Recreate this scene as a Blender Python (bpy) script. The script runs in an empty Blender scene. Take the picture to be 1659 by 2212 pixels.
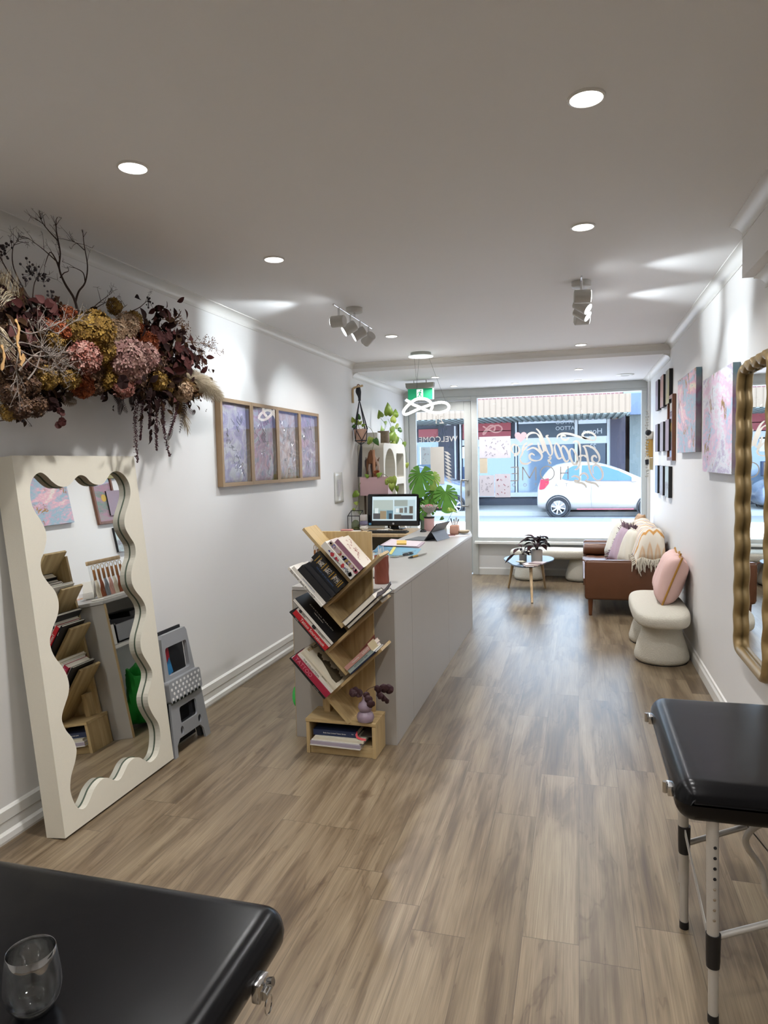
import bpy, bmesh, math, random
from mathutils import Vector as V, Matrix as MX, Euler
sc = bpy.context.scene
COL = sc.collection
PI = math.pi
R = math.radians
rng = random.Random(7)
# ------------------------------------------------------------------ camera
F_PX, YAW, PITCH, ROLL = 1491.34, 0.275065, 0.0705693, -0.0218548
CAM = V((0, 0, 1.6))
cf = V((-math.sin(YAW)*math.cos(PITCH), math.cos(YAW)*math.cos(PITCH), -math.sin(PITCH)))
r0 = V((math.cos(YAW), math.sin(YAW), 0)); u0 = r0.cross(cf)
cr = math.cos(ROLL)*r0 + math.sin(ROLL)*u0
cu = -math.sin(ROLL)*r0 + math.cos(ROLL)*u0
cd = bpy.data.cameras.new('camera'); cam = bpy.data.objects.new('camera', cd); COL.objects.link(cam)
cd.sensor_fit = 'HORIZONTAL'; cd.sensor_width = 36; cd.lens = 36*F_PX/1659; cd.clip_start = .05; cd.clip_end = 200
m = MX.Identity(4)
for i in range(3):
    m[i][0], m[i][1], m[i][2], m[i][3] = cr[i], cu[i], -cf[i], CAM[i]
cam.matrix_world = m; sc.camera = cam
def ray(px, py): return ((px-829.5)*cr - (py-1106)*cu)/F_PX + cf
def FX(px, py, x): d = ray(px, py); return CAM + d*((x-CAM.x)/d.x)
def FY(px, py, y): d = ray(px, py); return CAM + d*((y-CAM.y)/d.y)
def FZ(px, py, z): d = ray(px, py); return CAM + d*((z-CAM.z)/d.z)
def PLN(px, py, p, n): d = ray(px, py); return CAM + d*((p-CAM).dot(n)/d.dot(n))
# ------------------------------------------------------------------ objects
BASE = {}
def tag(o, label=None, cat=None, group=None, kind=None):
    if label: o['label'] = label
    if cat: o['category'] = cat
    if group: o['group'] = group
    if kind: o['kind'] = kind
    return o
def T(name, label, cat, loc=(0, 0, 0), rz=0, group=None, rot=None):
    o = bpy.data.objects.new(name, None); COL.objects.link(o)
    o.empty_display_size = .05
    o.location = loc; o.rotation_euler = rot or (0, 0, rz)
    BASE[o.name] = MX.Translation(V(loc)) @ Euler(rot or (0, 0, rz)).to_matrix().to_4x4()
    return tag(o, label, cat, group)
def wmat(p):
    m = MX.Identity(4)
    while p is not None:
        m = BASE.get(p.name, MX.Identity(4)) @ m; p = p.parent
    return m
def copytree(o, loc=None, rz=None, label=None, group=None, parent=None, rot=None):
    c = o.copy(); COL.objects.link(c)
    if parent is not None: c.parent = parent
    if loc is not None: c.location = loc
    if rz is not None: c.rotation_euler = (0, 0, rz)
    if rot is not None: c.rotation_euler = rot
    if label: c['label'] = label
    if group: c['group'] = group
    for ch in list(o.children): copytree(ch, parent=c)
    if parent is None: BASE[c.name] = MX.Translation(c.location) @ c.rotation_euler.to_matrix().to_4x4()
    return c
class MB:
    def __init__(s): s.v = []; s.f = []; s.mi = []; s.cur = 0
    def add(s, vs, fs):
        n = len(s.v); s.v += [V(p) for p in vs]; s.f += [tuple(n+i for i in f) for f in fs]; s.mi += [s.cur]*len(fs); return s
    def m(s, i): s.cur = i; return s
    def box(s, a, b, M=None):
        x0, y0, z0 = a; x1, y1, z1 = b
        vs = [V(p) for p in ((x0,y0,z0),(x1,y0,z0),(x1,y1,z0),(x0,y1,z0),(x0,y0,z1),(x1,y0,z1),(x1,y1,z1),(x0,y1,z1))]
        if M is not None: vs = [M @ p for p in vs]
        return s.add(vs, [(0,3,2,1),(4,5,6,7),(0,1,5,4),(1,2,6,5),(2,3,7,6),(3,0,4,7)])
    def rbox(s, a, b, r, seg=2, M=None):
        bm = bmesh.new(); c = (V(a)+V(b))/2; d = V(b)-V(a)
        bmesh.ops.create_cube(bm, size=1, matrix=MX.Translation(c) @ MX.Diagonal((d.x, d.y, d.z, 1)))
        r = min(r, min(abs(d.x), abs(d.y), abs(d.z))*.49)
        bmesh.ops.bevel(bm, geom=bm.edges[:], offset=r, segments=seg, profile=.5, affect='EDGES')
        return s.bm(bm, M)
    def bm(s, bm, M=None):
        bm.verts.index_update()
        vs = [(M @ v.co) if M is not None else v.co.copy() for v in bm.verts]
        fs = [[v.index for v in f.verts] for f in bm.faces]; bm.free(); return s.add(vs, fs)
    def tube(s, pts, r, n=8, cap=True, closed=False):
        pts = [V(p) for p in pts]; N = len(pts)
        rs = r if isinstance(r, (list, tuple)) else [r]*N
        vs = []; fs = []; up = None
        for i, p in enumerate(pts):
            a = pts[i-1] if (i > 0 or closed) else p; b = pts[(i+1) % N] if (i < N-1 or closed) else p
            t = (b-a).normalized() if (b-a).length > 1e-9 else V((0,0,1))
            if up is None: up = V((0,0,1)) if abs(t.z) < .9 else V((1,0,0))
            up = (up - t*up.dot(t)); up = up.normalized() if up.length > 1e-6 else t.orthogonal().normalized()
            w = t.cross(up)
            for k in range(n):
                an = 2*PI*k/n; vs.append(p + (up*math.cos(an) + w*math.sin(an))*rs[i])
        M_ = N if closed else N-1
        for i in range(M_):
            j = (i+1) % N
            for k in range(n): fs.append((i*n+k, i*n+(k+1) % n, j*n+(k+1) % n, j*n+k))
        if cap and not closed: fs += [tuple(range(n))[::-1], tuple((N-1)*n+k for k in range(n))]
        return s.add(vs, fs)
    def cyl(s, a, b, r, r2=None, n=20): return s.tube([a, b], [r, r if r2 is None else r2], n)
    def lathe(s, prof, c=(0,0,0), n=24, M=None, cap=True, sx=1, sy=1):
        c = V(c); vs = []; fs = []
        for (r, z) in prof:
            for k in range(n):
                a = 2*PI*k/n; p = V((r*math.cos(a)*sx, r*math.sin(a)*sy, z))
                vs.append((M @ p if M is not None else p) + c)
        for i in range(len(prof)-1):
            for k in range(n): fs.append((i*n+k, i*n+(k+1) % n, (i+1)*n+(k+1) % n, (i+1)*n+k))
        if cap: fs += [tuple(range(n))[::-1], tuple((len(prof)-1)*n+k for k in range(n))]
        return s.add(vs, fs)
    def ball(s, c, r, nu=12, nv=8, sx=1, sy=1, sz=1, M=None):
        prof = [(max(1e-4, r*math.sin(PI*i/nv)), -r*sz*math.cos(PI*i/nv)) for i in range(nv+1)]
        return s.lathe(prof, c, nu, M, False, sx, sy)
    def prism(s, poly, O, U, W, D):
        O, U, W, D = V(O), V(U), V(W), V(D); n = len(poly)
        vs = [O+U*a+W*b for a, b in poly] + [O+U*a+W*b+D for a, b in poly]
        fs = [tuple(range(n))[::-1], tuple(range(n, 2*n))] + [(i, (i+1) % n, n+(i+1) % n, n+i) for i in range(n)]
        return s.add(vs, fs)
    def quad(s, a, b, c, d): return s.add([a, b, c, d], [(0,1,2,3)])
    def grid(s, fn, nu, nv, cu=False):
        vs = [fn(i/(nu if cu else nu-1), j/(nv-1)) for j in range(nv) for i in range(nu)]
        fs = []
        for j in range(nv-1):
            for i in range(nu if cu else nu-1):
                k = (i+1) % nu; fs.append((j*nu+i, j*nu+k, (j+1)*nu+k, (j+1)*nu+i))
        return s.add(vs, fs)
    def ribbon(s, pts, w, nrm, th=.001):
        nrm = V(nrm).normalized(); pts = [V(p) for p in pts]; N = len(pts); ws = w if isinstance(w, (list, tuple)) else [w]*N
        vs = []; fs = []
        for i, p in enumerate(pts):
            t = pts[min(i+1, N-1)] - pts[max(i-1, 0)]; q = t.cross(nrm); q = q.normalized() if q.length > 1e-9 else V((1,0,0))
            vs += [p+q*ws[i]/2, p-q*ws[i]/2, p-q*ws[i]/2+nrm*th, p+q*ws[i]/2+nrm*th]
        for i in range(N-1):
            for k in range(4): fs.append((i*4+k, i*4+(k+1) % 4, i*4+4+(k+1) % 4, i*4+4+k))
        fs += [(0,1,2,3)[::-1], tuple(4*(N-1)+k for k in range(4))]
        return s.add(vs, fs)
    def build(s, name, mats, parent=None, world=False, smooth=True, bevel=0, sub=0, solid=0, angle=40):
        me = bpy.data.meshes.new(name)
        vs = s.v
        if world and parent is not None:
            im = wmat(parent).inverted(); vs = [im @ p for p in vs]
        me.from_pydata([tuple(p) for p in vs], [], s.f)
        mats = mats if isinstance(mats, (list, tuple)) else [mats]
        for mm in mats: me.materials.append(mm)
        if len(mats) > 1: me.polygons.foreach_set('material_index', s.mi)
        bm = bmesh.new(); bm.from_mesh(me)
        if not solid: bmesh.ops.recalc_face_normals(bm, faces=bm.faces)
        for f in bm.faces: f.smooth = smooth
        if smooth and not sub:
            for e in bm.edges:
                if len(e.link_faces) == 2 and e.calc_face_angle(0) > R(angle): e.smooth = False
        bm.to_mesh(me); bm.free()
        o = bpy.data.objects.new(name, me); COL.objects.link(o)
        if parent is not None: o.parent = parent
        if bevel:
            b = o.modifiers.new('bevel', 'BEVEL'); b.width = bevel; b.segments = 2; b.limit_method = 'ANGLE'; b.angle_limit = R(35)
        if solid:
            b = o.modifiers.new('solid', 'SOLIDIFY'); b.thickness = solid; b.offset = 0
        if sub:
            b = o.modifiers.new('sub', 'SUBSURF'); b.levels = sub; b.render_levels = sub
        return o
def smooth_pts(pts, n=6, closed=False):
    pts = [V(p) for p in pts]; N = len(pts); out = []
    for i in range(N if closed else N-1):
        if closed: a, b, c, d = pts[i-1], pts[i], pts[(i+1) % N], pts[(i+2) % N]
        else: a, b, c, d = pts[max(i-1, 0)], pts[i], pts[i+1], pts[min(i+2, N-1)]
        for k in range(n):
            t = k/n
            out.append(.5*((2*b)+(c-a)*t+(2*a-5*b+4*c-d)*t*t+(3*b-a-3*c+d)*t**3))
    if not closed: out.append(pts[-1])
    return out
def struct(o, ): o['kind'] = 'structure'; return o
def text(name, body, size, M, mt, parent=None, ext=.0006, align='CENTER', sp=1.0):
    c = bpy.data.curves.new(name, 'FONT'); c.body = body; c.size = size; c.extrude = ext; c.align_x = align; c.align_y = 'CENTER'; c.space_character = sp
    c.materials.append(mt)
    o = bpy.data.objects.new(name, c); COL.objects.link(o)
    me = bpy.data.meshes.new_from_object(o); bpy.data.objects.remove(o); me.name = name
    o = bpy.data.objects.new(name, me); COL.objects.link(o)
    if not me.materials: me.materials.append(mt)
    if parent is not None: o.parent = parent; M = wmat(parent).inverted() @ M
    o.matrix_basis = M; return o
def frame(o, x, y):      # matrix with origin o, text x axis along x, y axis along y
    x = V(x).normalized(); y = V(y).normalized(); z = x.cross(y)
    m = MX.Identity(4)
    for i in range(3): m[i][0], m[i][1], m[i][2], m[i][3] = x[i], y[i], z[i], o[i]
    return m
# ------------------------------------------------------------------ materials
def lin(c):
    if isinstance(c, str):
        c = [int(c[i:i+2], 16)/255 for i in (0, 2, 4)]
        return [x/12.92 if x <= .04045 else ((x+.055)/1.055)**2.4 for x in c]
    return list(c)
class NT:
    def __init__(s, name):
        s.mt = bpy.data.materials.new(name); s.mt.use_nodes = True; s.nt = s.mt.node_tree; s.n = s.nt.nodes; s.p = s.n['Principled BSDF']; s.out = s.n['Material Output']
    def node(s, t, **kw):
        n = s.n.new(t)
        for k, v in kw.items():
            if k.startswith('_'): n.inputs[int(k[1:])].default_value = v
            elif k in n.inputs: n.inputs[k].default_value = v
            else: setattr(n, k, v)
        return n
    def l(s, a, b): s.nt.links.new(a, b)
    def math(s, op, a, b=None, c=None):
        n = s.n.new('ShaderNodeMath'); n.operation = op
        for i, x in enumerate((a, b, c)):
            if x is None: continue
            if isinstance(x, (int, float)): n.inputs[i].default_value = x
            else: s.l(x, n.inputs[i])
        return n.outputs[0]
    def coord(s, scale=(1,1,1), loc=(0,0,0), rot=(0,0,0), src='Object'):
        t = s.n.new('ShaderNodeTexCoord'); mp = s.n.new('ShaderNodeMapping')
        mp.inputs['Scale'].default_value = scale; mp.inputs['Location'].default_value = loc; mp.inputs['Rotation'].default_value = rot
        s.l(t.outputs[src], mp.inputs[0]); return mp.outputs[0]
    def noise(s, vec, scale, detail=3, rough=.55, dist=0):
        n = s.n.new('ShaderNodeTexNoise'); n.inputs['Scale'].default_value = scale; n.inputs['Detail'].default_value = detail
        n.inputs['Roughness'].default_value = rough; n.inputs['Distortion'].default_value = dist
        if vec is not None: s.l(vec, n.inputs['Vector'])
        return n
    def ramp(s, fac, stops, interp='LINEAR'):
        n = s.n.new('ShaderNodeValToRGB'); e = n.color_ramp.elements; n.color_ramp.interpolation = interp
        while len(e) < len(stops): e.new(.5)
        for k, (p, c) in enumerate(stops):
            e[k].position = p; e[k].color = (*lin(c), 1)
        s.l(fac, n.inputs[0]); return n.outputs[0]
    def mix(s, fac, a, b, mode='MIX'):
        n = s.n.new('ShaderNodeMix'); n.data_type = 'RGBA'; n.blend_type = mode
        for sock, x in ((n.inputs[0], fac), (n.inputs[6], a), (n.inputs[7], b)):
            if isinstance(x, (int, float)): sock.default_value = x
            elif isinstance(x, (str, list, tuple)): sock.default_value = (*lin(x), 1)
            else: s.l(x, sock)
        return n.outputs[2]
    def bump(s, h, strength=.2, dist=.002):
        n = s.n.new('ShaderNodeBump'); n.inputs['Strength'].default_value = strength; n.inputs['Distance'].default_value = dist
        s.l(h, n.inputs['Height']); s.l(n.outputs[0], s.p.inputs['Normal'])
MATS = {}
def mat(name, col, rough=.5, metal=0, var=.08, vs=12, bump=0, bs=300, coat=0, spec=.5, sheen=0, bd=.002):
    if name in MATS: return MATS[name]
    t = NT(name); c = lin(col); vec = t.coord()
    n = t.noise(vec, vs, 3)
    t.l(t.mix(n.outputs[0], [max(0, x*(1-var)) for x in c], [min(1, x*(1+var)) for x in c]), t.p.inputs['Base Color'])
    t.p.inputs['Roughness'].default_value = rough; t.p.inputs['Metallic'].default_value = metal
    t.p.inputs['Specular IOR Level'].default_value = spec
    if coat: t.p.inputs['Coat Weight'].default_value = coat; t.p.inputs['Coat Roughness'].default_value = .1
    if sheen: t.p.inputs['Sheen Weight'].default_value = sheen
    if bump:
        b = t.noise(vec, bs, 4); t.bump(b.outputs[0], bump, bd)
    MATS[name] = t.mt; return t.mt
def emis(name, col, strength):
    if name in MATS: return MATS[name]
    t = NT(name); t.p.inputs['Base Color'].default_value = (*lin(col), 1)
    t.p.inputs['Emission Color'].default_value = (*lin(col), 1); t.p.inputs['Emission Strength'].default_value = strength
    MATS[name] = t.mt; return t.mt
def woodmat(name, a, b, c, axis=0, scale=1.0, rough=.5):
    t = NT(name); s = [30*scale]*3; s[axis] = 2.2*scale
    v = t.coord(tuple(s)); n = t.noise(v, 1.0, 5, .6, .6)
    s2 = [9*scale]*3; s2[axis] = .8*scale
    n2 = t.noise(t.coord(tuple(s2), (3,1,7)), 1.0, 2, .5, 1.2)
    w = t.math('PINGPONG', t.math('MULTIPLY', n2.outputs[0], 6.0), 1.0)
    col = t.ramp(n.outputs[0], [(.3, a), (.5, b), (.72, c)])
    t.l(t.mix(t.math('MULTIPLY', w, .35), col, a), t.p.inputs['Base Color'])
    t.p.inputs['Roughness'].default_value = rough; t.bump(n.outputs[0], .15, .001)
    MATS[name] = t.mt; return t.mt
def glassmat(name, tint=(1,1,1), rough=0.0, ior=1.45, gloss=1.0):
    t = NT(name); n = t.n; n.remove(t.p)
    tr = t.node('ShaderNodeBsdfTransparent'); tr.inputs[0].default_value = (*tint, 1)
    gl = t.node('ShaderNodeBsdfGlossy'); gl.inputs['Roughness'].default_value = rough
    fr = t.node('ShaderNodeLayerWeight'); fr.inputs[0].default_value = .5; f0 = ((ior-1)/(ior+1))**2*2
    ff = t.math('ADD', t.math('MULTIPLY', t.math('POWER', fr.outputs['Facing'], 5.0), 1-f0), f0)
    mx = t.node('ShaderNodeMixShader'); t.l(t.math('MULTIPLY', ff, gloss), mx.inputs[0]); t.l(tr.outputs[0], mx.inputs[1]); t.l(gl.outputs[0], mx.inputs[2])
    t.l(mx.outputs[0], t.out.inputs[0]); MATS[name] = t.mt; return t.mt
WHITE = mat('white_paint', 'ebeae8', .55, var=.015, vs=3, bump=.05, bs=250)
CEIL = mat('ceiling_paint', 'f8f8f8', .8, var=.015, vs=2)
TRIMW = mat('trim_paint', 'e6e5e0', .4, var=.02, vs=5)
ALU = mat('aluminium', 'c8cac6', .4, .15, var=.04)
CHROME = mat('chrome', 'd8d8d8', .15, 1, var=.02)
STEEL = mat('brushed_steel', 'a8a8a6', .35, .9, var=.05)
BLACKP = mat('black_plastic', '121214', .35, var=.1)
BLACKM = mat('black_matte', '16161a', .7, var=.1)
PAPER = mat('paper', 'efece4', .8, var=.03)
MIRROR = NT('mirror_silver'); MIRROR.p.inputs['Base Color'].default_value = (.86, .88, .87, 1); MIRROR.p.inputs['Metallic'].default_value = 1; MIRROR.p.inputs['Roughness'].default_value = .01; MIRROR = MIRROR.mt
OAKX = woodmat('oak_x', '9f875d', 'bfa678', 'cdb78e', 0)
OAKZ = woodmat('oak_z', '9f875d', 'bfa678', 'cdb78e', 2)
PALEW = woodmat('pale_wood', 'b89a70', 'cbb08a', 'd8c09c', 2)
WINDOW = glassmat('window_glass', (.97, .985, .98), 0, 1.45, 1.0)
CLEARG = glassmat('clear_glass', (.97, .98, .98), 0, 1.5, 1.6)
# ------------------------------------------------------------------ the room
LW, RW, YB, YF, ZC, ZF = -2.405, .87, -3.2, 9.71, 2.705, 2.61
BEAM = 7.37
def floor_material():
    t = NT('plank_floor'); tc = t.n.new('ShaderNodeTexCoord'); sx = t.n.new('ShaderNodeSeparateXYZ'); t.l(tc.outputs['Object'], sx.inputs[0])
    X, Y = sx.outputs[0], sx.outputs[1]; W, L = .185, 1.25
    u = t.math('DIVIDE', X, W); row = t.math('FLOOR', u); fu = t.math('FRACT', u)
    wn = t.n.new('ShaderNodeTexWhiteNoise'); wn.noise_dimensions = '1D'; t.l(row, wn.inputs['W'])
    v = t.math('ADD', t.math('DIVIDE', Y, L), t.math('MULTIPLY', wn.outputs[0], 7.3)); cl = t.math('FLOOR', v); fv = t.math('FRACT', v)
    w2 = t.n.new('ShaderNodeTexWhiteNoise'); w2.noise_dimensions = '2D'; cb = t.n.new('ShaderNodeCombineXYZ'); t.l(row, cb.inputs[0]); t.l(cl, cb.inputs[1]); t.l(cb.outputs[0], w2.inputs['Vector'])
    rnd = w2.outputs[0]
    off = t.math('MULTIPLY', rnd, 40.0)
    def gn(kx, ky, det, ro, di):
        c = t.n.new('ShaderNodeCombineXYZ'); t.l(t.math('ADD', t.math('MULTIPLY', X, kx), off), c.inputs[0]); t.l(t.math('ADD', t.math('MULTIPLY', Y, ky), off), c.inputs[1]); return t.noise(c.outputs[0], 1.0, det, ro, di)
    n1 = gn(46, 1.6, 5, .6, .3); n2 = gn(7, .9, 3, .55, 1.0); n3 = gn(240, 3.5, 3, .6, 0); n4 = gn(9, 3.2, 3, .6, .8)
    g = t.math('ADD', t.math('MULTIPLY', n1.outputs[0], .36), t.math('MULTIPLY', n2.outputs[0], .64))
    base = t.ramp(g, [(.31, '4c3e2f'), (.43, '6c5c47'), (.52, '84745d'), (.66, '98886f')])
    tone = t.ramp(rnd, [(0, (.78,.76,.74)), (.35, (.90,.88,.86)), (.7, (1,1,1)), (1, (.85,.82,.80))])
    col = t.mix(.9, base, t.mix(1.0, base, tone, 'MULTIPLY'))
    knot = t.ramp(n4.outputs[0], [(.66, (1,1,1)), (.72, (.66,.60,.55)), (.78, (.42,.36,.32))])
    col = t.mix(.8, col, t.mix(1.0, col, knot, 'MULTIPLY'))
    crack = t.ramp(n2.outputs[0], [(.455, (1,1,1)), (.475, (.55,.48,.43)), (.495, (1,1,1))])
    gate = t.math('MULTIPLY', t.math('GREATER_THAN', n4.outputs[0], .52), .55)
    col = t.mix(gate, col, t.mix(1.0, col, crack, 'MULTIPLY'))
    col = t.mix(t.math('MULTIPLY', t.ramp(n3.outputs[0], [(.42, (0,0,0)), (.62, (1,1,1))]), .30), col, '45382b')
    e1 = t.math('MINIMUM', fu, t.math('SUBTRACT', 1.0, fu)); e2 = t.math('MINIMUM', fv, t.math('SUBTRACT', 1.0, fv))
    seam = t.math('MAXIMUM', t.math('LESS_THAN', e1, .006), t.math('LESS_THAN', e2, .0013))
    col = t.mix(t.math('MULTIPLY', seam, .5), col, '33281f')
    t.l(col, t.p.inputs['Base Color'])
    t.l(t.math('ADD', t.math('MULTIPLY', n1.outputs[0], .08), .30), t.p.inputs['Roughness'])
    t.p.inputs['Specular IOR Level'].default_value = .5; t.p.inputs['IOR'].default_value = 1.5
    h = t.math('SUBTRACT', t.math('MULTIPLY', n1.outputs[0], .4), seam); t.bump(h, .12, .001)
    return t.mt
FLOORM = floor_material()
def panel(name, a, b, mt, kind=True):
    o = MB().box(a, b).build(name, mt, smooth=False); return struct(o)
panel('floor', (LW-.1, YB, -.1), (3.0, YF+.12, 0), FLOORM)
panel('ceiling', (LW-.1, YB, ZC), (3.0, BEAM, ZC+.12), CEIL)
panel('ceiling_front', (LW-.1, BEAM, ZF), (RW+.1, YF+.12, ZF+.2), CEIL)
panel('wall_left', (LW-.1, YB, 0), (LW, YF+.12, ZC), WHITE)
panel('wall_right', (RW, 3.36, 0), (RW+.12, YF+.12, ZC), WHITE)
panel('wall_alcove_side', (2.9, YB, 0), (3.0, 3.48, ZC), WHITE)
panel('wall_alcove_end', (RW+.12, 3.36, 0), (2.9, 3.48, ZC), WHITE)
panel('wall_back', (LW, YB-.1, 0), (3.0, YB, ZC), WHITE)
panel('wall_front', (-1.40, YF, 0), (RW, YF+.12, .455), WHITE)
panel('beam_right', (.765, YB, 2.455), (RW, 3.76, ZC), WHITE)
# cove cornices: quarter hollow profile swept along a line
def cove(name, A, B, inward, c=.06, down=None):
    A, B = V(A), V(B); inward = V(inward); mb = MB(); n = 7; dn = V((0,0,-1))
    prof = [(0, 0), (c, 0), (c, .006)] + [(c*(1-math.sin(a)), .006+(c-.012)*(1-math.cos(a))) for a in [PI/2*i/n for i in range(1, n)]] + [(.004, c-.006), (.004, c), (0, c)]
    mb.prism(prof, A, inward, dn, B-A); return struct(mb.build(name, TRIMW, smooth=True, angle=50))
cove('trim_1', (LW, YB, ZC), (LW, BEAM, ZC), (1,0,0), .062)
cove('trim_2', (RW, 3.76, ZC), (RW, BEAM, ZC), (-1,0,0), .062)
cove('trim_3', (LW, BEAM, ZC), (RW, BEAM, ZC), (0,-1,0), .058)
cove('trim_4', (LW, BEAM, ZF), (LW, YF, ZF), (1,0,0), .062)
cove('trim_5', (RW, BEAM, ZF), (RW, YF, ZF), (-1,0,0), .062)
cove('trim_6', (.765, YB, ZC), (.765, 3.76, ZC), (-1,0,0), .062)
cove('trim_7', (RW, 3.36, 2.455), (RW, 3.76, 2.455), (-1,0,0), .055)
# baseboards: upper board, recess, lower white strip on the left
def base(name, y0, y1, x, s, two=False):
    mb = MB()
    if two:
        p = [(0, 0), (.028, 0), (.030, .012), (.026, .035), (.012, .045), (.012, .085), (.016, .09), (.016, .135), (.008, .143), (0, .145)]
    else: p = [(0, 0), (.020, 0), (.020, .07), (.012, .085), (.010, .10), (0, .105)]
    mb.prism(p, (x, y0, 0), (s, 0, 0), (0, 0, 1), (0, y1-y0, 0)); return struct(mb.build(name, TRIMW, smooth=False))
base('baseboard_left', YB, 7.5, LW, 1, True)
base('baseboard_right', 3.36, YF, RW, -1)
struct(MB().prism([(0, 0), (.018, 0), (.018, .085), (.008, .1), (0, .1)], (-1.40, YF, 0), (0,-1,0), (0,0,1), (RW+1.40, 0, 0)).build('baseboard_front', TRIMW, smooth=False))
# ------------------------------------------------------------------ shopfront
def bars(name, items, mt, parent=None, bevel=.004):
    mb = MB()
    for a, b in items: mb.box(a, b)
    return mb.build(name, mt, parent, smooth=False, bevel=bevel)
zs, zh = .53, 2.475
w = struct(T('window_1', None, None, (0, YF, 0)))
bars('window_frame', [((-1.355, -.03, zs-.05), (.80, .07, zs)), ((-1.355, -.03, zh), (.868, .07, zh+.03)), ((.80, -.03, zs-.05), (.868, .07, zh))], ALU, w)
bars('mullion', [((-1.44, -.035, .0), (-1.356, .07, zh+.03))], ALU, w)
bars('header', [((LW, -.02, zh+.03), (.868, .08, ZF))], ALU, w)
bars('window_sill', [((-1.40, -.12, zs-.085), (.868, -.02, zs-.05))], TRIMW, w)
MB().quad((-1.356, .02, zs), (.80, .02, zs), (.80, .02, zh), (-1.356, .02, zh)).build('window_pane', WINDOW, w)
d = struct(T('door_1', None, None, (0, YF, 0)))
bars('door_frame', [((LW, -.035, 0), (-2.345, .07, zh)), ((-2.345, -.03, zh-.02), (-1.44, .07, zh+.03))], ALU, d)
bars('door_leaf', [((-2.34, -.005, .02), (-2.235, .045, zh-.025)), ((-1.545, -.005, .02), (-1.447, .045, zh-.025)), ((-2.235, -.005, zh-.16), (-1.545, .045, zh-.025)), ((-2.235, -.005, .02), (-1.545, .045, .20))], ALU, d)
MB().quad((-2.235, .02, .2), (-1.545, .02, .2), (-1.545, .02, zh-.16), (-2.235, .02, zh-.16)).build('door_pane', WINDOW, d)
p = [(-1.50, -.005, 1.33), (-1.50, -.055, 1.335), (-1.56, -.07, 1.335), (-1.585, -.07, 1.31), (-1.585, -.07, 1.0), (-1.56, -.07, .975), (-1.50, -.055, .975), (-1.50, -.005, .98)]
MB().tube(smooth_pts(p, 5), .013, 12).build('door_handle', STEEL, d)
MB().rbox((-1.505, -.02, 1.12), (-1.48, 0, 1.19), .004).build('door_lock', STEEL, d)
# right hand jamb pilaster beside the window
struct(MB().prism([(0, 0), (.035, .0), (.03, .05), (0, .08)], (RW, 9.25, .1), (-1,0,0), (0,1,0), (0,0,ZF-.17)).build('trim_8', TRIMW, smooth=False))
# ------------------------------------------------------------------ writing and posters on the shopfront glass
YD = YF + .012
FROST = mat('frosted_vinyl', 'd6d0c7', .7, var=.02)
GREYV = mat('grey_vinyl', '9c968e', .7, var=.02)
def c51(x, y): return FY(1080+x/5.184, 840+y/5.184, YD)
lett = T('window_lettering', 'mirrored script and HOME TATTOO lettering stuck on the big shop window', 'window sign', (-.1, YD, .9))
strokes = [
 [(775,545),(742,572),(700,562),(686,540),(700,520),(740,530)], [(640,560),(650,522),(700,500),(780,505),(850,525),(930,550),(1010,572),(1062,575),(1072,535),(1030,495),(965,485),(925,512),(945,548),(1000,552),(1010,528)],
 [(815,605),(850,585),(885,610),(900,680),(902,770),(892,840),(868,892),(835,905)], [(925,640),(950,660),(970,720),(985,800),(1005,900),(1040,985),(1090,1025),(1140,1005),(1150,945),(1120,880),(1075,850),(1040,880),(1045,950)],
 [(930,640),(990,640),(1055,670),(1105,740),(1112,800),(1075,830),(1035,805),(1035,762),(1065,750),(1085,775)], [(880,760),(935,745),(985,770)],
 [(870,800),(835,850),(800,800),(780,720),(795,670),(830,690),(862,760),(868,830),(850,860)], [(775,790),(740,815),(705,760),(685,690),(700,640),(735,660),(770,730),(775,790)],
 [(690,770),(655,780),(625,720),(612,650),(632,610),(665,650),(690,720),(700,780)], [(405,445),(440,480),(470,540),(500,620),(530,700),(560,745),(585,720),(575,640),(540,560),(520,530),(545,520)],
 [(300,575),(310,520),(355,493),(410,500),(450,545),(480,620),(510,700)], [(425,600),(440,660),(470,710),(490,690),(470,610),(440,560)], [(310,600),(265,640),(250,720),(225,780),(245,830),(300,840),(350,815)],
 [(300,690),(370,660),(430,690),(470,745),(455,790),(400,805),(345,790),(330,750),(355,725),(390,745)], [(250,700),(310,640),(370,610)], [(205,640),(150,625),(128,670),(150,720),(195,725),(220,690),(205,645)],
 [(205,740),(180,730),(160,755)], [(800,990),(840,975),(890,1000),(880,1030),(840,1020),(850,1045),(920,1055),(955,1080),(967,1108)], [(890,980),(930,945),(970,960),(985,1000),(960,1030),(1010,1048),(1070,1062),(1105,1102)], [(540,770),(565,765),(560,790),(540,800),(565,830),(545,832)],
]
mb = MB()
for si, st in enumerate(strokes):
    pts = smooth_pts([c51(*p)-V((0, .0005*si, 0)) for p in st], 7); n = len(pts)
    mb.ribbon(pts, [.007+.017*abs(math.sin(PI*2*i/(n-1)))**.8+.006 for i in range(n)], (0,1,0), .0003)
mb.build('script_lettering', FROST, lett, True, smooth=False)
def strokeletter(name, segs, w, mt):
    b = MB()
    for sg in segs: b.ribbon([c51(*p) for p in sg], w, (0,1,0), .001)
    return b.build(name, mt, lett, True, smooth=False)
circ = lambda cx, cy, r, n=28: [(cx+r*math.cos(2*PI*i/n), cy+r*math.sin(2*PI*i/n)) for i in range(n+1)]
strokeletter('letter_h', [[(680,870),(680,1020)], [(762,865),(762,1015)], [(680,945),(762,940)]], .014, GREYV)
strokeletter('letter_o', [circ(530, 945, 78)], .014, GREYV)
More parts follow.
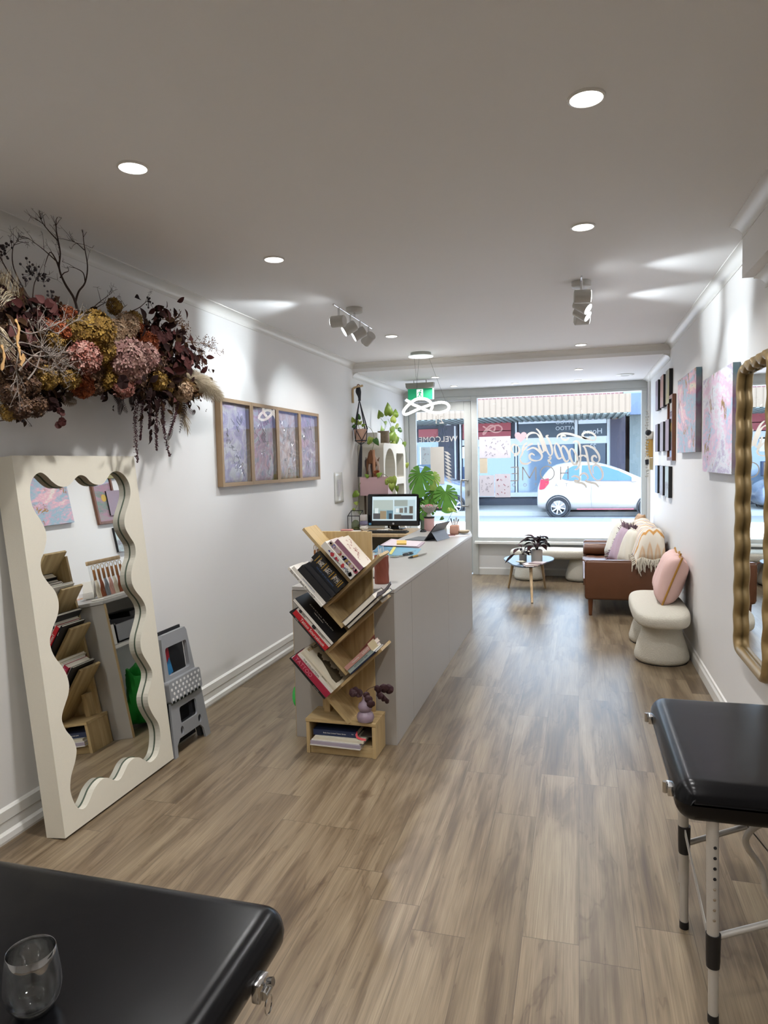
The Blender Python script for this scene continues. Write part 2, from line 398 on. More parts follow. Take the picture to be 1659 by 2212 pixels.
strokeletter('letter_m', [[(255,1025),(255,875)], [(255,875),(330,1000)], [(330,1000),(402,872)], [(402,872),(402,1022)]], .014, GREYV)
strokeletter('letter_e', [[(205,875),(205,1028)], [(120,880),(205,876)], [(130,950),(205,948)], [(120,1030),(205,1027)]], .014, GREYV)
for ch, x in zip('TATTOO', (745, 630, 515, 400, 280, 155)):
    text('letter_'+ch.lower(), ch, .062, frame(c51(x, 1078), (-1,0,0), (0,0,1)), GREYV, lett)
def c52(x, y, yy=None): return FY(860+x/6.9125, 840+y/6.9125, yy or YD)
wl = T('door_lettering', 'mirrored WELCOME and 21 in white letters on the glass door', 'window sign', (-1.9, YD, 1.7))
text('welcome', 'WELCOME', .112, frame(c52(595, 757), (-1,0,0), (0,0,1)), FROST, wl, sp=1.05)
text('street_number', '21', .16, frame(c52(610, 468), (-1,0,0), (0,0,1)), FROST, wl)
# heart, posters
def sheet(name, label, cat, a, b, yy, mt, marks=0, mm=None, group=None, text_=None):
    p, q = FY(*a, yy), FY(*b, yy); o = T(name, label, cat, ((p.x+q.x)/2, yy, q.z), group=group)
    MB().box((p.x, yy-.0012, q.z), (q.x, yy, p.z)).build('sheet', mt, o, True, smooth=False)
    if marks:
        k = MB(); rr = random.Random(len(label))
        for i in range(marks):
            x = rr.uniform(p.x+.03, q.x-.03); z = rr.uniform(q.z+.03, p.z-.03); s = rr.uniform(.008, .02)
            pts = [V((x+s*math.cos(t*1.3+i)*(.4+.6*rr.random()), yy-.0018, z+s*math.sin(t*1.3)*(.4+.6*rr.random()))) for t in range(7)]
            k.ribbon(pts, .004, (0,-1,0), .0006)
        k.build('drawing', mm or GREYV, o, True, smooth=False)
    return o
POST = mat('poster_paper', 'dedbe6', .8, var=.02); PINKI = mat('pink_ink', 'c4627c', .8); INK = mat('grey_ink', 'aaa7b6', .8)
YP = YF - .012 + .018
sheet('window_poster', 'wide double sheet of tattoo flash, uppermost on the window beside the door', 'poster', (1035, 944), (1103, 989), YP, POST, 26, INK)
sheet('window_note', 'small plain beige paper note on the window below the wide double sheet', 'note', (1036, 990), (1053, 1022), YP, mat('beige_paper', 'd8cdb8', .8))
sheet('window_poster', 'lower flash sheet on the window nearest the door, grey drawings', 'poster', (1035, 1027), (1068, 1072), YP, POST, 16, INK)
sheet('window_poster', 'lower flash sheet on the window with pink lettering at its top corner', 'poster', (1069, 1024), (1103, 1074), YP, POST, 14, PINKI)
# frosted panel with a leaf sprig on the door
fp = T('door_decal', 'frosted panel with a leafy edge stuck on the glass door', 'decal', (-1.87, YD, 1.2))
a, b = c52(480, 870), c52(690, 1420)
MB().box((a.x, YD, b.z), (b.x, YD+.001, a.z)).build('frosted_panel', FROST, fp, True, smooth=False)
for i in range(9):
    p = c52(685+i*3, 930+i*52)
    q = p + V((.10, 0, -.062)); mid = (p+q)/2 + V((.004, 0, .02)); m2 = (p+q)/2 - V((.004, 0, .02))
    MB().add([p, m2, q, mid], [(0,1,2,3)]).build('leaf', FROST, fp, True, smooth=False)
a, b = c52(340, 870, YF+.016), c52(500, 1130, YF+.016)
sheet('door_notice', 'pale blue notice with print behind the frosted panel on the door', 'notice', (909, 966), (930, 1003), YF+.03, mat('pale_blue_paper', 'cfdde8', .8), 8, INK)
h = T('heart_decal', 'small pink heart stuck on the big window above the script', 'decal', c51(232, 540))
hp = [(16*math.sin(t)**3, 13*math.cos(t)-5*math.cos(2*t)-2*math.cos(3*t)-math.cos(4*t)) for t in [2*PI*i/30 for i in range(30)]]
MB().prism([(x*.0052, y*.0052) for x, y in hp], c51(232, 535), (1,0,0), (0,0,1), (0,.001,0)).build('heart', mat('pink_vinyl', 'd9b6bd', .7), h, True, smooth=False)
# ------------------------------------------------------------------ the street outside
FA, FS = 23.4, 20.4
ROADM = mat('asphalt', '77767a', .85, var=.12, vs=30, bump=.2, bs=200)
PAVE = mat('footpath_paving', '9a9894', .85, var=.08, vs=6)
struct(MB().box((-14, YF+.12, -.2), (16, FS, -.02)).build('street_ground', ROADM, smooth=False))
struct(MB().box((-14, FS, -.2), (16, FA+.1, .10)).build('footpath_ground', PAVE, smooth=False))
bld = T('shop_building', 'brick shop building across the street with a cream ribbed awning', 'building', (0, FA, 0))
BRICK = NT('brick_wall'); bt = BRICK.node('ShaderNodeTexBrick', Scale=4.0); BRICK.l(BRICK.coord((1,1,1), rot=(PI/2,0,0)), bt.inputs['Vector'])
bt.inputs['Color1'].default_value = (*lin('6e3a3a'), 1); bt.inputs['Color2'].default_value = (*lin('5f3036'), 1); bt.inputs['Mortar'].default_value = (*lin('a89a94'), 1)
BRICK.l(bt.outputs[0], BRICK.p.inputs['Base Color']); BRICK = BRICK.mt
CREAM = mat('cream_ribbed_metal', '7d6854', .5, var=.03); DARKW = mat('dark_shop_wall', '3a3c46', .7, var=.1, vs=2)
z1, z0 = FY(1100, 861, FS).z, FY(1100, 900, FS).z; xr = FY(1360, 880, FS).x
mb = MB().box((-13, FA-.02, 3.2), (xr, FA+.3, 4.1)); mb.build('brick_facade', BRICK, bld, True, smooth=False)
MB().box((-13, FA, 0), (xr, FA+.3, 3.2)).build('shop_wall', DARKW, bld, True, smooth=False)
mb = MB(); x = -13
while x < xr: mb.box((x, FS, z0), (min(x+.13, xr), FS+.03, z1)); mb.box((x+.13, FS+.012, z0), (min(x+.17, xr), FS+.03, z1)); x += .17
mb.build('awning_fascia', CREAM, bld, True, smooth=False)
mb = MB().box((-13, FS+.03, z0+.02), (xr, FA, z0+.1)); x = -13
while x < xr: mb.box((x, FS+.03, z0-.02), (x+.09, FA, z0+.02)); x += .18
mb.build('awning_soffit', mat('awning_lining', '88928f', .6), bld, True, smooth=False)
def fr(mb, a, b, y=FA, th=.06):
    p, q = FY(*a, y), FY(*b, y); mb.box((p.x, y-th, min(p.z, q.z)), (q.x, y, max(p.z, q.z))); return mb
def fpart(name, rects, mt, th=.06):
    mb = MB()
    for a, b in rects: fr(mb, a, b, FA, th)
    return mb.build(name, mt, bld, True, smooth=False)
WF = mat('white_shop_frame', 'b9b9b8', .5)
fpart('shopfront_frame', [((1113,898),(1118,1070)), ((1241,896),(1248,1070)), ((1311,894),(1318,1070)), ((993,905),(999,1070))], WF, .1)
fpart('shopfront_rail', [((999,951),(1313,957)), ((1113,895),(1318,900)), ((860,1066),(1250,1072))], WF, .09)
SG = NT('shop_window_glass'); SG.p.inputs['Base Color'].default_value = (*lin('66788c'), 1); SG.p.inputs['Roughness'].default_value = .05; SG.p.inputs['Specular IOR Level'].default_value = 1; SG = SG.mt
fpart('shop_pane', [((1119,957),(1240,1066))], SG, .03); fpart('shop_pane', [((1000,957),(1112,1066))], SG, .03); fpart('shop_pane', [((862,957),(950,1066))], SG, .03)
fpart('shop_door', [((1250,957),(1308,1070))], mat('dark_door', '3c4652', .3), .05)
fpart('reflected_sign', [((1120,910),(1240,950)), ((1249,912),(1310,948))], mat('dark_reflection', '2c3640', .4), .05)  # this shop's sign reflected in the panes opposite, painted as dark strips
fpart('white_blind', [((1120,903),(1240,912)), ((1249,903),(1310,914))], mat('white_blind', 'c9ccd0', .7), .06)
fpart('red_sign', [((1000,916),(1104,931)), ((1000,933),(1104,946)), ((905,928),(962,944)), ((884,930),(900,944))], mat('red_signage', '8e3438', .5), .08)
fpart('pillar', [((1318,893),(1350,1075))], mat('plum_pillar', '413c48', .7), .16); fpart('pillar', [((948,905),(992,1075))], mat('charcoal_pillar', '383842', .7), .16)
fpart('rendered_wall', [((1350,893),(1359,1075))], mat('grey_render', '767c7a', .9), .1)
fpart('poster', [((884,962),(902,1002))], PAPER, .09); fpart('poster', [((999,963),(1012,990))], PAPER, .09); fpart('poster', [((908,966),(932,1003))], PAPER, .09)
fpart('blue_sign', [((1000,1009),(1009,1036))], mat('navy_sign', '26395c', .5), .12); fpart('meter_box', [((1321,895),(1333,906))], CREAM, .22); fpart('meter_box', [((965,909),(976,919))], WF, .22)
p = FY(984, 1030, FA-.2); MB().cyl((p.x, FA-.18, .1), (p.x, FA-.18, 2.8), .03).build('downpipe', WF, bld, True)
for dz in (-4, 9): text('reflected_text', 'TATTOO', .17, frame(FY(1224, 921-dz, FA-.07), (-1,0,0), (0,0,1)), WF, bld)  # mirrored lettering of the painted reflection
text('reflected_text', 'Home', .24, frame(FY(1280, 932, FA-.07), (-1,0,0), (0,0,1)), WF, bld)  # also part of the painted reflection
text('door_number', '22', .2, frame(FY(1281, 964, FA-.07), (-1,0,0), (0,0,1)), WF, bld)
nb = T('corner_building', 'grey and blue building at the right end of the awning', 'building', (9, FA, 0))
MB().box((xr+.1, FS+1.2, z0), (14, FS+1.4, z1+.1)).build('blue_awning', mat('blue_awning', '4c5878', .6), nb, True, smooth=False)
MB().box((xr+.01, FA-.1, 0), (14, FA+.3, 4.2)).build('rendered_front', mat('grey_render', '767c7a', .9), nb, True, smooth=False)
MB().box((xr+.1, FS+1.4, z0+.05), (14, FA-.11, z0+.12)).build('awning_soffit', mat('awning_lining', '88928f', .6), nb, True, smooth=False)
# ------------------------------------------------------------------ cars parked across the street
CARW = mat('white_car_paint', '9a938e', .25, var=.01, coat=.6); TYRE = mat('tyre_rubber', '1c1c20', .8); ALLOY = mat('alloy_wheel', 'b9bcc2', .3, .6)
CGL = NT('car_glass'); CGL.p.inputs['Base Color'].default_value = (*lin('3c5a8c'), 1); CGL.p.inputs['Roughness'].default_value = .06; CGL.p.inputs['Specular IOR Level'].default_value = .35; CGL = CGL.mt
def make_car(label, loc, paint):
    t = T('car', label, 'car', loc)
    st = [(-.60,.30,.62,.70,.66),(-.56,.22,.72,.92,.74),(-.46,.19,.88,1.12,.78),(-.28,.17,.98,1.36,.80),(-.10,.17,1.0,1.49,.80),(.3,.16,1.0,1.55,.80),(.75,.16,.99,1.56,.80),(1.15,.16,.98,1.51,.80),(1.5,.16,.97,1.40,.80),(1.85,.16,.96,1.25,.80),(2.15,.16,.95,1.10,.79),(2.4,.17,.90,1.0,.78),(2.7,.18,.84,.92,.75),(2.9,.22,.72,.80,.68),(2.99,.32,.6,.64,.58)]
    def fn(i, j):
        a = st[round(j*(len(st)-1))]; x, zb, zt, zr, w = a; k = round(i*11)
        g = min(1, max(0, (zr-zt)/.5)); wr = w-.20*g-.02
        half = [(w*.86, zb), (w, zb+.1), (w*1.0, (zb+zt)/2), (w*.985, zt), (wr, zr-.05), (wr*.82, zr)]
        y, z = half[k] if k < 6 else half[11-k]; 
        return V((x, -y if k < 6 else y, z))
    b = MB().grid(fn, 12, len(st)); n = 12
    b.f += [tuple(range(12))[::-1], tuple((len(st)-1)*12+k for k in range(12))]; b.mi += [0, 0]
    b.f += [(j*12+11, j*12, (j+1)*12, (j+1)*12+11) for j in range(len(st)-1)]; b.mi += [0]*(len(st)-1)
    b.build('body', paint, t, sub=1)
    for s in (-1, 1):
        def sp(x, z):   # point on the leaning side glass
            return V((x, s*(.80-.165*max(0, (z-.99))/.5+.006), z))
        for poly in ([(.62,1.02),(1.36,1.01),(2.02,1.0),(1.92,1.12),(1.62,1.27),(1.25,1.40),(.95,1.44),(.64,1.44)], [(.56,1.02),(.58,1.44),(.40,1.43),(.22,1.33),(.10,1.08),(.30,1.03)]):
            MB().add([sp(*p) for p in poly]+[sp(*p)-V((0, s*.02, 0)) for p in poly], [tuple(range(len(poly)))]).build('side_window', CGL, t, smooth=False)
        y = s*.805
        MB().rbox((.5, min(y, y-s*.02), .21), (2.0, max(y, y-s*.02), .24), .005).build('side_stripe', mat('red_stripe', 'a8505a', .4), t)
        MB().rbox((1.93, s*.80-.1*(s < 0), .97), (2.10, s*.80+.1*(s > 0), 1.10), .04).build('wing_mirror', paint, t)
        MB().rbox((.98, s*.81-.01, .88), (1.14, s*.81+.015, .91), .008).build('door_handle', paint, t)
        MB().add([V((x, s*(.775+.02), z)) for x, z in ((-.47,1.06),(-.26,1.10),(-.25,.96),(-.38,.80),(-.5,.78))]+[V((x, s*.70, z)) for x, z in ((-.49,1.06),(-.26,1.10),(-.25,.96),(-.38,.80),(-.53,.78))], [(0,1,2,3,4),(5,6,1,0),(9,5,0,4),(8,9,4,3)]).build('tail_light', mat('red_lens', 'c8283c', .2), t)
        for x in (0, 2.41):
            whl = MB().lathe([(.20,-.08),(.275,-.09),(.295,-.06),(.295,.06),(.275,.09),(.20,.08)], (0,0,0), 28, MX.Rotation(PI/2, 4, 'X'), False).build('wheel', TYRE, t)
            whl.location = (x, s*.74, .275)
            rb = MB()
            M0 = MX.Rotation(PI/2, 4, 'X')
            rb.lathe([(.185,-.05),(.205,-.05),(.205,.05),(.185,.05),(.185,-.05)], (0,0,0), 28, M0, False)
            rb.lathe([(.045,-.085),(.045,.085)], (0,0,0), 14, M0)
            for k in range(8): rb.box((.02,-.075*1,-.02), (.195,.075,.02), MX.Rotation(2*PI*k/8+.2, 4, 'Y'))
            rb.build('alloy_rim', ALLOY, whl)
            dk = MB().lathe([(.31,-.02),(.345,-.02),(.345,.02),(.31,.02),(.31,-.02)], (0,0,0), 28, M0, False).build('wheel_arch', TYRE, t); dk.location = (x, s*.80, .28)
    MB().tube([(.9, -.808, .25), (.88, -.808, .6), (.9, -.806, .98)], .003, 4).build('door_seam', mat('seam_grey', '5a5a62', .5), t)
    return t
q = FZ(1206, 1117, -.02)
c1 = make_car('white hatchback parked across the street in front of the shop window', (q.x, q.y+.75, -.02), CARW)
q2 = FZ(983, 1112, -.02)
c2 = make_car('silver blue car parked across the street, seen through the glass door', (q2.x-2.41, q2.y+.75, -.02), mat('silver_car_paint', '6a7080', .25, var=.01, coat=.6))
# ------------------------------------------------------------------ reception counter
CT = .897
GREYC = mat('grey_counter_paint', 'a6a29b', .45, var=.03, vs=4, bump=.08, bs=60)
TOPM = mat('grey_worktop', 'b3b0ac', .32, var=.05, vs=8, bump=.05, bs=120)
EDGE = mat('raw_board_edge', 'b99f74', .7)
x0, x1, y0, y1 = -1.605, -.992, 3.683, 6.60
ct = T('reception_counter', 'long grey reception counter with seamed front panels and a chamfered far corner', 'counter', (-1.3, 5.1, 0))
MB().prism([(x0, y0-.004), (x1+.004, y0-.004), (x1+.004, y1), (x1-.05, 6.88), (-1.20, 7.22), (x0, 7.22)], (0,0,CT-.022), (1,0,0), (0,1,0), (0,0,.022)).build('worktop', TOPM, ct, True, smooth=False, bevel=.002)
MB().box((x0, y0, 0), (x1, y0+.02, CT-.023)).build('end_panel', GREYC, ct, True, smooth=False, bevel=.0015)
MB().box((x0-.002, y0, 0), (x0, y0+.02, CT-.023)).build('edge_strip', EDGE, ct, True, smooth=False)
for a, b in ((y0+.021, 4.10), (4.103, 5.34), (5.343, 6.598)):
    MB().box((x1-.02, a, 0), (x1, b, CT-.023)).build('front_panel', GREYC, ct, True, smooth=False, bevel=.0015)
MB().prism([(x1-.02, 6.60), (x1, 6.60), (x1-.055, 6.88), (x1-.075, 6.88)], (0,0,0), (1,0,0), (0,1,0), (0,0,CT-.023)).build('corner_panel', GREYC, ct, True, smooth=False)
MB().prism([(x1-.075, 6.88), (x1-.055, 6.88), (-1.215, 7.20), (x0, 7.20), (x0, 7.18), (-1.225, 7.18)], (0,0,0), (1,0,0), (0,1,0), (0,0,CT-.023)).build('far_panel', GREYC, ct, True, smooth=False)
for y in (4.75, 5.85): MB().box((x0, y, 0), (x1-.021, y+.02, CT-.023)).build('divider', GREYC, ct, True, smooth=False)
for a, b in ((y0+.021, 4.749), (4.771, 5.849)): MB().box((x0+.01, a, .575), (x1-.021, b, .595)).build('shelf', TRIMW, ct, True, smooth=False)
# desk return along the back
dk = T('desk', 'light wood desk top joining the counter to the left wall under the computer', 'desk', (-2.0, 6.9, 0))
MB().box((LW+.002, 6.55, CT-.028), (x0-.003, 7.22, CT-.001)).build('desk_top', PALEW, dk, True, smooth=False, bevel=.002)
MB().box((LW+.03, 7.10, 0), (x0-.004, 7.12, CT-.03)).build('back_panel', mat('olive_grey_board', '8f8c7c', .6), dk, True, smooth=False)
MB().box((LW+.02, 6.6, 0), (LW+.04, 7.12, CT-.03)).build('side_panel', mat('olive_grey_board', '8f8c7c', .6), dk, True, smooth=False)
# things kept inside the counter, seen in the wavy mirror
GP = mat('grey_bin_plastic', '8e9094', .4)
bn = T('storage_bin', 'grey plastic bin with a white roll on the shelf inside the counter', 'bin', (-1.42, 3.95, .596))
mb = MB(); 
for a, b in (((-.13,-.14,0),(.13,.14,.01)), ((-.13,-.14,0),(-.12,.14,.12)), ((.12,-.14,0),(.13,.14,.14)), ((-.13,-.14,0),(.13,-.13,.13)), ((-.13,.13,0),(.13,.14,.13))): mb.box(a, b)
mb.build('bin_body', GP, bn, smooth=False)
rl = T('paper_roll', 'white paper roll lying in the grey bin inside the counter', 'roll', (-1.45, 3.92, .653))
MB().cyl((-.05,0,0), (.06,0,0), .045, n=24).build('roll', PAPER, rl)
wb = T('white_box', 'white carton standing beside the grey bin inside the counter', 'box', (-1.50, 3.76, .596))
MB().rbox((-.06,-.03,0), (.1,.03,.13), .003).build('carton', PAPER, wb)
bx = T('black_case', 'black tool case at the back of the counter shelf', 'case', (-1.3, 4.3, .596)); MB().rbox((-.1,-.12,0), (.15,.12,.16), .01).build('case_body', BLACKP, bx)
GRN = mat('green_bag_fabric', '1fa23a', .55, var=.2, vs=9, bump=.4, bs=20, bd=.01)
gb = T('shopping_bag', 'bright green fabric shopping bag stuffed under the counter', 'bag', (-1.5, 4.05, 0))
def bagf(i, j):
    a = 2*PI*i; z = .03+.34*j; r = .16*(1-.25*j)*(1+.12*math.sin(5*a+3*j)+.07*math.sin(11*a+9*j)); return V((r*.95*math.cos(a)-.02, r*1.15*math.sin(a), z+.03*math.sin(4*a)*j))
MB().grid(bagf, 40, 12, True).build('bag_body', GRN, gb, solid=.003)
MB().tube(smooth_pts([(-.1,-.05,.33), (-.17,-.08,.42), (-.19,-.16,.40), (-.12,-.15,.28)], 6), .008, 6).build('bag_handle', GRN, gb)
MB().ribbon(smooth_pts([(-.12,-.1,.06), (-.19,-.14,.12), (-.2,-.1,.2), (-.13,-.05,.2)], 6), .05, (.3,-1,.2), .003).build('bag_flap', GRN, gb)
wm = T('grid_panel', 'white wire grid panel leaning inside the counter behind the green bag', 'panel', (-1.2, 4.2, 0)); mb = MB()
mb.box((-.005,-.3,.02), (0,.3,.55)); mb.build('grid_board', mat('pale_grid', 'c9cdd0', .6), wm, smooth=False)
# ------------------------------------------------------------------ key ring rack on the near end of the counter
kr = T('key_ring_rack', 'small clear rack with a wooden rail of hooks on the near end of the counter', 'rack', (-1.5, 3.93, CT))
MB().rbox((-.05,-.165,0), (.05,.165,.012), .003).build('rack_base', PAPER, kr)
MB().box((.02,-.16,.012), (.024,.16,.26)).build('clear_panel', CLEARG, kr, smooth=False)
MB().rbox((.012,-.165,.235), (.032,.165,.262), .003).build('rail', PALEW, kr)
LEA = mat('tan_leather', '9a6431', .55, bump=.2, bs=300); BRASS = mat('brass', 'b08d45', .3, 1)
for i in range(7):
    TC = [mat('cream_thread', 'd8cdb8', .9), mat('rust_thread', '8a4a2c', .9), mat('grey_thread', '7e8288', .9), mat('blush_thread', 'c99a8c', .9)][i % 4]
    cn = ['cream', 'rust', 'grey', 'blush'][i % 4]
    k = T('key_ring', ['cream tasselled key ring nearest the bookshelf on the rack, tan strap', 'rust tasselled key ring next to the cream one at the bookshelf end of the rack', 'grey tasselled key ring third from the bookshelf end of the rack', 'blush tasselled key ring in the middle of the rack', 'cream tasselled key ring in the far half of the rack, tan strap', 'rust tasselled key ring second from the far end of the rack', 'grey tasselled key ring at the far end of the rack'][i], 'key ring', (-1.499, 3.79+i*.045, CT+.215), group='key rings on the clear rack')
    MB().tube([(0, .016*math.cos(a), .016*math.sin(a)) for a in [2*PI*q/20 for q in range(20)]], .0018, 6, closed=True).build('ring', BRASS, k)
    MB().rbox((-.004,-.011,-.085), (.004,.011,-.014), .003).build('strap', LEA, k)
    tb = MB()
    for q in range(6): tb.tube(smooth_pts([(0, (q-2.5)*.002, -.08), (-.006, (q-2.5)*.005, -.12), (0, (q-2.5)*.006+.006*math.sin(q*3), -.155), (-.005, (q-2.5)*.007, -.20)], 4), [.004]*12+[.003], 6)
    tb.build('tassel', TC, k)
# ------------------------------------------------------------------ zig-zag bookshelf
SY0, SY1 = 3.47, 3.655
bs = T('tree_bookshelf', 'pale wood zigzag bookshelf with slanted shelves on a low box base', 'bookshelf', (-1.255, 3.57, 0))
MB().box((-1.424, SY1, .19), (-1.108, SY1+.018, 1.222)).build('back_panel', OAKZ, bs, True, smooth=False, bevel=.001)
TH = math.atan2(.283, .308); E1 = V((math.cos(TH), 0, math.sin(TH))); E2 = V((-math.sin(TH), 0, math.cos(TH))); BT = .016
def board(name, a, b):   # a board whose top front edge runs a -> b in the xz plane
    a, b = V((a[0], 0, a[1])), V((b[0], 0, b[1])); L = (b-a).length; d = (b-a)/L; nn = V((-d.z, 0, d.x))
    o = MB().box((0, 0, -BT), (L, SY1-SY0, 0)).build(name, OAKX, bs, smooth=False, bevel=.001)
    ang = -math.atan2(d.z, d.x); o.matrix_basis = wmat(bs).inverted() @ MX.Translation((a.x, SY0, a.z)) @ MX.Rotation(ang, 4, 'Y'); return o
A0, C0, E0 = V((-1.323, 0, .838)), V((-1.319, 0, .592)), V((-1.324, 0, .333))
for P0 in (A0, C0, E0): q = P0+E1*.418; board('slanted_shelf', (P0.x, P0.z), (q.x, q.z))
for P0, L1, dn in ((A0, .262, .152), (C0, .262, .170), (E0, .262, .185)):
    a = P0 + E2*L1; b = P0 - E2*dn; board('slanted_support', (a.x, a.z), (b.x, b.z))
tm = A0 + E1*.205; tu = tm + E2*.385; board('slanted_support', (tu.x, tu.z), (tm.x, tm.z))
for a, b in (((-1.46,3.483,0),(-1.44,3.675,.178)), ((-1.078,3.483,0),(-1.058,3.675,.178))): MB().box(a, b).build('base_side', OAKZ, bs, True, smooth=False, bevel=.001)
for a, b in (((-1.462,3.48,.179),(-1.056,3.678,.197)), ((-1.439,3.49,.04),(-1.079,3.675,.054))): 
    MB().box(a, b).build('base_board', OAKX, bs, True, smooth=False, bevel=.001)
MB().box((-1.439, 3.4905, 0), (-1.079, 3.502, .0395)).build('base_rail', OAKX, bs, True, smooth=False, bevel=.001)
MB().box((-1.439, 3.662, .055), (-1.079, 3.674, .178)).build('base_back', OAKX, bs, True, smooth=False)
MB().box((-1.395, 3.60, .198), (-1.36, SY1-.001, .34)).build('brace', OAKZ, bs, True, smooth=False)
# ------------------------------------------------------------------ books
PG = mat('book_pages', 'e6e0d2', .85, var=.05, vs=60)
BC = lambda n, c, r=.45: mat('cover_'+n, c, r, var=.05)
TW = mat('title_white', 'dcd8d0', .6); TB = mat('title_black', '1c1a1a', .6); TG = mat('title_gold', 'b08c3c', .35, .7); TBL = mat('title_blue', '3c5a86', .6); TRD = mat('title_red', '8c1c26', .6)
def book(label, org, ang, L, t, D, y, cov, titles=(), spine=None, fore=False, group=None, dec=None, name='book'):
    b = T(name, label, 'book', (org.x, y, org.z), rot=(0, ang, 0), group=group)
    c = .0022 if t > .012 else .001
    mb = MB().box((0, 0, 0), (L, D, c)).box((0, 0, t-c), (L, D, t))
    mb.m(1 if spine else 0)
    if fore: mb.box((0, D-c, c), (L, D, t-c))
    else: mb.box((0, 0, c), (L, c, t-c))
    mb.build('cover', [cov, spine] if spine else cov, b, smooth=False)
    MB().box((.003, .003 if fore else c, c), (L-.003, D-(c if fore else .004), t-c)).build('pages', PG, b, smooth=False)
    for (where, s, size, mt, u, v, *sp) in titles:
        if where == 'spine': M = frame(V((u*L, -.0006, v*t)), (1,0,0), (0,0,1))
        elif where == 'cover': M = frame(V((u*L, v*D, t+.0006)), (1,0,0), (0,1,0))
        else: M = frame(V((u*L, v*D, t+.0006)), (0,1,0), (-1,0,0))
        o = text('title', s, size, MX.Identity(4), mt, None, .0004, sp=sp[0] if sp else 1.0); o.parent = b; o.matrix_basis = M
    if dec: dec(b, L, t, D)
    return b
def stack(P0, s, items, yb=3.43, g=None):
    for (label, L, t, D, y, cov, kw) in items:
        o = P0 + E1*s + E2*(L+.001); book(label, o, PI/2-TH, L, t, D, y, cov, group=g, **kw); s += t+.0008
def emblem(b, L, t, D):
    MB().lathe([(.03,0),(.042,0),(.042,.0008),(.03,.0008),(.03,0)], (L*.14, .065, t+.0002), 24, None, False).build('emblem', TW, b)
    MB().lathe([(.001,0),(.022,0),(.022,.0008),(.001,.0008)], (L*.14, .065, t+.0002), 12, None).build('emblem', STEEL, b)
def bands(b, L, t, D):
    mb = MB()
    for u in (.10,.17,.34,.41,.60,.67,.86,.91): mb.box((u*L, -.0012, .001), (u*L+.005, .0006, t+.0008))
    mb.build('gold_band', TG, b, smooth=False)
    mb = MB(); rr = random.Random(4)
    for u in (.25, .5, .76):
        for k in range(7): mb.ribbon([(u*L+rr.uniform(-.02,.02), -.001, t*rr.uniform(.1,.9)) for _ in range(4)], .0016, (0,-1,0), .0005)
    mb.build('gold_ornament', TW, b, smooth=False)
def blobs(seed, cols, n=14, cover=True, spine=True):
    def f(b, L, t, D):
        rr = random.Random(seed)
        for ci, c in enumerate(cols):
            mb = MB()
            for k in range(n):
                r = rr.uniform(.006, .02); u, v = rr.uniform(.05, .95)*L, rr.uniform(.1, .9)
                pts = [(math.cos(a)*r*rr.uniform(.5, 1.1), math.sin(a)*r*rr.uniform(.4, 1)) for a in [2*PI*q/9 for q in range(9)]]
                if spine and k % 2: mb.prism([(p*.9, max(-t*.45, min(t*.45, q))) for p, q in pts], (u, -.0004-.00012*ci, t/2), (1,0,0), (0,0,1), (0,-.0003,0))
                elif cover: mb.prism(pts, (min(max(u, .02), L-.02), min(max(v*D, .02), D-.02), t+.0002+.00012*ci), (1,0,0), (0,1,0), (0,0,.0003))
            if mb.f: mb.build('cover_art', mat('art_'+c, c, .5), b, smooth=False)
    return f
def label_box(b, L, t, D):
    for u in (.10, .17): MB().box((u*L, .03, t), (u*L+.028, .10, t+.0008)).build('cover_label', TBL, b, smooth=False)
def swirls(b, L, t, D):
    mb = MB(); rr = random.Random(11)
    for k in range(16):
        c = V((rr.uniform(.15, .85)*L, rr.uniform(.2, .8)*D, t+.0004)); a0 = rr.uniform(0, 6)
        mb.ribbon([c+V((math.cos(a0+q*.6)*.004*q*.5, math.sin(a0+q*.6)*.004*q*.5, 0)) for q in range(8)], .0022, (0,0,1), .0004)
    mb.build('cover_art', TRD, b, smooth=False)
def island(b, L, t, D):
    rr = random.Random(5); mb = MB()
    top = [(.22+.7*i/34, .42+.08*math.sin(i*.55)+.035*math.sin(i*1.9)+.2*i/34) for i in range(35)]
    poly = [(u*L, min(v, .9)*D) for u, v in top] + [((.97-.05*rr.random())*L, .4*D), (.92*L, .12*D), (.8*L, .10*D), (.62*L, .2*D), (.42*L, .3*D), (.27*L, .30*D)]
    mb.prism(poly, (0, 0, t), (1,0,0), (0,1,0), (0,0,.0006)); mb.build('cover_photo', mat('rock_photo', '4c4333', .5, var=.7, vs=90), b, smooth=False)
gA = 'books on the topmost slanted shelf'
K = BC('black', '131316', .4); W_ = BC('white', 'dedad2'); CR = BC('cream', 'd9d2be')
stack(A0, .006, [
 ('thin white book titled Stay Home Book Project, lowest on the topmost slanted shelf', .275, .015, .19, 3.40, W_, dict(titles=[('spine', 'Stay Home : Book Project HCP', .0155, TB, .42, .48)])),
 ('white book with a blue label on its cover, on top of the Stay Home book', .262, .018, .20, 3.41, W_, dict(titles=[('spine', 'Tattoo flash sketchbook series', .008, TBL, .5, .5)], dec=label_box)),
 ('thick plain black boxed book between the white books and the emblem book', .235, .040, .17, 3.41, K, {}),
 ('black book with a round silver emblem on its cover', .225, .028, .19, 3.42, BC('charcoal', '202126'), dict(dec=emblem)),
 ('black book with small dark blue spine lettering beside the gold banded book', .215, .030, .18, 3.43, BC('ink', '15171c'), dict(titles=[('spine', 'THE ART OF INK DRAWING', .011, TBL, .5, .5)])),
 ('thick black book with gold spine bands', .232, .044, .18, 3.425, K, dict(dec=bands)),
], g=gA)
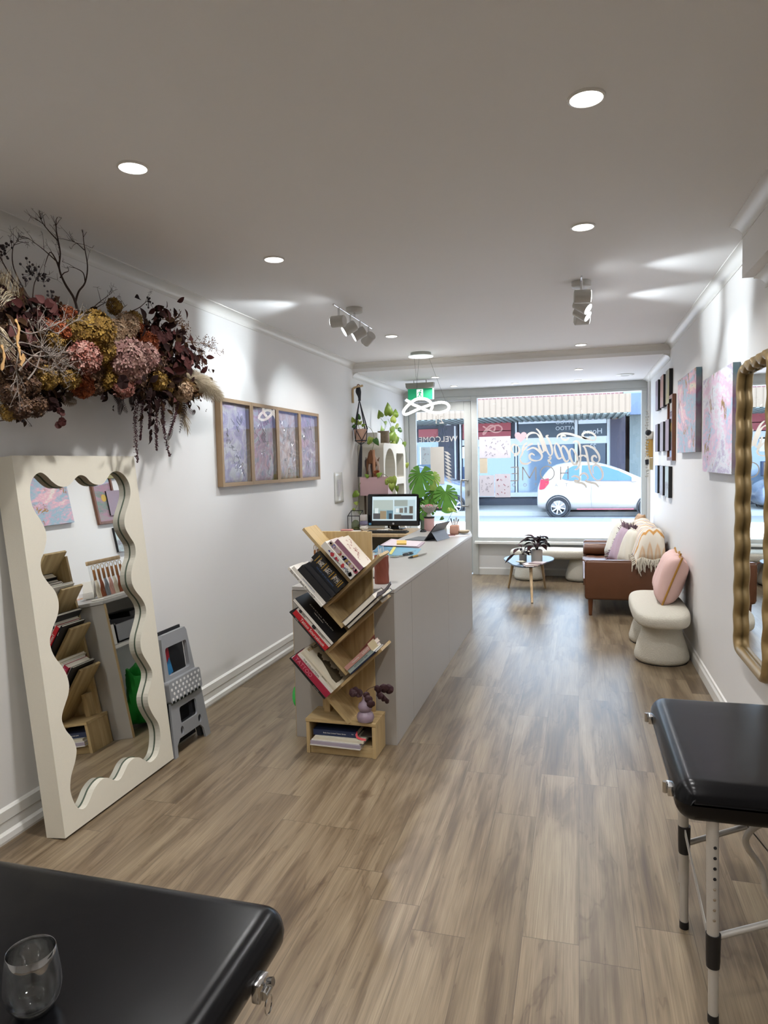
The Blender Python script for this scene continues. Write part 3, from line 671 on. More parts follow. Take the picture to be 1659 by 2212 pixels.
stack(A0, .226, [
 ('white book with blue and grey floral art, leaning right of the gold banded book', .240, .036, .19, 3.42, W_, dict(dec=blobs(3, ['4a4f8a', '8e9094', 'b0323c'], 8), titles=[('spine', 'FLORAL BOTANICAL', .010, TB, .55, .3)])),
 ('book with busy red and pink ornament on its spine', .225, .026, .19, 3.43, BC('rosewhite', 'cbbdb6'), dict(dec=blobs(8, ['8c3448', '5a5f98', '9a8450', 'b7a0a8'], 16))),
 ('pale book at the right end of the topmost row, red swirls on its cover', .205, .030, .17, 3.44, BC('ivory', 'd3cabc'), dict(dec=swirls, spine=BC('plum', '8f6478'))),
], g=gA)
gC = 'books on the middle left slanted shelf'
stack(C0, .006, [
 ('thin black book under the red sourcebook', .285, .012, .20, 3.41, K, dict(titles=[('spine', 'lettering', .007, TW, .2, .5)])),
 ('red book titled Tattoo Sourcebook', .268, .028, .20, 3.405, BC('red', 'b01622', .4), dict(titles=[('spine', 'Tattoo Sourcebook', .024, TW, .56, .5)])),
 ('white spined book with black lettering, between the red sourcebook and the large black hardcover', .268, .022, .21, 3.41, W_, dict(titles=[('spine', 'Banksy.', .016, TB, .16, .5), ('spine', 'WALL AND PIECE', .010, TB, .66, .5)], dec=blobs(21, ['2a2a2c'], 4, False))),
 ('large black hardcover lettered in white capitals on the middle left shelf', .315, .020, .235, 3.40, K, dict(titles=[('cover', 'CHRISTIAN WARLICH', .0165, TW, .52, .40, 1.25), ('cover', 'Tattoo Flash Book', .010, TW, .50, .27)], spine=W_)),
], g=gC)
gE = 'books on the lower left slanted shelf'
stack(E0, .006, [
 ('thinnest white edged black book, lowest on the lower left shelf', .290, .009, .2, 3.41, K, dict(titles=[('spine', 'STUDIO NOTES', .006, TW, .75, .5)])),
 ('thin white paperback under the crimson book', .285, .008, .2, 3.415, W_, {}),
 ('crimson book titled TATTOO on the lower left shelf', .280, .036, .2, 3.40, BC('crimson', '9c1f3c', .4), dict(titles=[('spine', 'TATTOO', .030, BC('rosetitle', 'cf7f90'), .28, .5, 1.1)], dec=blobs(30, ['5a4a86'], 3, False))),
 ('white spined book titled The Collection', .275, .017, .2, 3.405, W_, dict(titles=[('spine', 'THE COLLECTION', .0155, TB, .38, .5)])),
 ('thin cream book between The Collection and the nature book', .270, .013, .2, 3.41, CR, dict(titles=[('spine', 'plants and ferns', .006, TB, .7, .5)])),
 ('cream book titled Wild Australia with a rocky photo on its cover', .272, .018, .23, 3.405, CR, dict(titles=[('rot', 'Wild', .033, TG, .075, .24), ('rot', 'Australia', .033, TB, .075, .62)], dec=island)),
], g=gE)
p = C0 + E1*.200 + E2*.001
book('long black book lying on the middle right shelf with a dark strap', p, -TH, .265, .019, .19, 3.41, K, fore=True)
st = T('book_strap', 'dark grey strap hanging out of the long black book', 'strap', (p.x, 3.41, p.z))
q0 = p + E1*.262 + E2*.014; MB().ribbon(smooth_pts([q0+V((-.02,3.41,-.0)), q0+E1*.03+V((0,3.41,.002)), q0+E1*.075+V((0,3.415,.014))], 5), .05, (-.66,-.3,.69), .004).build('strap_band', mat('smoke_strap', '4a474c', .35), st, True)
book('white paged book lying on the long black book, pages facing out', p + E2*.0205, -TH, .235, .030, .18, 3.40, BC('maroonblack', '2a1c1e'), fore=True)
p = E0 + E1*.212 + E2*.001
gR = 'books lying on the lower right shelf'
book('thin navy book lowest on the lower right shelf', p, -TH, .19, .008, .16, 3.43, BC('navy', '1c2440'), group=gR)
book('grey green book on the lower right shelf between the navy and the pink book', p + E2*.0085, -TH, .185, .022, .16, 3.425, BC('sage', '98a6a4'), [('spine', 'INTO HEART SKIN', .0125, BC('sagetitle', '5c6c6c'), .52, .5)], group=gR)
book('dusty pink book lettered LIGHT on the lower right shelf', p + E2*.0310, -TH, .195, .024, .16, 3.42, BC('dustypink', 'b88a80'), [('spine', 'Discovering', .010, TW, .4, .5), ('spine', 'LIGHT', .018, TW, .8, .5)], group=gR)
nt = T('sticky_note_pad', 'cream note stuck over the right end of the pink and grey green books', 'note', (p.x, 3.42, p.z))
a = p + E1*.185 + E2*.018; MB().prism([(0,0),(.045,0),(.05,.045),(.005,.045)], (a.x, 3.418, a.z), E1, E2, (0,-.002,0)).build('note_sheet', mat('cream_note', 'd8caa6', .7), nt, True, smooth=False)
cd2 = T('bookmark', 'dark red card poking up behind the pink book', 'bookmark', (p.x, 3.5, p.z)); a = p + E1*.08 + E2*.056
MB().prism([(0,0),(.12,0),(.135,.02),(0,.006)], (a.x, 3.52, a.z), E1, E2, (0,.002,0)).build('card', BC('rustcard', '7c4438'), cd2, True, smooth=False)
# flat pile in the base box
def flat(label, x, z, L, t, D, y, cov, titles=(), rz=0, spine=None):
    b = book(label, V((x, 0, z)), 0, L, t, D, y, cov, titles, group='books in the base of the bookshelf', spine=spine); b.rotation_euler = (0, 0, rz); return b
z = .0545
flat('white magazine lowest in the base of the bookshelf', -1.432, z, .295, .006, .15, 3.462, W_, rz=-.04)
flat('lilac grey book in the base of the bookshelf, on the white magazine', -1.430, z+.0065, .292, .018, .15, 3.464, BC('lilacgrey', 'a39aa8'), rz=-.04)
flat('thin white booklet in the base, on the lilac grey book', -1.425, z+.025, .28, .005, .15, 3.47, W_, rz=-.03)
flat('cream book in the base under the navy book', -1.412, z+.0305, .29, .014, .15, 3.475, CR, rz=-.03)
flat('navy hardcover on top of the pile in the base of the bookshelf', -1.425, z+.045, .25, .032, .15, 3.50, BC('navyblue', '1d2a4a'), [('spine', 'Body Suits Limited Tattoo Series', .010, TW, .5, .5), ('spine', 'Vol', .008, TW, .92, .6)], rz=0)
rb = T('ribbon', 'red bookmark ribbon trailing beside the navy hardcover', 'ribbon', (-1.17, 3.5, .11)); MB().ribbon(smooth_pts([(-1.176,3.51,.132), (-1.165,3.49,.112), (-1.14,3.482,.105), (-1.115,3.486,.101)], 5), .012, (0,-.7,.7), .001).build('ribbon_band', BC('redribbon', 'c02a34'), rb, True)
flat('grey brown photo book at the right back of the base', -1.158, z+.045, .075, .006, .12, 3.53, BC('greybrown', '5c544c'))
# ------------------------------------------------------------------ lilac gourd vase with dried eucalyptus
LIL = mat('lilac_glaze', '8f7d8a', .35, var=.2, vs=30)
vs_ = T('gourd_vase', 'lilac double gourd vase on the base of the bookshelf', 'vase', (-1.118, 3.50, .198))
MB().lathe([(.02,0),(.036,.006),(.041,.022),(.036,.04),(.024,.05),(.031,.06),(.034,.072),(.028,.088),(.017,.097),(.013,.108),(.015,.122),(.012,.122),(.010,.105)], (0,0,0), 28, None, False).build('vase_body', LIL, vs_); vs_.scale = (1.18, 1.18, 1.18)
EUC = mat('burgundy_leaf', '3d2228', .6, var=.3, vs=30); TWIG = mat('dark_twig', '3a2a26', .8)
def disc(mb, c, r, nrm, el=1.0, bend=.15):
    nrm = V(nrm).normalized(); u = nrm.orthogonal().normalized(); w = nrm.cross(u); n = 14; c = V(c)
    vs = [c] + [c + u*r*math.cos(2*PI*k/n)*el + w*r*math.sin(2*PI*k/n) + nrm*r*bend*(1 if k % 3 else -.4) for k in range(n)]
    mb.add(vs, [(0, 1+k, 1+(k+1) % n) for k in range(n)])
spg = T('eucalyptus_sprig', 'dried burgundy eucalyptus sprig in the lilac gourd vase', 'sprig', (-1.118, 3.5, .340))
for path, lv in (([(0,0,-.02),(.01,0,.03),(.06,.01,.055),(.11,.02,.05)], [(.075,0,.045,.02),(.11,.0,.052,.024),(.13,.02,.042,.024),(.085,0,.012,.02),(.10,.01,-.005,.018),(.118,.01,-.018,.017)]), ([(0,0,-.02),(-.01,-.01,.02),(-.05,-.02,.04)], [(-.06,-.02,.022,.021),(-.04,-.02,.03,.024),(-.028,-.02,.02,.02),(.03,-.03,-.005,.02),(.042,-.03,-.03,.02),(.015,-.02,.015,.016)])):
    MB().tube(smooth_pts(path, 5), .0015, 6).build('stem', TWIG, spg)
    for x, y, zz, r in lv:
        mb = MB(); disc(mb, (x, y, zz), r*1.15, (rng.uniform(-.5,.5), -1, rng.uniform(-.3,.5))); mb.build('leaf', EUC, spg, solid=.0008)
# ------------------------------------------------------------------ wavy framed mirror leaning on the left wall
TA = math.atan2(.163, 1.656); MN = V((math.cos(TA), 0, math.sin(TA))); MU = V((0, 1, 0)); MV = V((-math.sin(TA), 0, math.cos(TA)))
MO = V((-2.14, 2.392, .0098)); MW, MH, MT = .835, 1.665, .098
CREAMF = mat('cream_textured_frame', 'ddd8c8', .75, var=.02, vs=60, bump=.35, bs=420)
wmir = T('wavy_mirror', 'tall cream framed floor mirror with a wavy cut-out leaning on the left wall', 'mirror', (-2.2, 2.81, 0))
out = [(160,240),(165,200),(185,165),(215,149),(245,165),(275,195),(310,220),(345,225),(375,210),(400,180),(425,163),(455,172),(480,198),(510,213),(545,210),(570,180),(590,152),(620,142),(650,155),(675,185),(690,225),(692,270),(680,320),(665,370),(660,410),(668,450),(690,490),(712,525),(720,560),(718,600),(705,640),(697,690),(702,740),(722,780),(752,818),(772,858),(776,900),(763,960),(750,1010),(746,1060),(756,1110),(785,1160),(806,1200),(808,1240),(796,1290),(785,1340),(791,1390),(815,1440),(840,1480),(851,1530),(850,1590),(840,1640),(820,1672),(795,1688),(768,1677),(740,1662),(710,1667),(682,1695),(660,1740),(640,1775),(618,1786),(590,1776),(560,1770),(530,1790),(500,1832),(478,1885),(456,1925),(430,1938),(405,1920),(385,1880),(373,1830),(378,1760),(395,1700),(405,1650),(405,1610),(385,1560),(352,1520),(330,1470),(331,1430),(346,1380),(362,1330),(367,1280),(355,1225),(330,1180),(292,1130),(270,1080),(266,1030),(282,970),(302,920),(312,870),(308,820),(290,775),(256,735),(226,690),(216,640),(222,600),(238,550),(247,500),(240,450),(215,400),(182,350),(163,295)]
hole = []
for x, y in out:
    q = PLN(x/2.458, 960+y/2.458, MO, MN) - MO; hole.append((q.dot(MU), q.dot(MV)))
hole = [(p.x, p.y) for p in smooth_pts([(a, b, 0) for a, b in hole], 3, True)]
def L3(u, v, w_): return MO + MU*u + MV*v + MN*w_
bm = bmesh.new()
outer = [bm.verts.new(L3(u, v, 0)) for u, v in ((0,0),(MW,0),(MW,MH),(0,MH))]
inner = [bm.verts.new(L3(u, v, 0)) for u, v in hole]
ed = [bm.edges.new((outer[i], outer[(i+1) % 4])) for i in range(4)] + [bm.edges.new((inner[i], inner[(i+1) % len(inner)])) for i in range(len(inner))]
bmesh.ops.triangle_fill(bm, edges=ed, use_beauty=True, normal=MN)
mb = MB(); mb.bm(bm)
n = len(hole)
mb.add([L3(u, v, 0) for u, v in hole]+[L3(u, v, -.036) for u, v in hole], [(i, (i+1) % n, n+(i+1) % n, n+i) for i in range(n)])
oc = [(0,0),(MW,0),(MW,MH),(0,MH)]
mb.add([L3(u, v, 0) for u, v in oc]+[L3(u, v, -MT) for u, v in oc], [(i, (i+1) % 4, 4+(i+1) % 4, 4+i) for i in range(4)]+[(4,5,6,7)])
mb.build('mirror_frame', CREAMF, wmir, True, smooth=False)
us = [p[0] for p in hole]; vs2 = [p[1] for p in hole]
a, b, c, d = min(us)-.02, max(us)+.02, min(vs2)-.02, max(vs2)+.02
MB().quad(L3(a, c, -.035), L3(b, c, -.035), L3(b, d, -.035), L3(a, d, -.035)).build('mirror_glass', MIRROR, wmir, True, smooth=False)
cu_, cv_ = sum(us)/n, sum(vs2)/n
def inset(k):
    r = []
    for i in range(n):
        p, q = hole[i-1], hole[(i+1) % n]; tx, ty = q[0]-p[0], q[1]-p[1]; l = math.hypot(tx, ty); r.append((hole[i][0]-ty/l*k, hole[i][1]+tx/l*k))
    return r
ar = sum(hole[i][0]*hole[(i+1) % n][1]-hole[(i+1) % n][0]*hole[i][1] for i in range(n)); sg = 1 if ar > 0 else -1
for k, w0, w1, mt, nm in ((.004, -.0318, -.0346, mat('mirror_edge_green', '4f5c4c', .4), 'mirror_edge'),):
    ins = inset(sg*k)
    MB().add([L3(u, v, w0) for u, v in hole]+[L3(u, v, w0) for u, v in ins]+[L3(u, v, w1) for u, v in ins], [(i, (i+1) % n, n+(i+1) % n, n+i) for i in range(n)]+[(n+i, n+(i+1) % n, 2*n+(i+1) % n, 2*n+i) for i in range(n)]).build(nm, mt, wmir, True, smooth=False)
# ------------------------------------------------------------------ folding step stool with the things behind it
SG1 = mat('stool_grey', '8e9093', .5, var=.03); SG2 = mat('stool_dark', '4a4c50', .6); WDOT = mat('white_dot', 'd8d8d8', .6)
ss = T('step_stool', 'grey plastic folding step stool with white dots leaning beside the wavy mirror', 'step stool', (-2.2, 3.44, 0))
SO = V((-2.135, 3.236, 0)); th2 = R(7); SN = V((math.cos(th2), 0, math.sin(th2))); SV = V((-math.sin(th2), 0, math.cos(th2)))
def S3(u, v, w_=0): return SO + V((0, u*.69, 0)) + SV*v + SN*w_
def plate(outer, holes, w0, w1, name, mt, bev=0):
    bm = bmesh.new(); ed = []; mb = MB()
    for lp in [outer]+holes:
        vv = [bm.verts.new(S3(u, v, w1)) for u, v in lp]; ed += [bm.edges.new((vv[i], vv[(i+1) % len(vv)])) for i in range(len(vv))]
    bmesh.ops.triangle_fill(bm, edges=ed, use_beauty=True, normal=SN); g = bm.copy(); mb.bm(bm)
    bmesh.ops.translate(g, verts=g.verts[:], vec=SN*(w0-w1)); mb.bm(g)
    for lp in [outer]+holes:
        k = len(lp); mb.add([S3(u, v, w1) for u, v in lp]+[S3(u, v, w0) for u, v in lp], [(i, (i+1) % k, k+(i+1) % k, k+i) for i in range(k)])
    return mb.build(name, mt, ss, True, smooth=False)
def rrect(a, b, c, d, r, n=4):
    return [(x+r*math.cos(t), y+r*math.sin(t)) for x, y, t0 in ((c-r,d-r,0),(a+r,d-r,PI/2),(a+r,b+r,PI),(c-r,b+r,1.5*PI)) for t in [t0+PI/2*i/n for i in range(n+1)]]
ci = lambda x, y, r: [(x+r*math.cos(2*PI*i/18), y+r*math.sin(2*PI*i/18)) for i in range(18)]
plate([(0,0),(.045,0),(.055,.06),(.10,.09),(.41,.09),(.455,.06),(.47,0),(.54,0),(.50,.30),(.04,.30)], [rrect(.15,.16,.40,.255,.02), ci(.15,.125,.024), ci(.42,.125,.024)], -.012, 0, 'front_legs', SG1)
plate([(.02,.0),(.07,.0),(.09,.08),(.46,.08),(.48,0),(.565,0),(.515,.315),(.03,.315)], [rrect(.16,.15,.41,.26,.02), ci(.16,.12,.03), ci(.43,.12,.03)], -.06, -.035, 'rear_legs', SG2)
MB().prism([(0,0),(.05,0),(.05,.006),(0,.006)], S3(.54,0,-.05), (MN*1), (0,1,0), S3(.50,.30)-S3(.54,0)).build('side_rail', SG1, ss, True, smooth=False)
plate(rrect(.03,.30,.50,.42,.02), [], -.03, .014, 'top_step', SG1)
mb = MB()
for j in range(4):
    for i in range(8): mb.lathe([(.0085,0),(.0085,.0015),(.001,.002)], S3(.06+i*.055+(.027 if j % 2 else 0), .322+j*.026, .0138), 10, frame(V((0,0,0)), (0,1,0), SV).to_3x3().to_4x4(), True)
mb.build('grip_dots', WDOT, ss, True)
mb = MB()
for i in range(8): mb.box((0,0,0), (.02,.012,.004), MX.Translation(S3(.05+i*.055, .298, .012)) @ frame(V((0,0,0)), (0,1,0), SV))
mb.build('hinge_tabs', BLACKP, ss, True, smooth=False)
plate([(.05,.42),(.49,.42),(.45,.655),(.43,.675),(.10,.675),(.08,.655)], [rrect(.11,.44,.425,.60,.02)], -.04, -.015, 'folded_legs', SG1)
rbg = T('folder', 'black folder standing behind the step stool', 'folder', (-2.27, 3.35, 0))
MB().box((0,.02,.0), (.34,.68,.012), MX.Translation(S3(.03, 0, -.10)) @ frame(V((0,0,0)), (0,1,0), SV)).build('folder_cover', BLACKM, rbg, True, smooth=False)
rc = T('red_pack', 'red packet with yellow and blue print tucked behind the step stool', 'packet', (-2.2, 3.3, .3))
MB().rbox((.06,.34,0), (.16,.59,.014), .004, 2, MX.Translation(S3(.03, 0, -.078)) @ frame(V((0,0,0)), (0,1,0), SV)).build('packet_body', mat('red_packet', 'a81c2e', .4), rc, True)
MB().prism([(.17,.42),(.24,.44),(.22,.53),(.19,.50)], S3(-.07,0,-.0632), (0,1,0), SV, SN*.001).build('printed_shape', mat('blue_print', '2c6f9c', .5), rc, True, smooth=False)
MB().prism([(.16,.38),(.25,.39),(.24,.43),(.17,.42)], S3(-.07,0,-.0630), (0,1,0), SV, SN*.001).build('printed_shape', mat('yellow_print', 'c9962c', .5), rc, True, smooth=False)
# ------------------------------------------------------------------ dried flower installation
wr = T('dried_flower_garland', 'large hanging garland of dried hydrangeas, pampas, burgundy leaves and twigs above the wavy mirror', 'dried flowers', (LW, 2.9, 2.1))
fr_ = random.Random(21)
def G(px, py, x=-2.2): return FX(px, py, x)
HC = {'must': ['8a6a2c', 'a5843c', '6f5424'], 'pink': ['a8807a', 'b8968c', '94706a'], 'rose': ['985f54', 'b0857a', '7c4434'], 'beige': ['a88c70', 'b9a084', '8c7058'], 'rust': ['8c4420', '9c5028', '6a3018'], 'brown': ['5a4030', '6c5038', '4a3428']}
HM = {k: [mat('petal_%s_%d' % (k, i), c, .85, var=.25, vs=60) for i, c in enumerate(v)] for k, v in HC.items()}
def hydrangea(px, py, x, rad_px, kind, n=None):
    c = G(px, py, x); D = (c-CAM).dot(cf); r = rad_px/F_PX*D; mb = MB()
    n = n or int(80+rad_px*9)
    ps = r*.12+.0038
    for k in range(n):
        zz = 1-2*(k+.5)/n; ph = k*2.39996; rr = math.sqrt(1-zz*zz); d = V((rr*math.cos(ph), rr*math.sin(ph), zz))
        if d.x < -.55: continue
        p = c + V((d.x*r*.85, d.y*r, d.z*r*.9))*fr_.uniform(.82, 1.08)
        nn = (d+V((fr_.gauss(0,.35), fr_.gauss(0,.35), fr_.gauss(0,.35)))).normalized(); u = nn.orthogonal().normalized(); w = nn.cross(u); a0 = fr_.uniform(0, 6); mb.m(fr_.choice((0,0,1,1,2)))
        for q in range(4):
            a = a0+q*PI/2; e = u*math.cos(a)+w*math.sin(a); s_ = u*math.cos(a+PI/2)+w*math.sin(a+PI/2); lf = fr_.uniform(.1,.6)*ps
            mb.add([p, p+e*ps*.6+s_*ps*.42+nn*lf*.5, p+e*ps*1.1+nn*lf, p+e*ps*.6-s_*ps*.42+nn*lf*.5], [(0,1,2),(0,2,3)])
    mb.build('hydrangea_head', HM[kind], wr, True, smooth=False)
for a in ((278,775,-2.08,47,'pink'),(310,770,-2.12,34,'pink'),(182,772,-2.08,36,'rose'),(255,722,-2.12,34,'beige'),(275,700,-2.14,26,'beige'),(265,835,-2.12,26,'rose'),(205,712,-2.10,42,'must'),(165,720,-2.14,32,'must'),(246,662,-2.2,18,'must'),(215,752,-2.12,34,'must'),(232,785,-2.16,30,'must'),(96,815,-2.12,28,'must'),(148,815,-2.14,26,'must'),(340,822,-2.16,22,'must'),(355,835,-2.2,20,'must'),(290,690,-2.2,18,'must'),(118,735,-2.12,22,'must'),(132,715,-2.1,20,'rust'),(318,740,-2.12,26,'rust'),(300,720,-2.16,22,'rust'),(100,705,-2.14,18,'rust'),(145,680,-2.18,20,'rust'),(175,832,-2.18,28,'rust'),(215,820,-2.2,26,'must'),(40,880,-2.14,28,'brown'),(75,875,-2.14,26,'brown'),(25,850,-2.14,28,'brown'),(20,890,-2.16,20,'must'),(120,780,-2.16,32,'brown'),(60,790,-2.16,34,'brown'),(20,800,-2.14,32,'brown'),(395,845,-2.16,24,'beige'),(370,820,-2.2,24,'brown'),(200,800,-2.2,34,'brown'),(150,765,-2.2,36,'brown'),(180,838,-2.16,22,'rust'),(235,815,-2.16,26,'must'),(290,815,-2.18,28,'brown'),(205,835,-2.2,20,'brown'),(380,800,-2.16,22,'brown'),(55,830,-2.14,30,'brown'),(110,750,-2.16,26,'brown'),(300,845,-2.2,20,'brown'),(10,680,-2.2,30,'brown'),(345,760,-2.2,30,'brown'),(330,790,-2.2,34,'brown'),(15,730,-2.16,30,'brown'),(70,740,-2.18,34,'brown')):
    hydrangea(*a)
# burgundy leaves
LEAFM = [mat('leaf_burgundy_a', '22110f', .9, var=.3, vs=30, spec=.15), mat('leaf_burgundy_b', '3a1c1a', .9, var=.3, vs=30, spec=.15), mat('leaf_mauve', '5c3c3a', .9, var=.25, vs=30, spec=.15), mat('leaf_brown', '32200f', .9, var=.3, vs=30, spec=.15)]
def leaf(mb, p, d, L, w, nrm, curl=.25):
    p, d = V(p), V(d).normalized(); nrm = V(nrm); s_ = d.cross(nrm).normalized(); nn = s_.cross(d).normalized(); n = 5; vs = []
    for i in range(n+1):
        t = i/n; ww = w*math.sin(PI*min(1, t*1.0+.02))**.8*(1-.25*t); c = p+d*L*t - nn*curl*L*t*t
        vs += [c-s_*ww/2+nn*ww*.18, c, c+s_*ww/2+nn*ww*.18]
    mb.add(vs, [f for i in range(n) for f in ((i*3, i*3+1, i*3+4, i*3+3), (i*3+1, i*3+2, i*3+5, i*3+4))])
def cluster(px, py, sx, sy, n, x=-2.18, Lr=(.04, .075), mi=None, name='leaf_cluster', aim=None):
    mb = MB()
    for k in range(n):
        p = G(px+fr_.gauss(0, sx), py+fr_.gauss(0, sy), x+fr_.uniform(-.08, .08)); mb.m(fr_.choice(mi or (0,0,1,3)))
        d = V((fr_.uniform(.0,.9), fr_.uniform(-1,1), fr_.uniform(-1,.8))) if aim is None else V(aim)+V((fr_.gauss(0,.4), fr_.gauss(0,.5), fr_.gauss(0,.5)))
        L = fr_.uniform(*Lr); leaf(mb, p, d, L, L*fr_.uniform(.5,.8), (1, fr_.uniform(-.6,.6), fr_.uniform(-.6,.6)))
    tag(mb.build(name, LEAFM, wr, True), kind='stuff')
for a in ((345,700,22,22,55),(375,725,22,20,50),(390,760,18,18,40),(330,730,20,20,40),(355,780,24,20,50),(400,790,20,18,36),(310,800,18,14,30)): cluster(*a, mi=(0,0,1,1,3))
for a in ((70,680,22,14,34),(25,660,14,14,24),(105,665,16,12,22),(50,720,24,18,40),(20,770,18,26,40)): cluster(*a, mi=(0,1,1,2,3))
for a in ((110,840,26,16,40),(40,830,26,24,50),(270,800,60,16,50),(130,700,30,20,30),(180,690,26,14,22),(200,760,70,26,70),(80,770,50,30,80)): cluster(*a, x=-2.26, mi=(0,0,3,3))
cluster(310, 845, 20, 14, 26, mi=(0,0,0,3)); cluster(330, 900, 6, 25, 24, x=-2.2, Lr=(.03,.05), mi=(0,0), aim=(.3,0,-1)); cluster(420, 845, 18, 14, 26, x=-2.2, Lr=(.025,.045), mi=(3,3,1)); cluster(400,865,20,8,20,x=-2.2,Lr=(.03,.05),mi=(3,3,1))
def discs(pts, name='round_leaf', mi=1):
    for px, py, rp, x in pts:
        mb = MB(); c = G(px, py, x); r = rp/F_PX*(c-CAM).dot(cf); mb.m(mi if fr_.random() < .7 else 2); disc(mb, c, r, (1, fr_.uniform(-.5,.1), fr_.uniform(-.2,.4)))
        mb.build(name, LEAFM, wr, True, smooth=True)
for a in ((250,845,40,8,40),(360,850,30,10,40),(340,870,26,16,40),(60,860,40,20,60),(385,810,26,26,50)): cluster(*a, x=-2.22, mi=(0,0,3,3), Lr=(.03,.06))
discs([(348,727,12,-2.05),(366,725,10,-2.04),(335,713,10,-2.05),(408,775,14,-2.1),(398,772,12,-2.1),(405,785,13,-2.08),(355,680,10,-2.2),(345,668,9,-2.2),(385,750,12,-2.1)])
discs([(265,825,16,-2.03)], mi=0)
discs([(122,882,8,-2.2),(132,890,10,-2.2),(134,911,10,-2.19),(126,918,8,-2.2)], 'hanging_eucalyptus')
MB().tube(smooth_pts([G(115,845,-2.2), G(126,870,-2.2), G(134,905,-2.2)], 5), .0018, 5).build('eucalyptus_stem', TWIG, wr, True)
# pampas plumes
PAMP = [mat('pampas_a', 'cabda3', .95), mat('pampas_b', 'ad9c80', .95)]
def plume(a, b, w0, n, x=-2.2, drop=.3, name='pampas_plume', mats=None):
    A, B = G(*a, x), G(*b, x-.05); mb = MB(); ax = (B-A); L = ax.length; ax = ax/L
    for k in range(n):
        t = fr_.random()**.8; p = A+ax*L*t*.85; s_ = V((fr_.gauss(0,1), fr_.gauss(0,1), fr_.gauss(0,1)-drop)); s_ = (s_-ax*s_.dot(ax)).normalized()
        ln = L*fr_.uniform(.18,.36)*(1-.5*t); wd = w0*(math.sin(PI*min(.95, t*.8+.15)))
        q = p+ax*ln*.6+s_*wd*.6; e = p+ax*ln+s_*wd+V((0,0,-drop*.03)); mb.m(fr_.choice((0,0,1))); mb.tube([p, q, e], [.0011,.0009,.0003], 3, False)
    mb.build(name, mats or PAMP, wr, True)
plume((375,785), (484,862), .075, 900, -2.2); plume((385,800), (478,848), .055, 500, -2.16); plume((385,850), (408,940), .035, 160, -2.28); plume((60,660), (-40,590), .09, 330, -2.16); plume((-10,690), (14,800), .05, 200, -2.1)
plume((370,800), (430,860), .05, 260, -2.14, name='dried_grass', mats=[mat('grass_ochre', '7c5c2c', .9), mat('grass_brown', '5c4428', .9)]); plume((340,800),(400,900), .05, 260, -2.2, name='dried_grass', mats=[mat('grass_ochre', '7c5c2c', .9), mat('grass_brown', '5c4428', .9)])
# hanging amaranth strings
AMA = [mat('amaranth_a', '3c2026', .9), mat('amaranth_b', '55323a', .9)]
for a, m_, b, w in (((300,850),(292,910),(297,996),.014),((310,850),(306,900),(303,950),.010),((342,850),(338,900),(338,972),.012),((356,850),(352,910),(366,985),.014),((322,850),(324,890),(322,925),.010),((352,840),(350,880),(356,935),.012),((388,850),(378,900),(365,940),.008)):
    pts = smooth_pts([G(*a,-2.2), G(*m_,-2.19), G(*b,-2.2)], 22); mb = MB(); N = len(pts)
    for i, p in enumerate(pts):
        for q in range(9):
            mb.m(q % 2); o = V((fr_.gauss(0,1), fr_.gauss(0,1), fr_.gauss(0,1)))*w*.55*(1-.6*i/N); s_ = fr_.uniform(.0022,.0042)
            c = p+o; mb.add([c+V((s_,0,0)), c+V((0,s_,0)), c-V((s_,0,0)), c-V((0,s_,0)), c+V((0,0,s_)), c-V((0,0,s_))], [(0,1,4),(1,2,4),(2,3,4),(3,0,4),(1,0,5),(2,1,5),(3,2,5),(0,3,5)])
    mb.build('amaranth_string', AMA, wr, True)
# ferns
FERN = mat('dried_fern', '332724', .9); FERN2 = mat('dusty_fern', '6a5c4c', .9)
def fern(pts, w, mt, x=-2.2, n=22):
    P = smooth_pts([G(*p, x) for p in pts], 10); mb = MB(); mb.tube(P, .0014, 4)
    N = len(P)
    for i in range(1, N):
        t = (P[i]-P[i-1]).normalized(); s_ = t.cross(V((1,0,0))).normalized(); ln = w*math.sin(PI*(.15+.8*i/N))
        for sg_ in (-1, 1): leaf(mb, P[i], t*.5+s_*sg_, ln, ln*.3, (1,0,0), .15)
    mb.build('fern_frond', mt, wr, True)
fern([(240,835),(256,860),(275,890)], .035, FERN); fern([(265,840),(262,870),(258,895)], .03, FERN); fern([(280,835),(285,860),(286,880)], .03, FERN); fern([(405,845),(400,880),(388,935)], .03, FERN); fern([(395,870),(415,890),(422,888)], .022, FERN); fern([(135,835),(145,862),(165,868)], .035, FERN2); fern([(100,840),(98,862),(108,875)], .03, FERN); fern([(375,880),(370,930),(362,950)], .025, FERN)
# twigs with fine side shoots
def twig(pts, r, mt, x=-2.22, shoots=0, tips=None, name='twig'):
    P = smooth_pts([G(*p, x+i*.004) for i, p in enumerate(pts)], 5); mb = MB(); n = len(P); mb.tube(P, [r*(1-.75*i/n) for i in range(n)], 6)
    for k in range(shoots):
        i = fr_.randrange(n//2, n); p = P[i]; t = (P[i]-P[i-1]).normalized(); d = (t+V((fr_.gauss(0,.2), fr_.gauss(0,.8), fr_.gauss(.1,.5)))).normalized(); L = fr_.uniform(.03,.08); q = p+d*L
        mb.tube([p, p+d*L*.5+V((0,0,.004)), q], [.0013,.001,.0006], 4)
        for z_ in range(3):
            e = q+V((fr_.gauss(0,.2), fr_.gauss(0,1), fr_.gauss(.4,.8))).normalized()*fr_.uniform(.012,.03); mb.tube([q, e], [.0006,.0005], 3)
            if tips: mb.ball(e, tips, 5, 4)
    mb.build(name, mt, wr, True)
DT = mat('twig_brown', '40302a', .85); GT = mat('twig_grey', '7a7068', .9)
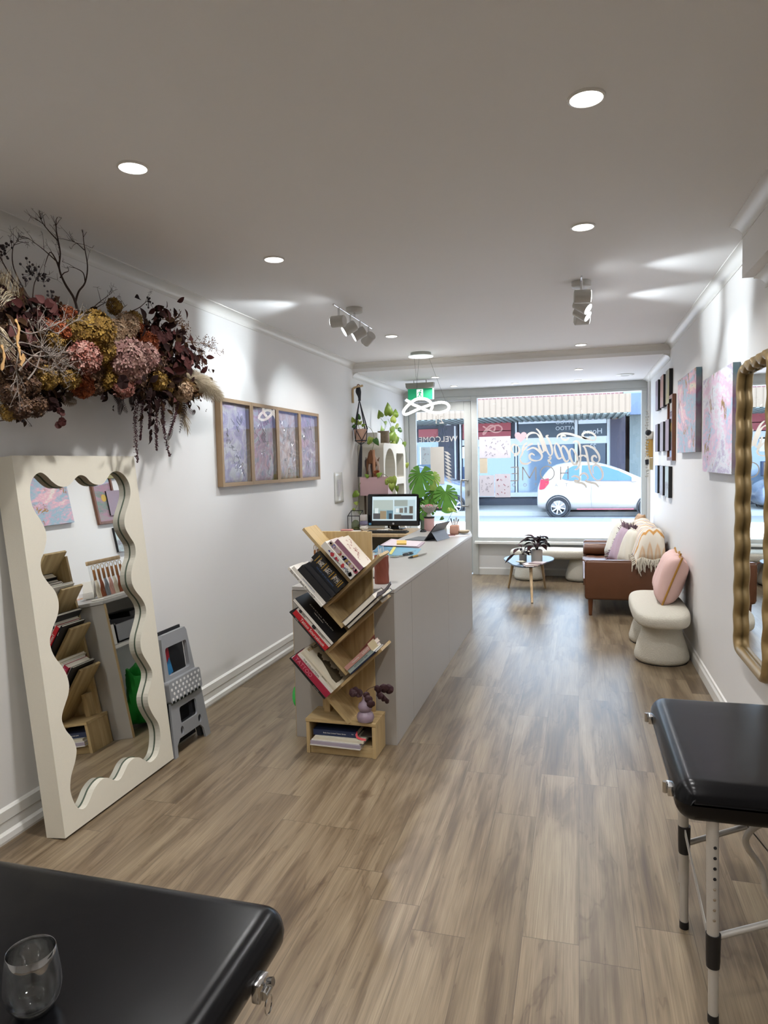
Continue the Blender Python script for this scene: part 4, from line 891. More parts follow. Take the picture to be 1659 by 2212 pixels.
for pts, r, s_ in (([(170,682),(160,645),(140,612),(128,580),(130,545),(122,500),(121,475)],.0065,10),([(128,580),(120,560),(108,545),(97,572)],.004,2),([(130,600),(138,590),(148,585),(145,575)],.003,0),([(163,652),(170,630),(184,610),(189,575),(182,530),(178,492)],.005,4),([(184,610),(180,590),(165,580),(153,577)],.003,2),([(128,570),(95,540),(62,515)],.003,7),([(125,520),(98,490),(85,468)],.003,9),([(182,540),(165,525),(150,520)],.0025,7),([(192,675),(212,655),(240,634)],.003,6),([(192,675),(225,655),(250,645)],.0025,4),([(262,668),(275,658)],.002,1),([(265,680),(300,665),(320,650),(330,665)],.003,3),([(80,660),(40,625),(20,600),(0,590)],.008,2),([(80,655),(60,640),(20,590),(0,555),(-5,545)],.004,6),([(60,640),(30,580),(28,535),(40,520)],.003,8),([(70,650),(75,610),(90,590)],.003,5),([(385,720),(420,740),(462,752)],.002,8),([(395,740),(430,770),(433,765)],.0015,6),([(-5,910),(30,905),(36,910)],.002,0),([(35,905),(33,885),(50,900),(56,915)],.002,2)):
    twig(pts, r, DT, -2.22, s_)
for pts in ([(20,700),(60,720),(100,710),(140,690)],[(10,760),(40,740),(80,750),(130,780)],[(40,800),(70,770),(100,760),(150,790)],[(20,690),(40,740),(35,800),(40,850)],[(60,690),(80,730),(110,770),(130,800)],[(0,720),(50,760),(90,770),(140,760)],[(90,690),(120,720),(150,700),(170,690)],[(60,820),(80,790),(90,740),(80,700)],[(30,730),(60,780),(100,800),(120,790)]): twig(pts, .0035, GT, -2.05, 16)
for (a, b) in (((392,715),(432,768)),((350,690),(395,705)),((400,740),(468,755))): twig([a, ((a[0]+b[0])/2, (a[1]+b[1])/2-6), b], .002, mat('statice_brown', '6c4c30', .9), -2.15, 22, .003, 'statice_sprig')
# berries
BER = mat('berry_dark', '24161a', .5)
for px, py, s_, n in ((10,540,8,12),(65,580,10,22),(94,600,7,14),(110,640,7,10),(8,530,7,8),(50,905,4,7),(55,612,6,6),(320,655,6,9)):
    mb = MB()
    for k in range(n): c = G(px+fr_.gauss(0,s_), py+fr_.gauss(0,s_), -2.2+fr_.uniform(-.03,.03)); mb.ball(c, fr_.uniform(.004,.0065), 6, 5); mb.tube([c, G(px, py+s_*1.4, -2.2)], .0007, 3)
    mb.build('berry_cluster', BER, wr, True)
mb = MB(); BARK = mat('pale_bark', 'b08a58', .8)
for pts in ([(32,690),(40,710),(36,740),(42,752)],[(40,752),(44,775),(52,768),(44,790)],[(2,745),(8,770),(2,800)]): mb.ribbon(smooth_pts([G(*p, -2.02) for p in pts], 5), [.014+.006*math.sin(i*1.7) for i in range(16)][:len(pts)*5-4], (1,.3,.2), .003)
mb.build('bark_curl', BARK, wr, True)
# moss foam base that carries the flowers
mb = MB(); mb.grid(lambda i, j: (lambda t, a: G(-60+t*480, 770-30*math.sin(PI*t*1.1)+60*t*t, -2.31)+V((.075*math.cos(a), 0, .13*math.sin(a)*math.sin(PI*(.08+.84*t))**.6)))(j, 2*PI*i), 14, 24, True); mb.build('foam_base', mat('dark_moss', '2a2018', .95, bump=.5, bs=60), wr, True)
# ------------------------------------------------------------------ waiting corner: sofa, boucle benches, coffee table
LTH = mat('brown_leather', '66412b', .36, var=.12, vs=9, bump=.12, bs=260); WALN = mat('walnut_leg', '6b3f24', .45, var=.2, vs=20)
SX0, SX1, SA, SB = .062, .825, 7.24, 9.16
so = T('leather_sofa', 'brown leather sofa with tapered wooden legs along the right wall', 'sofa', (.45, 8.2, 0))
MB().rbox((SX0+.03, SA+.10, .17), (SX1, SB-.10, .30), .02).build('seat_base', LTH, so, True)
mb = MB().rbox((SX0, SA, .168), (SX1, SA+.11, .572), .028, 3); mb.build('armrest', LTH, so, True)
mb = MB().rbox((SX0, SB-.11, .168), (SX1, SB, .572), .028, 3); mb.build('armrest', LTH, so, True)
MB().rbox((SX1-.16, SA+.11, .28), (SX1, SB-.11, .80), .05, 3).build('backrest', LTH, so, True)
def cush(a, b, bul=.02, n=14, tuft=()):
    mb = MB(); a, b = V(a), V(b)
    def top(i, j):
        x = a.x+(b.x-a.x)*i; y = a.y+(b.y-a.y)*j; e = min(1, (1-abs(2*i-1)**6)*(1-abs(2*j-1)**6)); z = b.z-.04+.04*e**.4+bul*e
        for u, v in tuft: z -= .022*math.exp(-((i-u)**2*60+(j-v)**2*260))
        return V((x, y, z))
    mb.grid(top, n, n*3); mb.grid(lambda i, j: V((a.x+(b.x-a.x)*i, a.y+(b.y-a.y)*j, a.z)), 2, 2)
    for k in (0, 1):
        mb.grid(lambda i, j: top(k, i) if j > .5 else V((top(k, i).x, top(k, i).y, a.z)), n*3, 2); mb.grid(lambda i, j: top(i, k) if j > .5 else V((top(i, k).x, top(i, k).y, a.z)), n, 2)
    return mb
cush((SX0-.012, SA+.112, .30), (SX1-.16, SB-.112, .405), .02, 12, [(u, v) for u in (.3, .7) for v in (.12, .28, .44, .6, .76, .9)]).build('seat_cushion', LTH, so, True)
MB().tube([(SX0-.005, SB-.20, .475), (SX0+.01, SB-.20, .475), (SX1-.17, SB-.20, .475)], [.06, .078, .078], 20).build('bolster', LTH, so, True)
MB().tube(smooth_pts([(SX0+.004, SA+.012, .20), (SX0+.004, SA+.012, .545), (SX0+.028, SA+.012, .568), (SX1-.02, SA+.012, .568)], 4), .004, 6).build('arm_piping', LTH, so, True)
for x, y in ((.118, 7.29), (.78, 7.29), (.118, 9.11), (.78, 9.11)): MB().tube([(x, y, .17), (x, y, 0)], [.026, .016], 14).build('leg', WALN, so, True)
def pillow(name, label, c, w, h, t, nrm, up, mt, extra=None, group=None, sag=.0):
    c, nrm, up = V(c), V(nrm).normalized(), V(up); u = up.cross(nrm).normalized(); v = nrm.cross(u)
    o = T(name, label, 'cushion', c, group=group); mb = MB(); n = 18
    def P(s):
        def f(i, j):
            a, b = 2*i-1, 2*j-1; k = 1-.10*(1-a*a)*(b*b)-.0; k2 = 1-.10*(1-b*b)*(a*a)
            th = t*.5*((1-a**4)*(1-b**4))**.55
            wr_ = .006*math.sin(9*a+5*b+s)*(1-a**4)*(1-b**4)
            return c+u*a*w/2*k2+v*b*h/2*k+nrm*s*(th+wr_)
        return f
    mb.grid(P(1), n, n); mb.grid(P(-1), n, n); b = mb.build('cushion_body', mt, o, True, angle=80)
    m = b.modifiers.new('w', 'WELD'); m.merge_threshold = .001
    if extra:
        edge = [c+u*a*w/2*(1-.10*(1-bb*bb)*(a*a))+v*bb*h/2*(1-.10*(1-a*a)*(bb*bb)) for a, bb in [(q, -1) for q in [x/8-1 for x in range(17)]]+[(1, q) for q in [x/8-1 for x in range(1, 17)]]+[(q, 1) for q in [1-x/8 for x in range(1, 17)]]+[(-1, q) for q in [1-x/8 for x in range(1, 16)]]]
        if extra[0] == 'piping': MB().tube(edge, .0075, 6, closed=True).build('piping', extra[1], o, True)
        else:
            rr = random.Random(3); fb = MB()
            for p in edge:
                d = (p-c).normalized()
                for q in range(9): e = p+V((rr.gauss(0,.012), rr.gauss(0,.012), rr.gauss(0,.012))); fb.tube([e, e+d*.04+V((-.02,0,0))+V((0,0,rr.gauss(0,.01)))], [.006,.003], 4)
            fb.build('fringe', extra[1], o, True)
    return o
LIN = mat('cream_linen', 'cfc8b8', .9, var=.04, vs=20, bump=.3, bs=700); MAUVE = mat('mauve_fabric', 'a8909a', .9, bump=.3, bs=500); PINKF = mat('blush_cotton', 'd9b6ae', .85, var=.04, vs=10, bump=.25, bs=600); MUST = mat('mustard_piping', 'a5772c', .8)
pillow('cushion', 'large cream linen cushion, furthest of the pale cushions on the leather sofa', (.46, 8.52, .645), .46, .48, .17, (-1, -.25, .45), (0, 0, 1), LIN, ('piping', LIN))
pillow('cushion', 'mauve cushion with a shaggy fringe between two cream cushions on the sofa', (.475, 8.17, .62), .44, .44, .13, (-1, -.25, .45), (0, 0, 1), MAUVE, ('fringe', mat('mauve_fringe', '7d6670', .95)))
pillow('cushion', 'cream cushion with a centre seam nearest the throw on the leather sofa', (.56, 7.80, .635), .42, .42, .17, (-1, -.35, .4), (0, 0, 1), LIN, ('piping', LIN))
pillow('cushion', 'small tan cushion in the far back corner of the sofa', (.70, 8.85, .78), .26, .30, .10, (-1, -.2, .3), (0, 0, 1), mat('tan_canvas', 'b08c68', .8))
# striped throw over the back and near arm
TH_ = NT('striped_throw'); vv = TH_.coord(); sp = TH_.n.new('ShaderNodeSeparateXYZ'); TH_.l(vv, sp.inputs[0])
zz = TH_.math('ADD', sp.outputs[1], TH_.math('MULTIPLY', TH_.math('PINGPONG', TH_.math('MULTIPLY', sp.outputs[0], 14.0), .5), .06))
TH_.l(TH_.ramp(TH_.math('FRACT', TH_.math('MULTIPLY', zz, 5.6)), [(0,'ddd5c6'),(.22,'ddd5c6'),(.26,'c99452'),(.36,'c99452'),(.40,'ddd5c6'),(.55,'d8d0c4'),(.60,'9a8c96'),(.66,'9a8c96'),(.70,'ddd5c6'),(.86,'d2b08c'),(.92,'ddd5c6')]), TH_.p.inputs['Base Color']); TH_.p.inputs['Roughness'].default_value = .95
bn_ = TH_.noise(vv, 300, 3); TH_.bump(bn_.outputs[0], .4, .002); TH_ = TH_.mt
tw = T('throw_blanket', 'fringed cream throw with orange and grey zigzag stripes over the near corner of the sofa', 'blanket', (.68, 7.8, .8))
def thr(i, j):   # i: front of back -> over the top -> wall ; j: far -> near end hanging over the arm
    prof = [(.55,.60),(.575,.70),(.60,.80),(.64,.872),(.72,.888),(.785,.87),(.825,.82)]
    t = i*(len(prof)-1); k = min(int(t), len(prof)-2); f = t-k; x = prof[k][0]*(1-f)+prof[k+1][0]*f; z = prof[k][1]*(1-f)+prof[k+1][1]*f
    if j < .8: y = 8.60-1.25*j/.8; d = 0
    else: d = (j-.8)/.2; y = 7.35-.125*math.sin(d*PI/2)
    z0 = .60 if i > .15 else .55; z = z*(1-d**1.6)+(z0-.01*math.sin(12*i))*d**1.6
    z += (.012*math.sin(9*i+16*j)+.008*math.sin(23*j+4*i))*(1-d)
    return V((x-.008*abs(math.sin(13*j+6*i)), y+.008*math.sin(20*i)*(1-d), z))
MB().grid(thr, 26, 46).build('blanket_cloth', TH_, tw, True, solid=.012)
fb = MB(); rr = random.Random(8)
for k in range(44):
    p = thr(.12+.86*k/43, 1.0); q = p+V((rr.gauss(0,.008), -.010-rr.random()*.012, -.02)); fb.tube(smooth_pts([p+V((0,.01,0.004)), p+V((0,-.006,.0)), q, q+V((rr.gauss(0,.014), -.006, -.03-(.09*rr.random() if k < 30 else .02)))], 3), [.0055]*9+[.003], 5)
for k in range(16):
    p = thr(0, .55+k*.03); fb.tube([p, p+V((-.03,-.005,-.02)), p+V((-.035,-.01,-.08))], [.006,.006,.003], 5)
fb.build('blanket_fringe', LIN, tw, True)
# boucle benches
BOU = mat('cream_boucle', 'd6d1c2', .95, var=.06, vs=60, bump=1, bs=170, bd=.008)
def bench(name, label, loc, rz=0, L=1.18, W=.43, py=(-.29, .29)):
    t = T(name, label, 'bench', loc, rz, group=None); mb = MB(); n = 56
    def slab(i, j):
        a = 2*PI*i; ca, sa = math.cos(a), math.sin(a); e = 2/3.4; x = W/2*abs(ca)**e*(1 if ca >= 0 else -1); y = L/2*abs(sa)**e*(1 if sa >= 0 else -1)
        b = -PI/2+PI*j; k = abs(math.cos(b))**.42; r_ = .055; s = 1-(1-k)*.9
        return V((x*s if j not in (0, 1) else x*.02, y*s if j not in (0, 1) else y*.02, .355+.065*abs(math.sin(b))**.5*(1 if b >= 0 else -1)))
    mb.grid(slab, n, 15, True); mb.build('seat_slab', BOU, t, sub=1)
    for yy in py:
        MB().lathe([(.02,.0),(.185,.0),(.203,.02),(.205,.05),(.185,.13),(.155,.22),(.138,.30),(.02,.31)], (0, yy, .004), 32, None, True).build('pedestal', BOU, t, angle=60)
        MB().lathe([(.02,0),(.19,0),(.19,.006),(.02,.006)], (0, yy, 0), 28).build('foot_ring', BLACKP, t)
    return t
b1 = bench('boucle_bench', 'cream boucle bench with two flared feet beside the near arm of the sofa', (.63, 6.04, 0))
b2 = copytree(b1, (-.30, 9.42, 0), PI/2, 'cream boucle bench under the shop window behind the coffee table')
for c in b2.children:
    if c.name.startswith(('pedestal', 'foot_ring')) : c.location.y += (.045 if c.data.vertices[0].co.y > 0 else -.045)
pillow('cushion', 'blush pink cushion with mustard piping at the back of the bench, nearer the sofa', (.745, 6.30, .605), .42, .42, .19, (-1, .02, .36), (0, 0, 1), PINKF, ('piping', MUST))
pillow('cushion', 'blush pink cushion with mustard piping in front, nearest the camera on the bench', (.73, 6.04, .605), .42, .42, .20, (-1, .08, .38), (0, 0, 1), PINKF, ('piping', MUST))
# coffee table
CTZ = .39
SLATE = mat('slate_blue_top', '5f6f80', .28, var=.03)
tb = T('coffee_table', 'low coffee table with a blue grey rounded triangular top and three wooden legs', 'coffee table', (-.60, 8.45, 0))
cor = [(-.86, 8.72), (-.37, 8.68), (-.53, 7.95)]; cx, cy = -.59, 8.45; top = []
for i in range(60):
    a = 2*PI*i/60; top.append((cx+math.cos(a)*(.285+.0*math.sin(3*a)), cy+math.sin(a)*.40))
def tri_r(a):   # rounded triangle radius
    return 1-.14*math.cos(3*(a+PI/2))*-1
top = [(cx+.05*math.sin(-a)*0+.265*tri_r(a)*math.cos(a)*1.08, cy+.05+.47*tri_r(a)*math.sin(a)) for a in [2*PI*i/64 for i in range(64)]]
MB().prism(top, (0,0,CTZ-.02), (1,0,0), (0,1,0), (0,0,.02)).build('table_top', SLATE, tb, True, smooth=False, bevel=.005)
for a, b in (((-.78, 8.66), (-.848, 8.70)), ((-.44, 8.66), (-.400, 8.74)), ((-.53, 8.06), (-.50, 7.80))):
    MB().tube([(a[0], a[1], CTZ-.02), (b[0], b[1], 0)], [.020, .013], 14).build('leg', PALEW, tb, True)
POTW = mat('white_pot', 'd2cec6', .6, var=.03)
def pot(name, label, loc, r, h, mt, rt=None, soil=True):
    t = T(name, label, 'plant pot', loc); rt = rt or r
    MB().lathe([(r*.3,0),(r*.95,0),(r,.006),(rt,h),(rt-.006,h),(rt-.01,h-.02),(.003,h-.022)], (0,0,0), 28, None, False).build('pot_body', mt, t)
    if soil: MB().lathe([(.002,h-.02),(rt-.009,h-.02)], (0,0,0), 24, None, False).build('soil', mat('soil', '2a201a', .95), t, solid=.002)
    return t
DLEAF = [mat('dark_plum_leaf', '1e0e10', .75, spec=.2, var=.3, vs=20), mat('plum_leaf', '33191c', .75, spec=.2, var=.3, vs=20)]
def bushy(label, loc, leaves, L, mats, h=.10, name='potted_plant', cat='plant', seed=1, wd=.55, curl=.5, spread=1.0):
    t = T(name, label, cat, loc); rr = random.Random(seed)
    for k in range(leaves):
        a = 2.4*k+rr.uniform(-.3,.3); el = rr.uniform(.3, 1.3); l = L*rr.uniform(.7, 1.1); d = V((math.cos(a)*math.cos(el), math.sin(a)*math.cos(el), math.sin(el)))
        p0 = V((0,0,-.01)); p1 = V((0,0,h*rr.uniform(.2,.9)))+V((d.x,d.y,d.z*.5))*l*.6*spread
        mb = MB(); mb.tube([p0, (p0+p1)/2+V((0,0,.02)), p1], .0025, 5); mb.build('stem', mats[1], t)
        mb = MB(); leaf(mb, p1, V((d.x, d.y, -.1+.4*d.z)), l, l*wd, (0,0,1), curl); mb.build('leaf', mats[k % 2], t)
    return t
pot('plant_pot', 'white cylinder pot on the coffee table', (-.475, 8.32, CTZ), .066, .15, POTW)
bushy('dark plum leaved plant in the white pot on the coffee table', (-.475, 8.32, CTZ+.14), 20, .13, DLEAF, .14, seed=2, wd=.85)
pot('plant_pot', 'small grey pot at the left of the coffee table', (-.64, 8.36, CTZ), .045, .085, mat('grey_ceramic', 'a8a29a', .6))
pl = bushy('small dark drooping plant in the grey pot on the coffee table', (-.64, 8.36, CTZ+.075), 11, .10, DLEAF, .07, seed=5, wd=.75)
mb = MB(); leaf(mb, (-.09,-.04,.02), (-.9,-.2,-.75), .17, .055, (-.3,-.5,.7), .1); mb.build('leaf', DLEAF[0], pl)
fl = T('flower_ornament', 'cream petal shaped ornament at the left edge of the coffee table', 'ornament', (-.65, 8.14, CTZ)); 
for k in range(6):
    mb = MB(); a = k*PI/3; leaf(mb, (0,0,.012), (math.cos(a), math.sin(a), .5), .06, .045, (0,0,1), .2); mb.build('petal', mat('cream_ceramic', 'd8d2b8', .5), fl, solid=.006)
MB().ball((0,0,.012), .016, 12, 8).build('ornament_base', mat('cream_ceramic', 'd8d2b8', .5), fl)
for i, (dx, dy, rz, c, lb) in enumerate(((-.02,-.06,.2,'b8a2a0','pink grey magazine lowest in the pile on the coffee table'),(-.015,-.05,.35,'cdc3bc','pale magazine in the middle of the pile on the coffee table'),(.07,0,-.25,'a08c8c','magazine fanned to the right on top of the coffee table pile'))):
    m_ = T('magazine', lb, 'magazine', (-.52+dx, 8.12+dy, CTZ+.0005+i*.0085), rz, group='magazines on the coffee table'); MB().box((-.08,-.105,0), (.08,.105,.008)).build('magazine_body', [mat('mag_'+c, c, .4)], m_, smooth=False); MB().box((-.06,-.03,.008), (.06,.06,.0084)).build('cover_print', mat('mag_print', 'd9ccc6', .5), m_, smooth=False)
cdd = T('card', 'small white card at the front corner of the coffee table', 'card', (-.535, 7.955, CTZ+.0005), .1); MB().box((-.045,-.027,0), (.045,.027,.001)).build('card_sheet', PAPER, cdd, smooth=False)
# ------------------------------------------------------------------ massage tables in the foreground
VIN = mat('black_vinyl', '08080a', .26, var=.15, vs=3, spec=.25, bump=.06, bs=9, bd=.01)
ALT = mat('satin_aluminium', 'c2beb6', .4, .35, var=.04)
SLV = mat('black_sleeve', '141416', .4)
def pad(a, b, r, t, nm='padded_top', puck=None):
    a, b = V(a), V(b); mb = MB(); ez = [r*(1-math.sin(PI/2*k/9)) for k in range(9, -1, -1)]
    def axis(lo, hi, n): return [lo+e for e in ez]+[lo+r+(hi-lo-2*r)*k/n for k in range(1, n)]+[hi-e for e in ez[::-1]]
    xs, ys = axis(a.x, b.x, 16), axis(a.y, b.y, 12); nx, ny = len(xs), len(ys); hz = (b.z-a.z)/2
    def f(s):
        def g(i, j):
            X, Y = xs[round(i*(nx-1))], ys[round(j*(ny-1))]
            dx = min(0, X-a.x-r)+max(0, X-b.x+r); dy = min(0, Y-a.y-r)+max(0, Y-b.y+r); h_ = math.hypot(dx, dy)
            if h_ > r: X -= dx*(1-r/h_); Y -= dy*(1-r/h_)
            d = min(1, h_/r); z = hz*(1-d**2.3)**.5
            return V((X, Y, (a.z+b.z)/2+s*z))
        return g
    mb.grid(f(1), nx, ny); mb.grid(f(-1), nx, ny)
    return mb
mt1 = T('massage_table', 'black vinyl massage table with aluminium legs at the right edge', 'massage table', (1.1, 2.35, 0))
o = pad((.258, 1.985, .586), (1.15, 2.745, .703), .052, .1).build('padded_top', VIN, mt1, True, angle=75); o.modifiers.new('w', 'WELD').merge_threshold = .0015
MB().rbox((1.155, 2.01, .60), (2.05, 2.74, .70), .04, 3).build('padded_top', VIN, mt1, True)
MB().box((.42, 2.14, .572), (2.0, 2.66, .602)).build('table_frame', BLACKM, mt1, True, smooth=False)
mb = MB()
for k in range(9): y = 2.10+k*.066; mb.ball((.268+.004*(k % 2), y, .642), .018, 8, 6, .5, .9, 1.1)
mb.build('gathered_edge', VIN, mt1, True)
for y in (2.08, 2.64):
    l = MB().rbox((.245, y-.022, .63), (.262, y+.022, .66), .003); l.cyl((.24, y, .632), (.24, y, .664), .007, n=10); l.build('corner_latch', CHROME, mt1, True)
def leg(x, y, r, parent, sl, holes=()):
    lg = MB().tube([(x-.006, y, .60), (x, y, .16)], r, 18).tube([(x, y, .30), (x+.002, y, .012)], r*.84, 18).build('leg', ALT, parent, True)
    MB().tube([(x, y, sl[0]), (x, y, sl[0]+.02), (x, y, sl[1]-.01), (x, y, sl[1])], [r*1.08, r*1.16, r*1.22, r*1.22], 18).build('leg_sleeve', SLV, parent, True)
    MB().tube([(x+.002, y, .025), (x+.002, y, 0)], r*.92, 16).build('leg_foot', SLV, parent, True)
    if holes:
        mb = MB()
        for z in holes: mb.lathe([(.0045,-.002),(.0045,.0015),(.0008,.0015)], (x-.001, y-r*.97, z), 12, MX.Rotation(PI/2, 4, 'X'), True)
        mb.build('adjustment_hole', BLACKM, parent, True)
leg(.363, 1.985+.04, .0165, mt1, (.165, .262), (.52, .49, .46, .43))
mb = MB()
for z in (.40, .37, .34, .31): mb.lathe([(.0042,-.002),(.0042,.0012),(.0008,.0018)], (.362, 2.025-.0158, z), 12, MX.Rotation(PI/2, 4, 'X'), True)
mb.build('lock_button', CHROME, mt1, True)
leg(.342, 2.43, .0165, mt1, (.265, .36))
leg(1.95, 2.06, .0165, mt1, (.165, .262)); leg(1.95, 2.64, .0165, mt1, (.165, .262))
MB().prism([(-.011,-.002),(.011,-.002),(.011,.002),(-.011,.002)], (.342, 2.41, .345), (0,.35,1), (1,0,0), (.006,-.36,-.085)).build('flat_brace', ALT, mt1, True, smooth=False)
q = FY(1659, 1772, 2.62); MB().tube([(.352, 2.43, .30), tuple((V((.352,2.43,.30))+q)/2), tuple(q), tuple(q+(q-V((.352,2.43,.30)))*1.5)], .0095, 12).build('cross_tube', ALT, mt1, True)
q = FY(1659, 1995, 2.10); MB().tube([(.36, 2.03, .245), tuple(q), tuple(q+(q-V((.36,2.03,.245)))*2.5)], .0095, 12).build('cross_tube', ALT, mt1, True)
P = [FY(1380+x/2.864, 1440+y/2.864, 2.30) for x, y in ((870,945),(799,962),(735,985),(688,1020),(661,1070),(676,1125),(715,1180),(752,1240),(775,1310),(788,1385),(830,1450),(880,1540),(900,1570))]
MB().tube(smooth_pts(P, 4), .0095, 12).build('bent_tube', ALT, mt1, True)
P = [FY(1380+x/2.864, 1440+y/2.864, 2.34) for x, y in ((600,900),(700,1020),(830,1180))]; MB().tube(smooth_pts(P, 4), .0022, 6).build('cable', mat('grey_cable', '5a5a58', .6), mt1, True)
mt2 = T('massage_table', 'black vinyl massage table in the left foreground carrying the glass of water', 'massage table', (-1.5, .9, 0))
o = pad((-2.30, .52, .605), (-.575, 1.265, .702), .05, .1).build('padded_top', VIN, mt2, True, angle=75); o.modifiers.new('w', 'WELD').merge_threshold = .0015
MB().box((-2.25, .57, .575), (-.63, 1.22, .606)).build('table_frame', BLACKM, mt2, True, smooth=False)
for x, y in ((-.66, .70), (-.66, 1.12), (-2.2, .65), (-2.2, 1.15)): leg(x, y, .0165, mt2, (.165, .262))
L_ = FX(553, 2062, -.575)
lt = MB().rbox((-.578, L_.y-.02, .618), (-.560, L_.y+.02, .655), .003); lt.cyl((-.558, L_.y-.012, .63), (-.558, L_.y+.012, .63), .009, n=12); lt.cyl((-.556, L_.y+.006, .645), (-.545, L_.y+.006, .648), .008, n=10)
lt.tube([(-.553, L_.y+.014*math.cos(a), .607+.018*math.sin(a)) for a in [2*PI*k/20 for k in range(20)]], .0016, 6, closed=True); lt.build('corner_latch', CHROME, mt2, True)
# glass of water
gp = FZ(74, 2180, .703)
gl = T('drinking_glass', 'stemless drinking glass half full of water on the near left massage table', 'glass', (gp.x, gp.y, .7025))
GLS = glassmat('drinking_glass_clear', (.98,.99,.99), .02, 1.8, 3.0)
WAT = glassmat('water', (.97,.98,.98), .02, 1.4, 1.4)
outp = [(.0005,0),(.022,0),(.030,.004),(.041,.022),(.0455,.042),(.044,.065),(.0405,.09),(.0385,.104)]
inp = [(.0372,.104),(.0390,.09),(.0425,.065),(.044,.042),(.0395,.024),(.028,.010),(.0005,.007)]
MB().lathe(outp+[(.0379,.1048)]+inp, (0,0,0), 48, None, False).build('glass_bowl', GLS, gl, angle=80)
MB().lathe([(.0005,.0075),(.0275,.0105),(.039,.0242),(.0435,.042),(.0436,.052),(.0005,.052)], (0,0,0), 48, None, False).build('water', WAT, gl, angle=60)
# ------------------------------------------------------------------ ceiling lights
DIFF = emis('lamp_diffuser', (1.0, .95, .88), 6.0)
def lamp(name, loc, power, size, parent, col=(1, .985, .98), spread=140):
    l = bpy.data.lights.new(name, 'AREA'); l.shape = 'DISK'; l.size = size; l.energy = power; l.color = col; l.spread = R(spread)
    o = bpy.data.objects.new(name, l); COL.objects.link(o); o.parent = parent; o.location = loc; return o
def downlight(x, y, z, label, r=.048, pw=9.0, col=(1, .985, .98)):
    t = T('ceiling_light', label, 'ceiling light', (x, y, z), group='recessed ceiling downlights')
    MB().lathe([(r*.98,-.001),(r*1.16,-.001),(r*1.14,-.006),(r*1.0,-.008),(r*.98,-.001)], (0,0,0), 32, None, False).build('trim_ring', TRIMW, t)
    MB().lathe([(.0005,-.004),(r*.98,-.004),(r*.98,-.001),(.0005,-.001)], (0,0,0), 32, None, False).build('diffuser', DIFF, t)
    lamp('downlight_lamp', (0, 0, -.012), pw, r*1.8, t, col); return t
DL = [(.026, 2.29, ZC, 'downlight in the right row nearest the camera'), (-1.57, 2.275, ZC, 'downlight in the left row nearest the camera, over the dried flowers'),
 (.024, 3.51, ZC, 'second downlight of the right row'), (-1.566, 3.49, ZC, 'second downlight of the left row, before the left spotlight bar'),
 (-1.563, 5.90, ZC, 'downlight in the left row beyond the left spotlight bar'), (.02, 5.88, ZC, 'downlight in the right row just behind the right spotlight bar'),
 (.027, 7.05, ZC, 'downlight of the right row just before the ceiling step'),
 (.007, 8.17, ZF, 'downlight on the lower front ceiling nearer the step, right side'), (-.004, 9.30, ZF, 'downlight on the lower front ceiling near the window, right side'),
 (-1.634, 8.16, ZF, 'downlight on the lower front ceiling right of the exit sign'), (-1.60, 9.24, ZF, 'downlight on the lower front ceiling above the door'), (-.80, 9.28, ZF, 'downlight on the lower front ceiling above the window middle')]
PWD = 12.0
for x, y, z, lb in DL: downlight(x, y, z, lb, .044 if z == ZF else .05, PWD*(.7 if z == ZF else 1.0))
for x, y in ((.026, 1.07), (-1.57, 1.07), (.026, -.15), (-1.57, -.15), (.026, -1.4), (-1.57, -1.4), (1.9, .6), (1.9, 2.4)): downlight(x, y, ZC, 'unseen recessed downlight added in the ceiling above and behind the camera', .05, PWD*(.55 if y > .5 else 1.0))  # rows carried on out of view, added to light the foreground
vt = T('ceiling_vent', 'round grey vent in the lower front ceiling near the window', 'vent', (.55, 8.95, ZF)); MB().lathe([(.0005,-.008),(.05,-.008),(.055,-.014),(.09,-.012),(.105,-.003),(.105,-.0005)], (0,0,0), 32, None, False).build('vent_cover', ALU, vt)
# spotlight bars
SPW = mat('spot_white', 'c4c2bc', .45, var=.02); SPE = emis('spot_lens', (.93, .97, 1.0), 14)
def spotbar(label, x, ya, yb, basey, heads, z=ZC):
    t = T('spotlight_bar', label, 'ceiling spotlight', (x, basey, z))
    MB().lathe([(.0005,-.034),(.055,-.034),(.060,-.030),(.060,-.001),(.0005,-.001)], (0,0,0), 32, None, False).build('ceiling_base', SPW, t)
    MB().cyl((0,0,-.034), (0,0,-.062), .007).build('base_stem', CHROME, t)
    MB().tube([(x, ya, z-.068), (x, yb, z-.068)], .0055, 10).build('bar', CHROME, t, True)
    for y, d in heads:
        d = V(d).normalized(); c = V((x, y, z-.068-.062-.028))
        MB().cyl((x, y, z-.066), (x, y, z-.125), .0075, n=10).build('arm', CHROME, t, True)
        mb = MB(); a, b = c-d*.042, c+d*.052
        mb.tube([a, a+d*.004, b-d*.002, b], [.034,.038,.038,.036], 24); h = mb.build('head', SPW, t, True)
        MB().tube([b+d*.0004, b+d*.002], .033, 24).build('lens', SPE, t, True)
        l = bpy.data.lights.new('spot_lamp', 'SPOT'); l.energy = 22; l.spot_size = R(62); l.spot_blend = .75; l.shadow_soft_size = .02; l.color = (.86, .94, 1.0)
        o = bpy.data.objects.new('spot_lamp', l); COL.objects.link(o); o.parent = t; o.matrix_basis = wmat(t).inverted() @ (MX.Translation(b+d*.012) @ (-d).to_track_quat('Z', 'Y').to_matrix().to_4x4())
    return t
a, b = FZ(709, 650, ZC-.068), FZ(783, 700, ZC-.068)
spotbar('four headed spotlight bar on the ceiling near the left wall', -1.53, 4.32, 5.18, 4.76, [(4.42, (-1, .12, .02)), (4.66, (-.75, -.35, -.5)), (4.88, (-.75, -.3, -.45)), (5.10, (-.6, .35, -.42))])
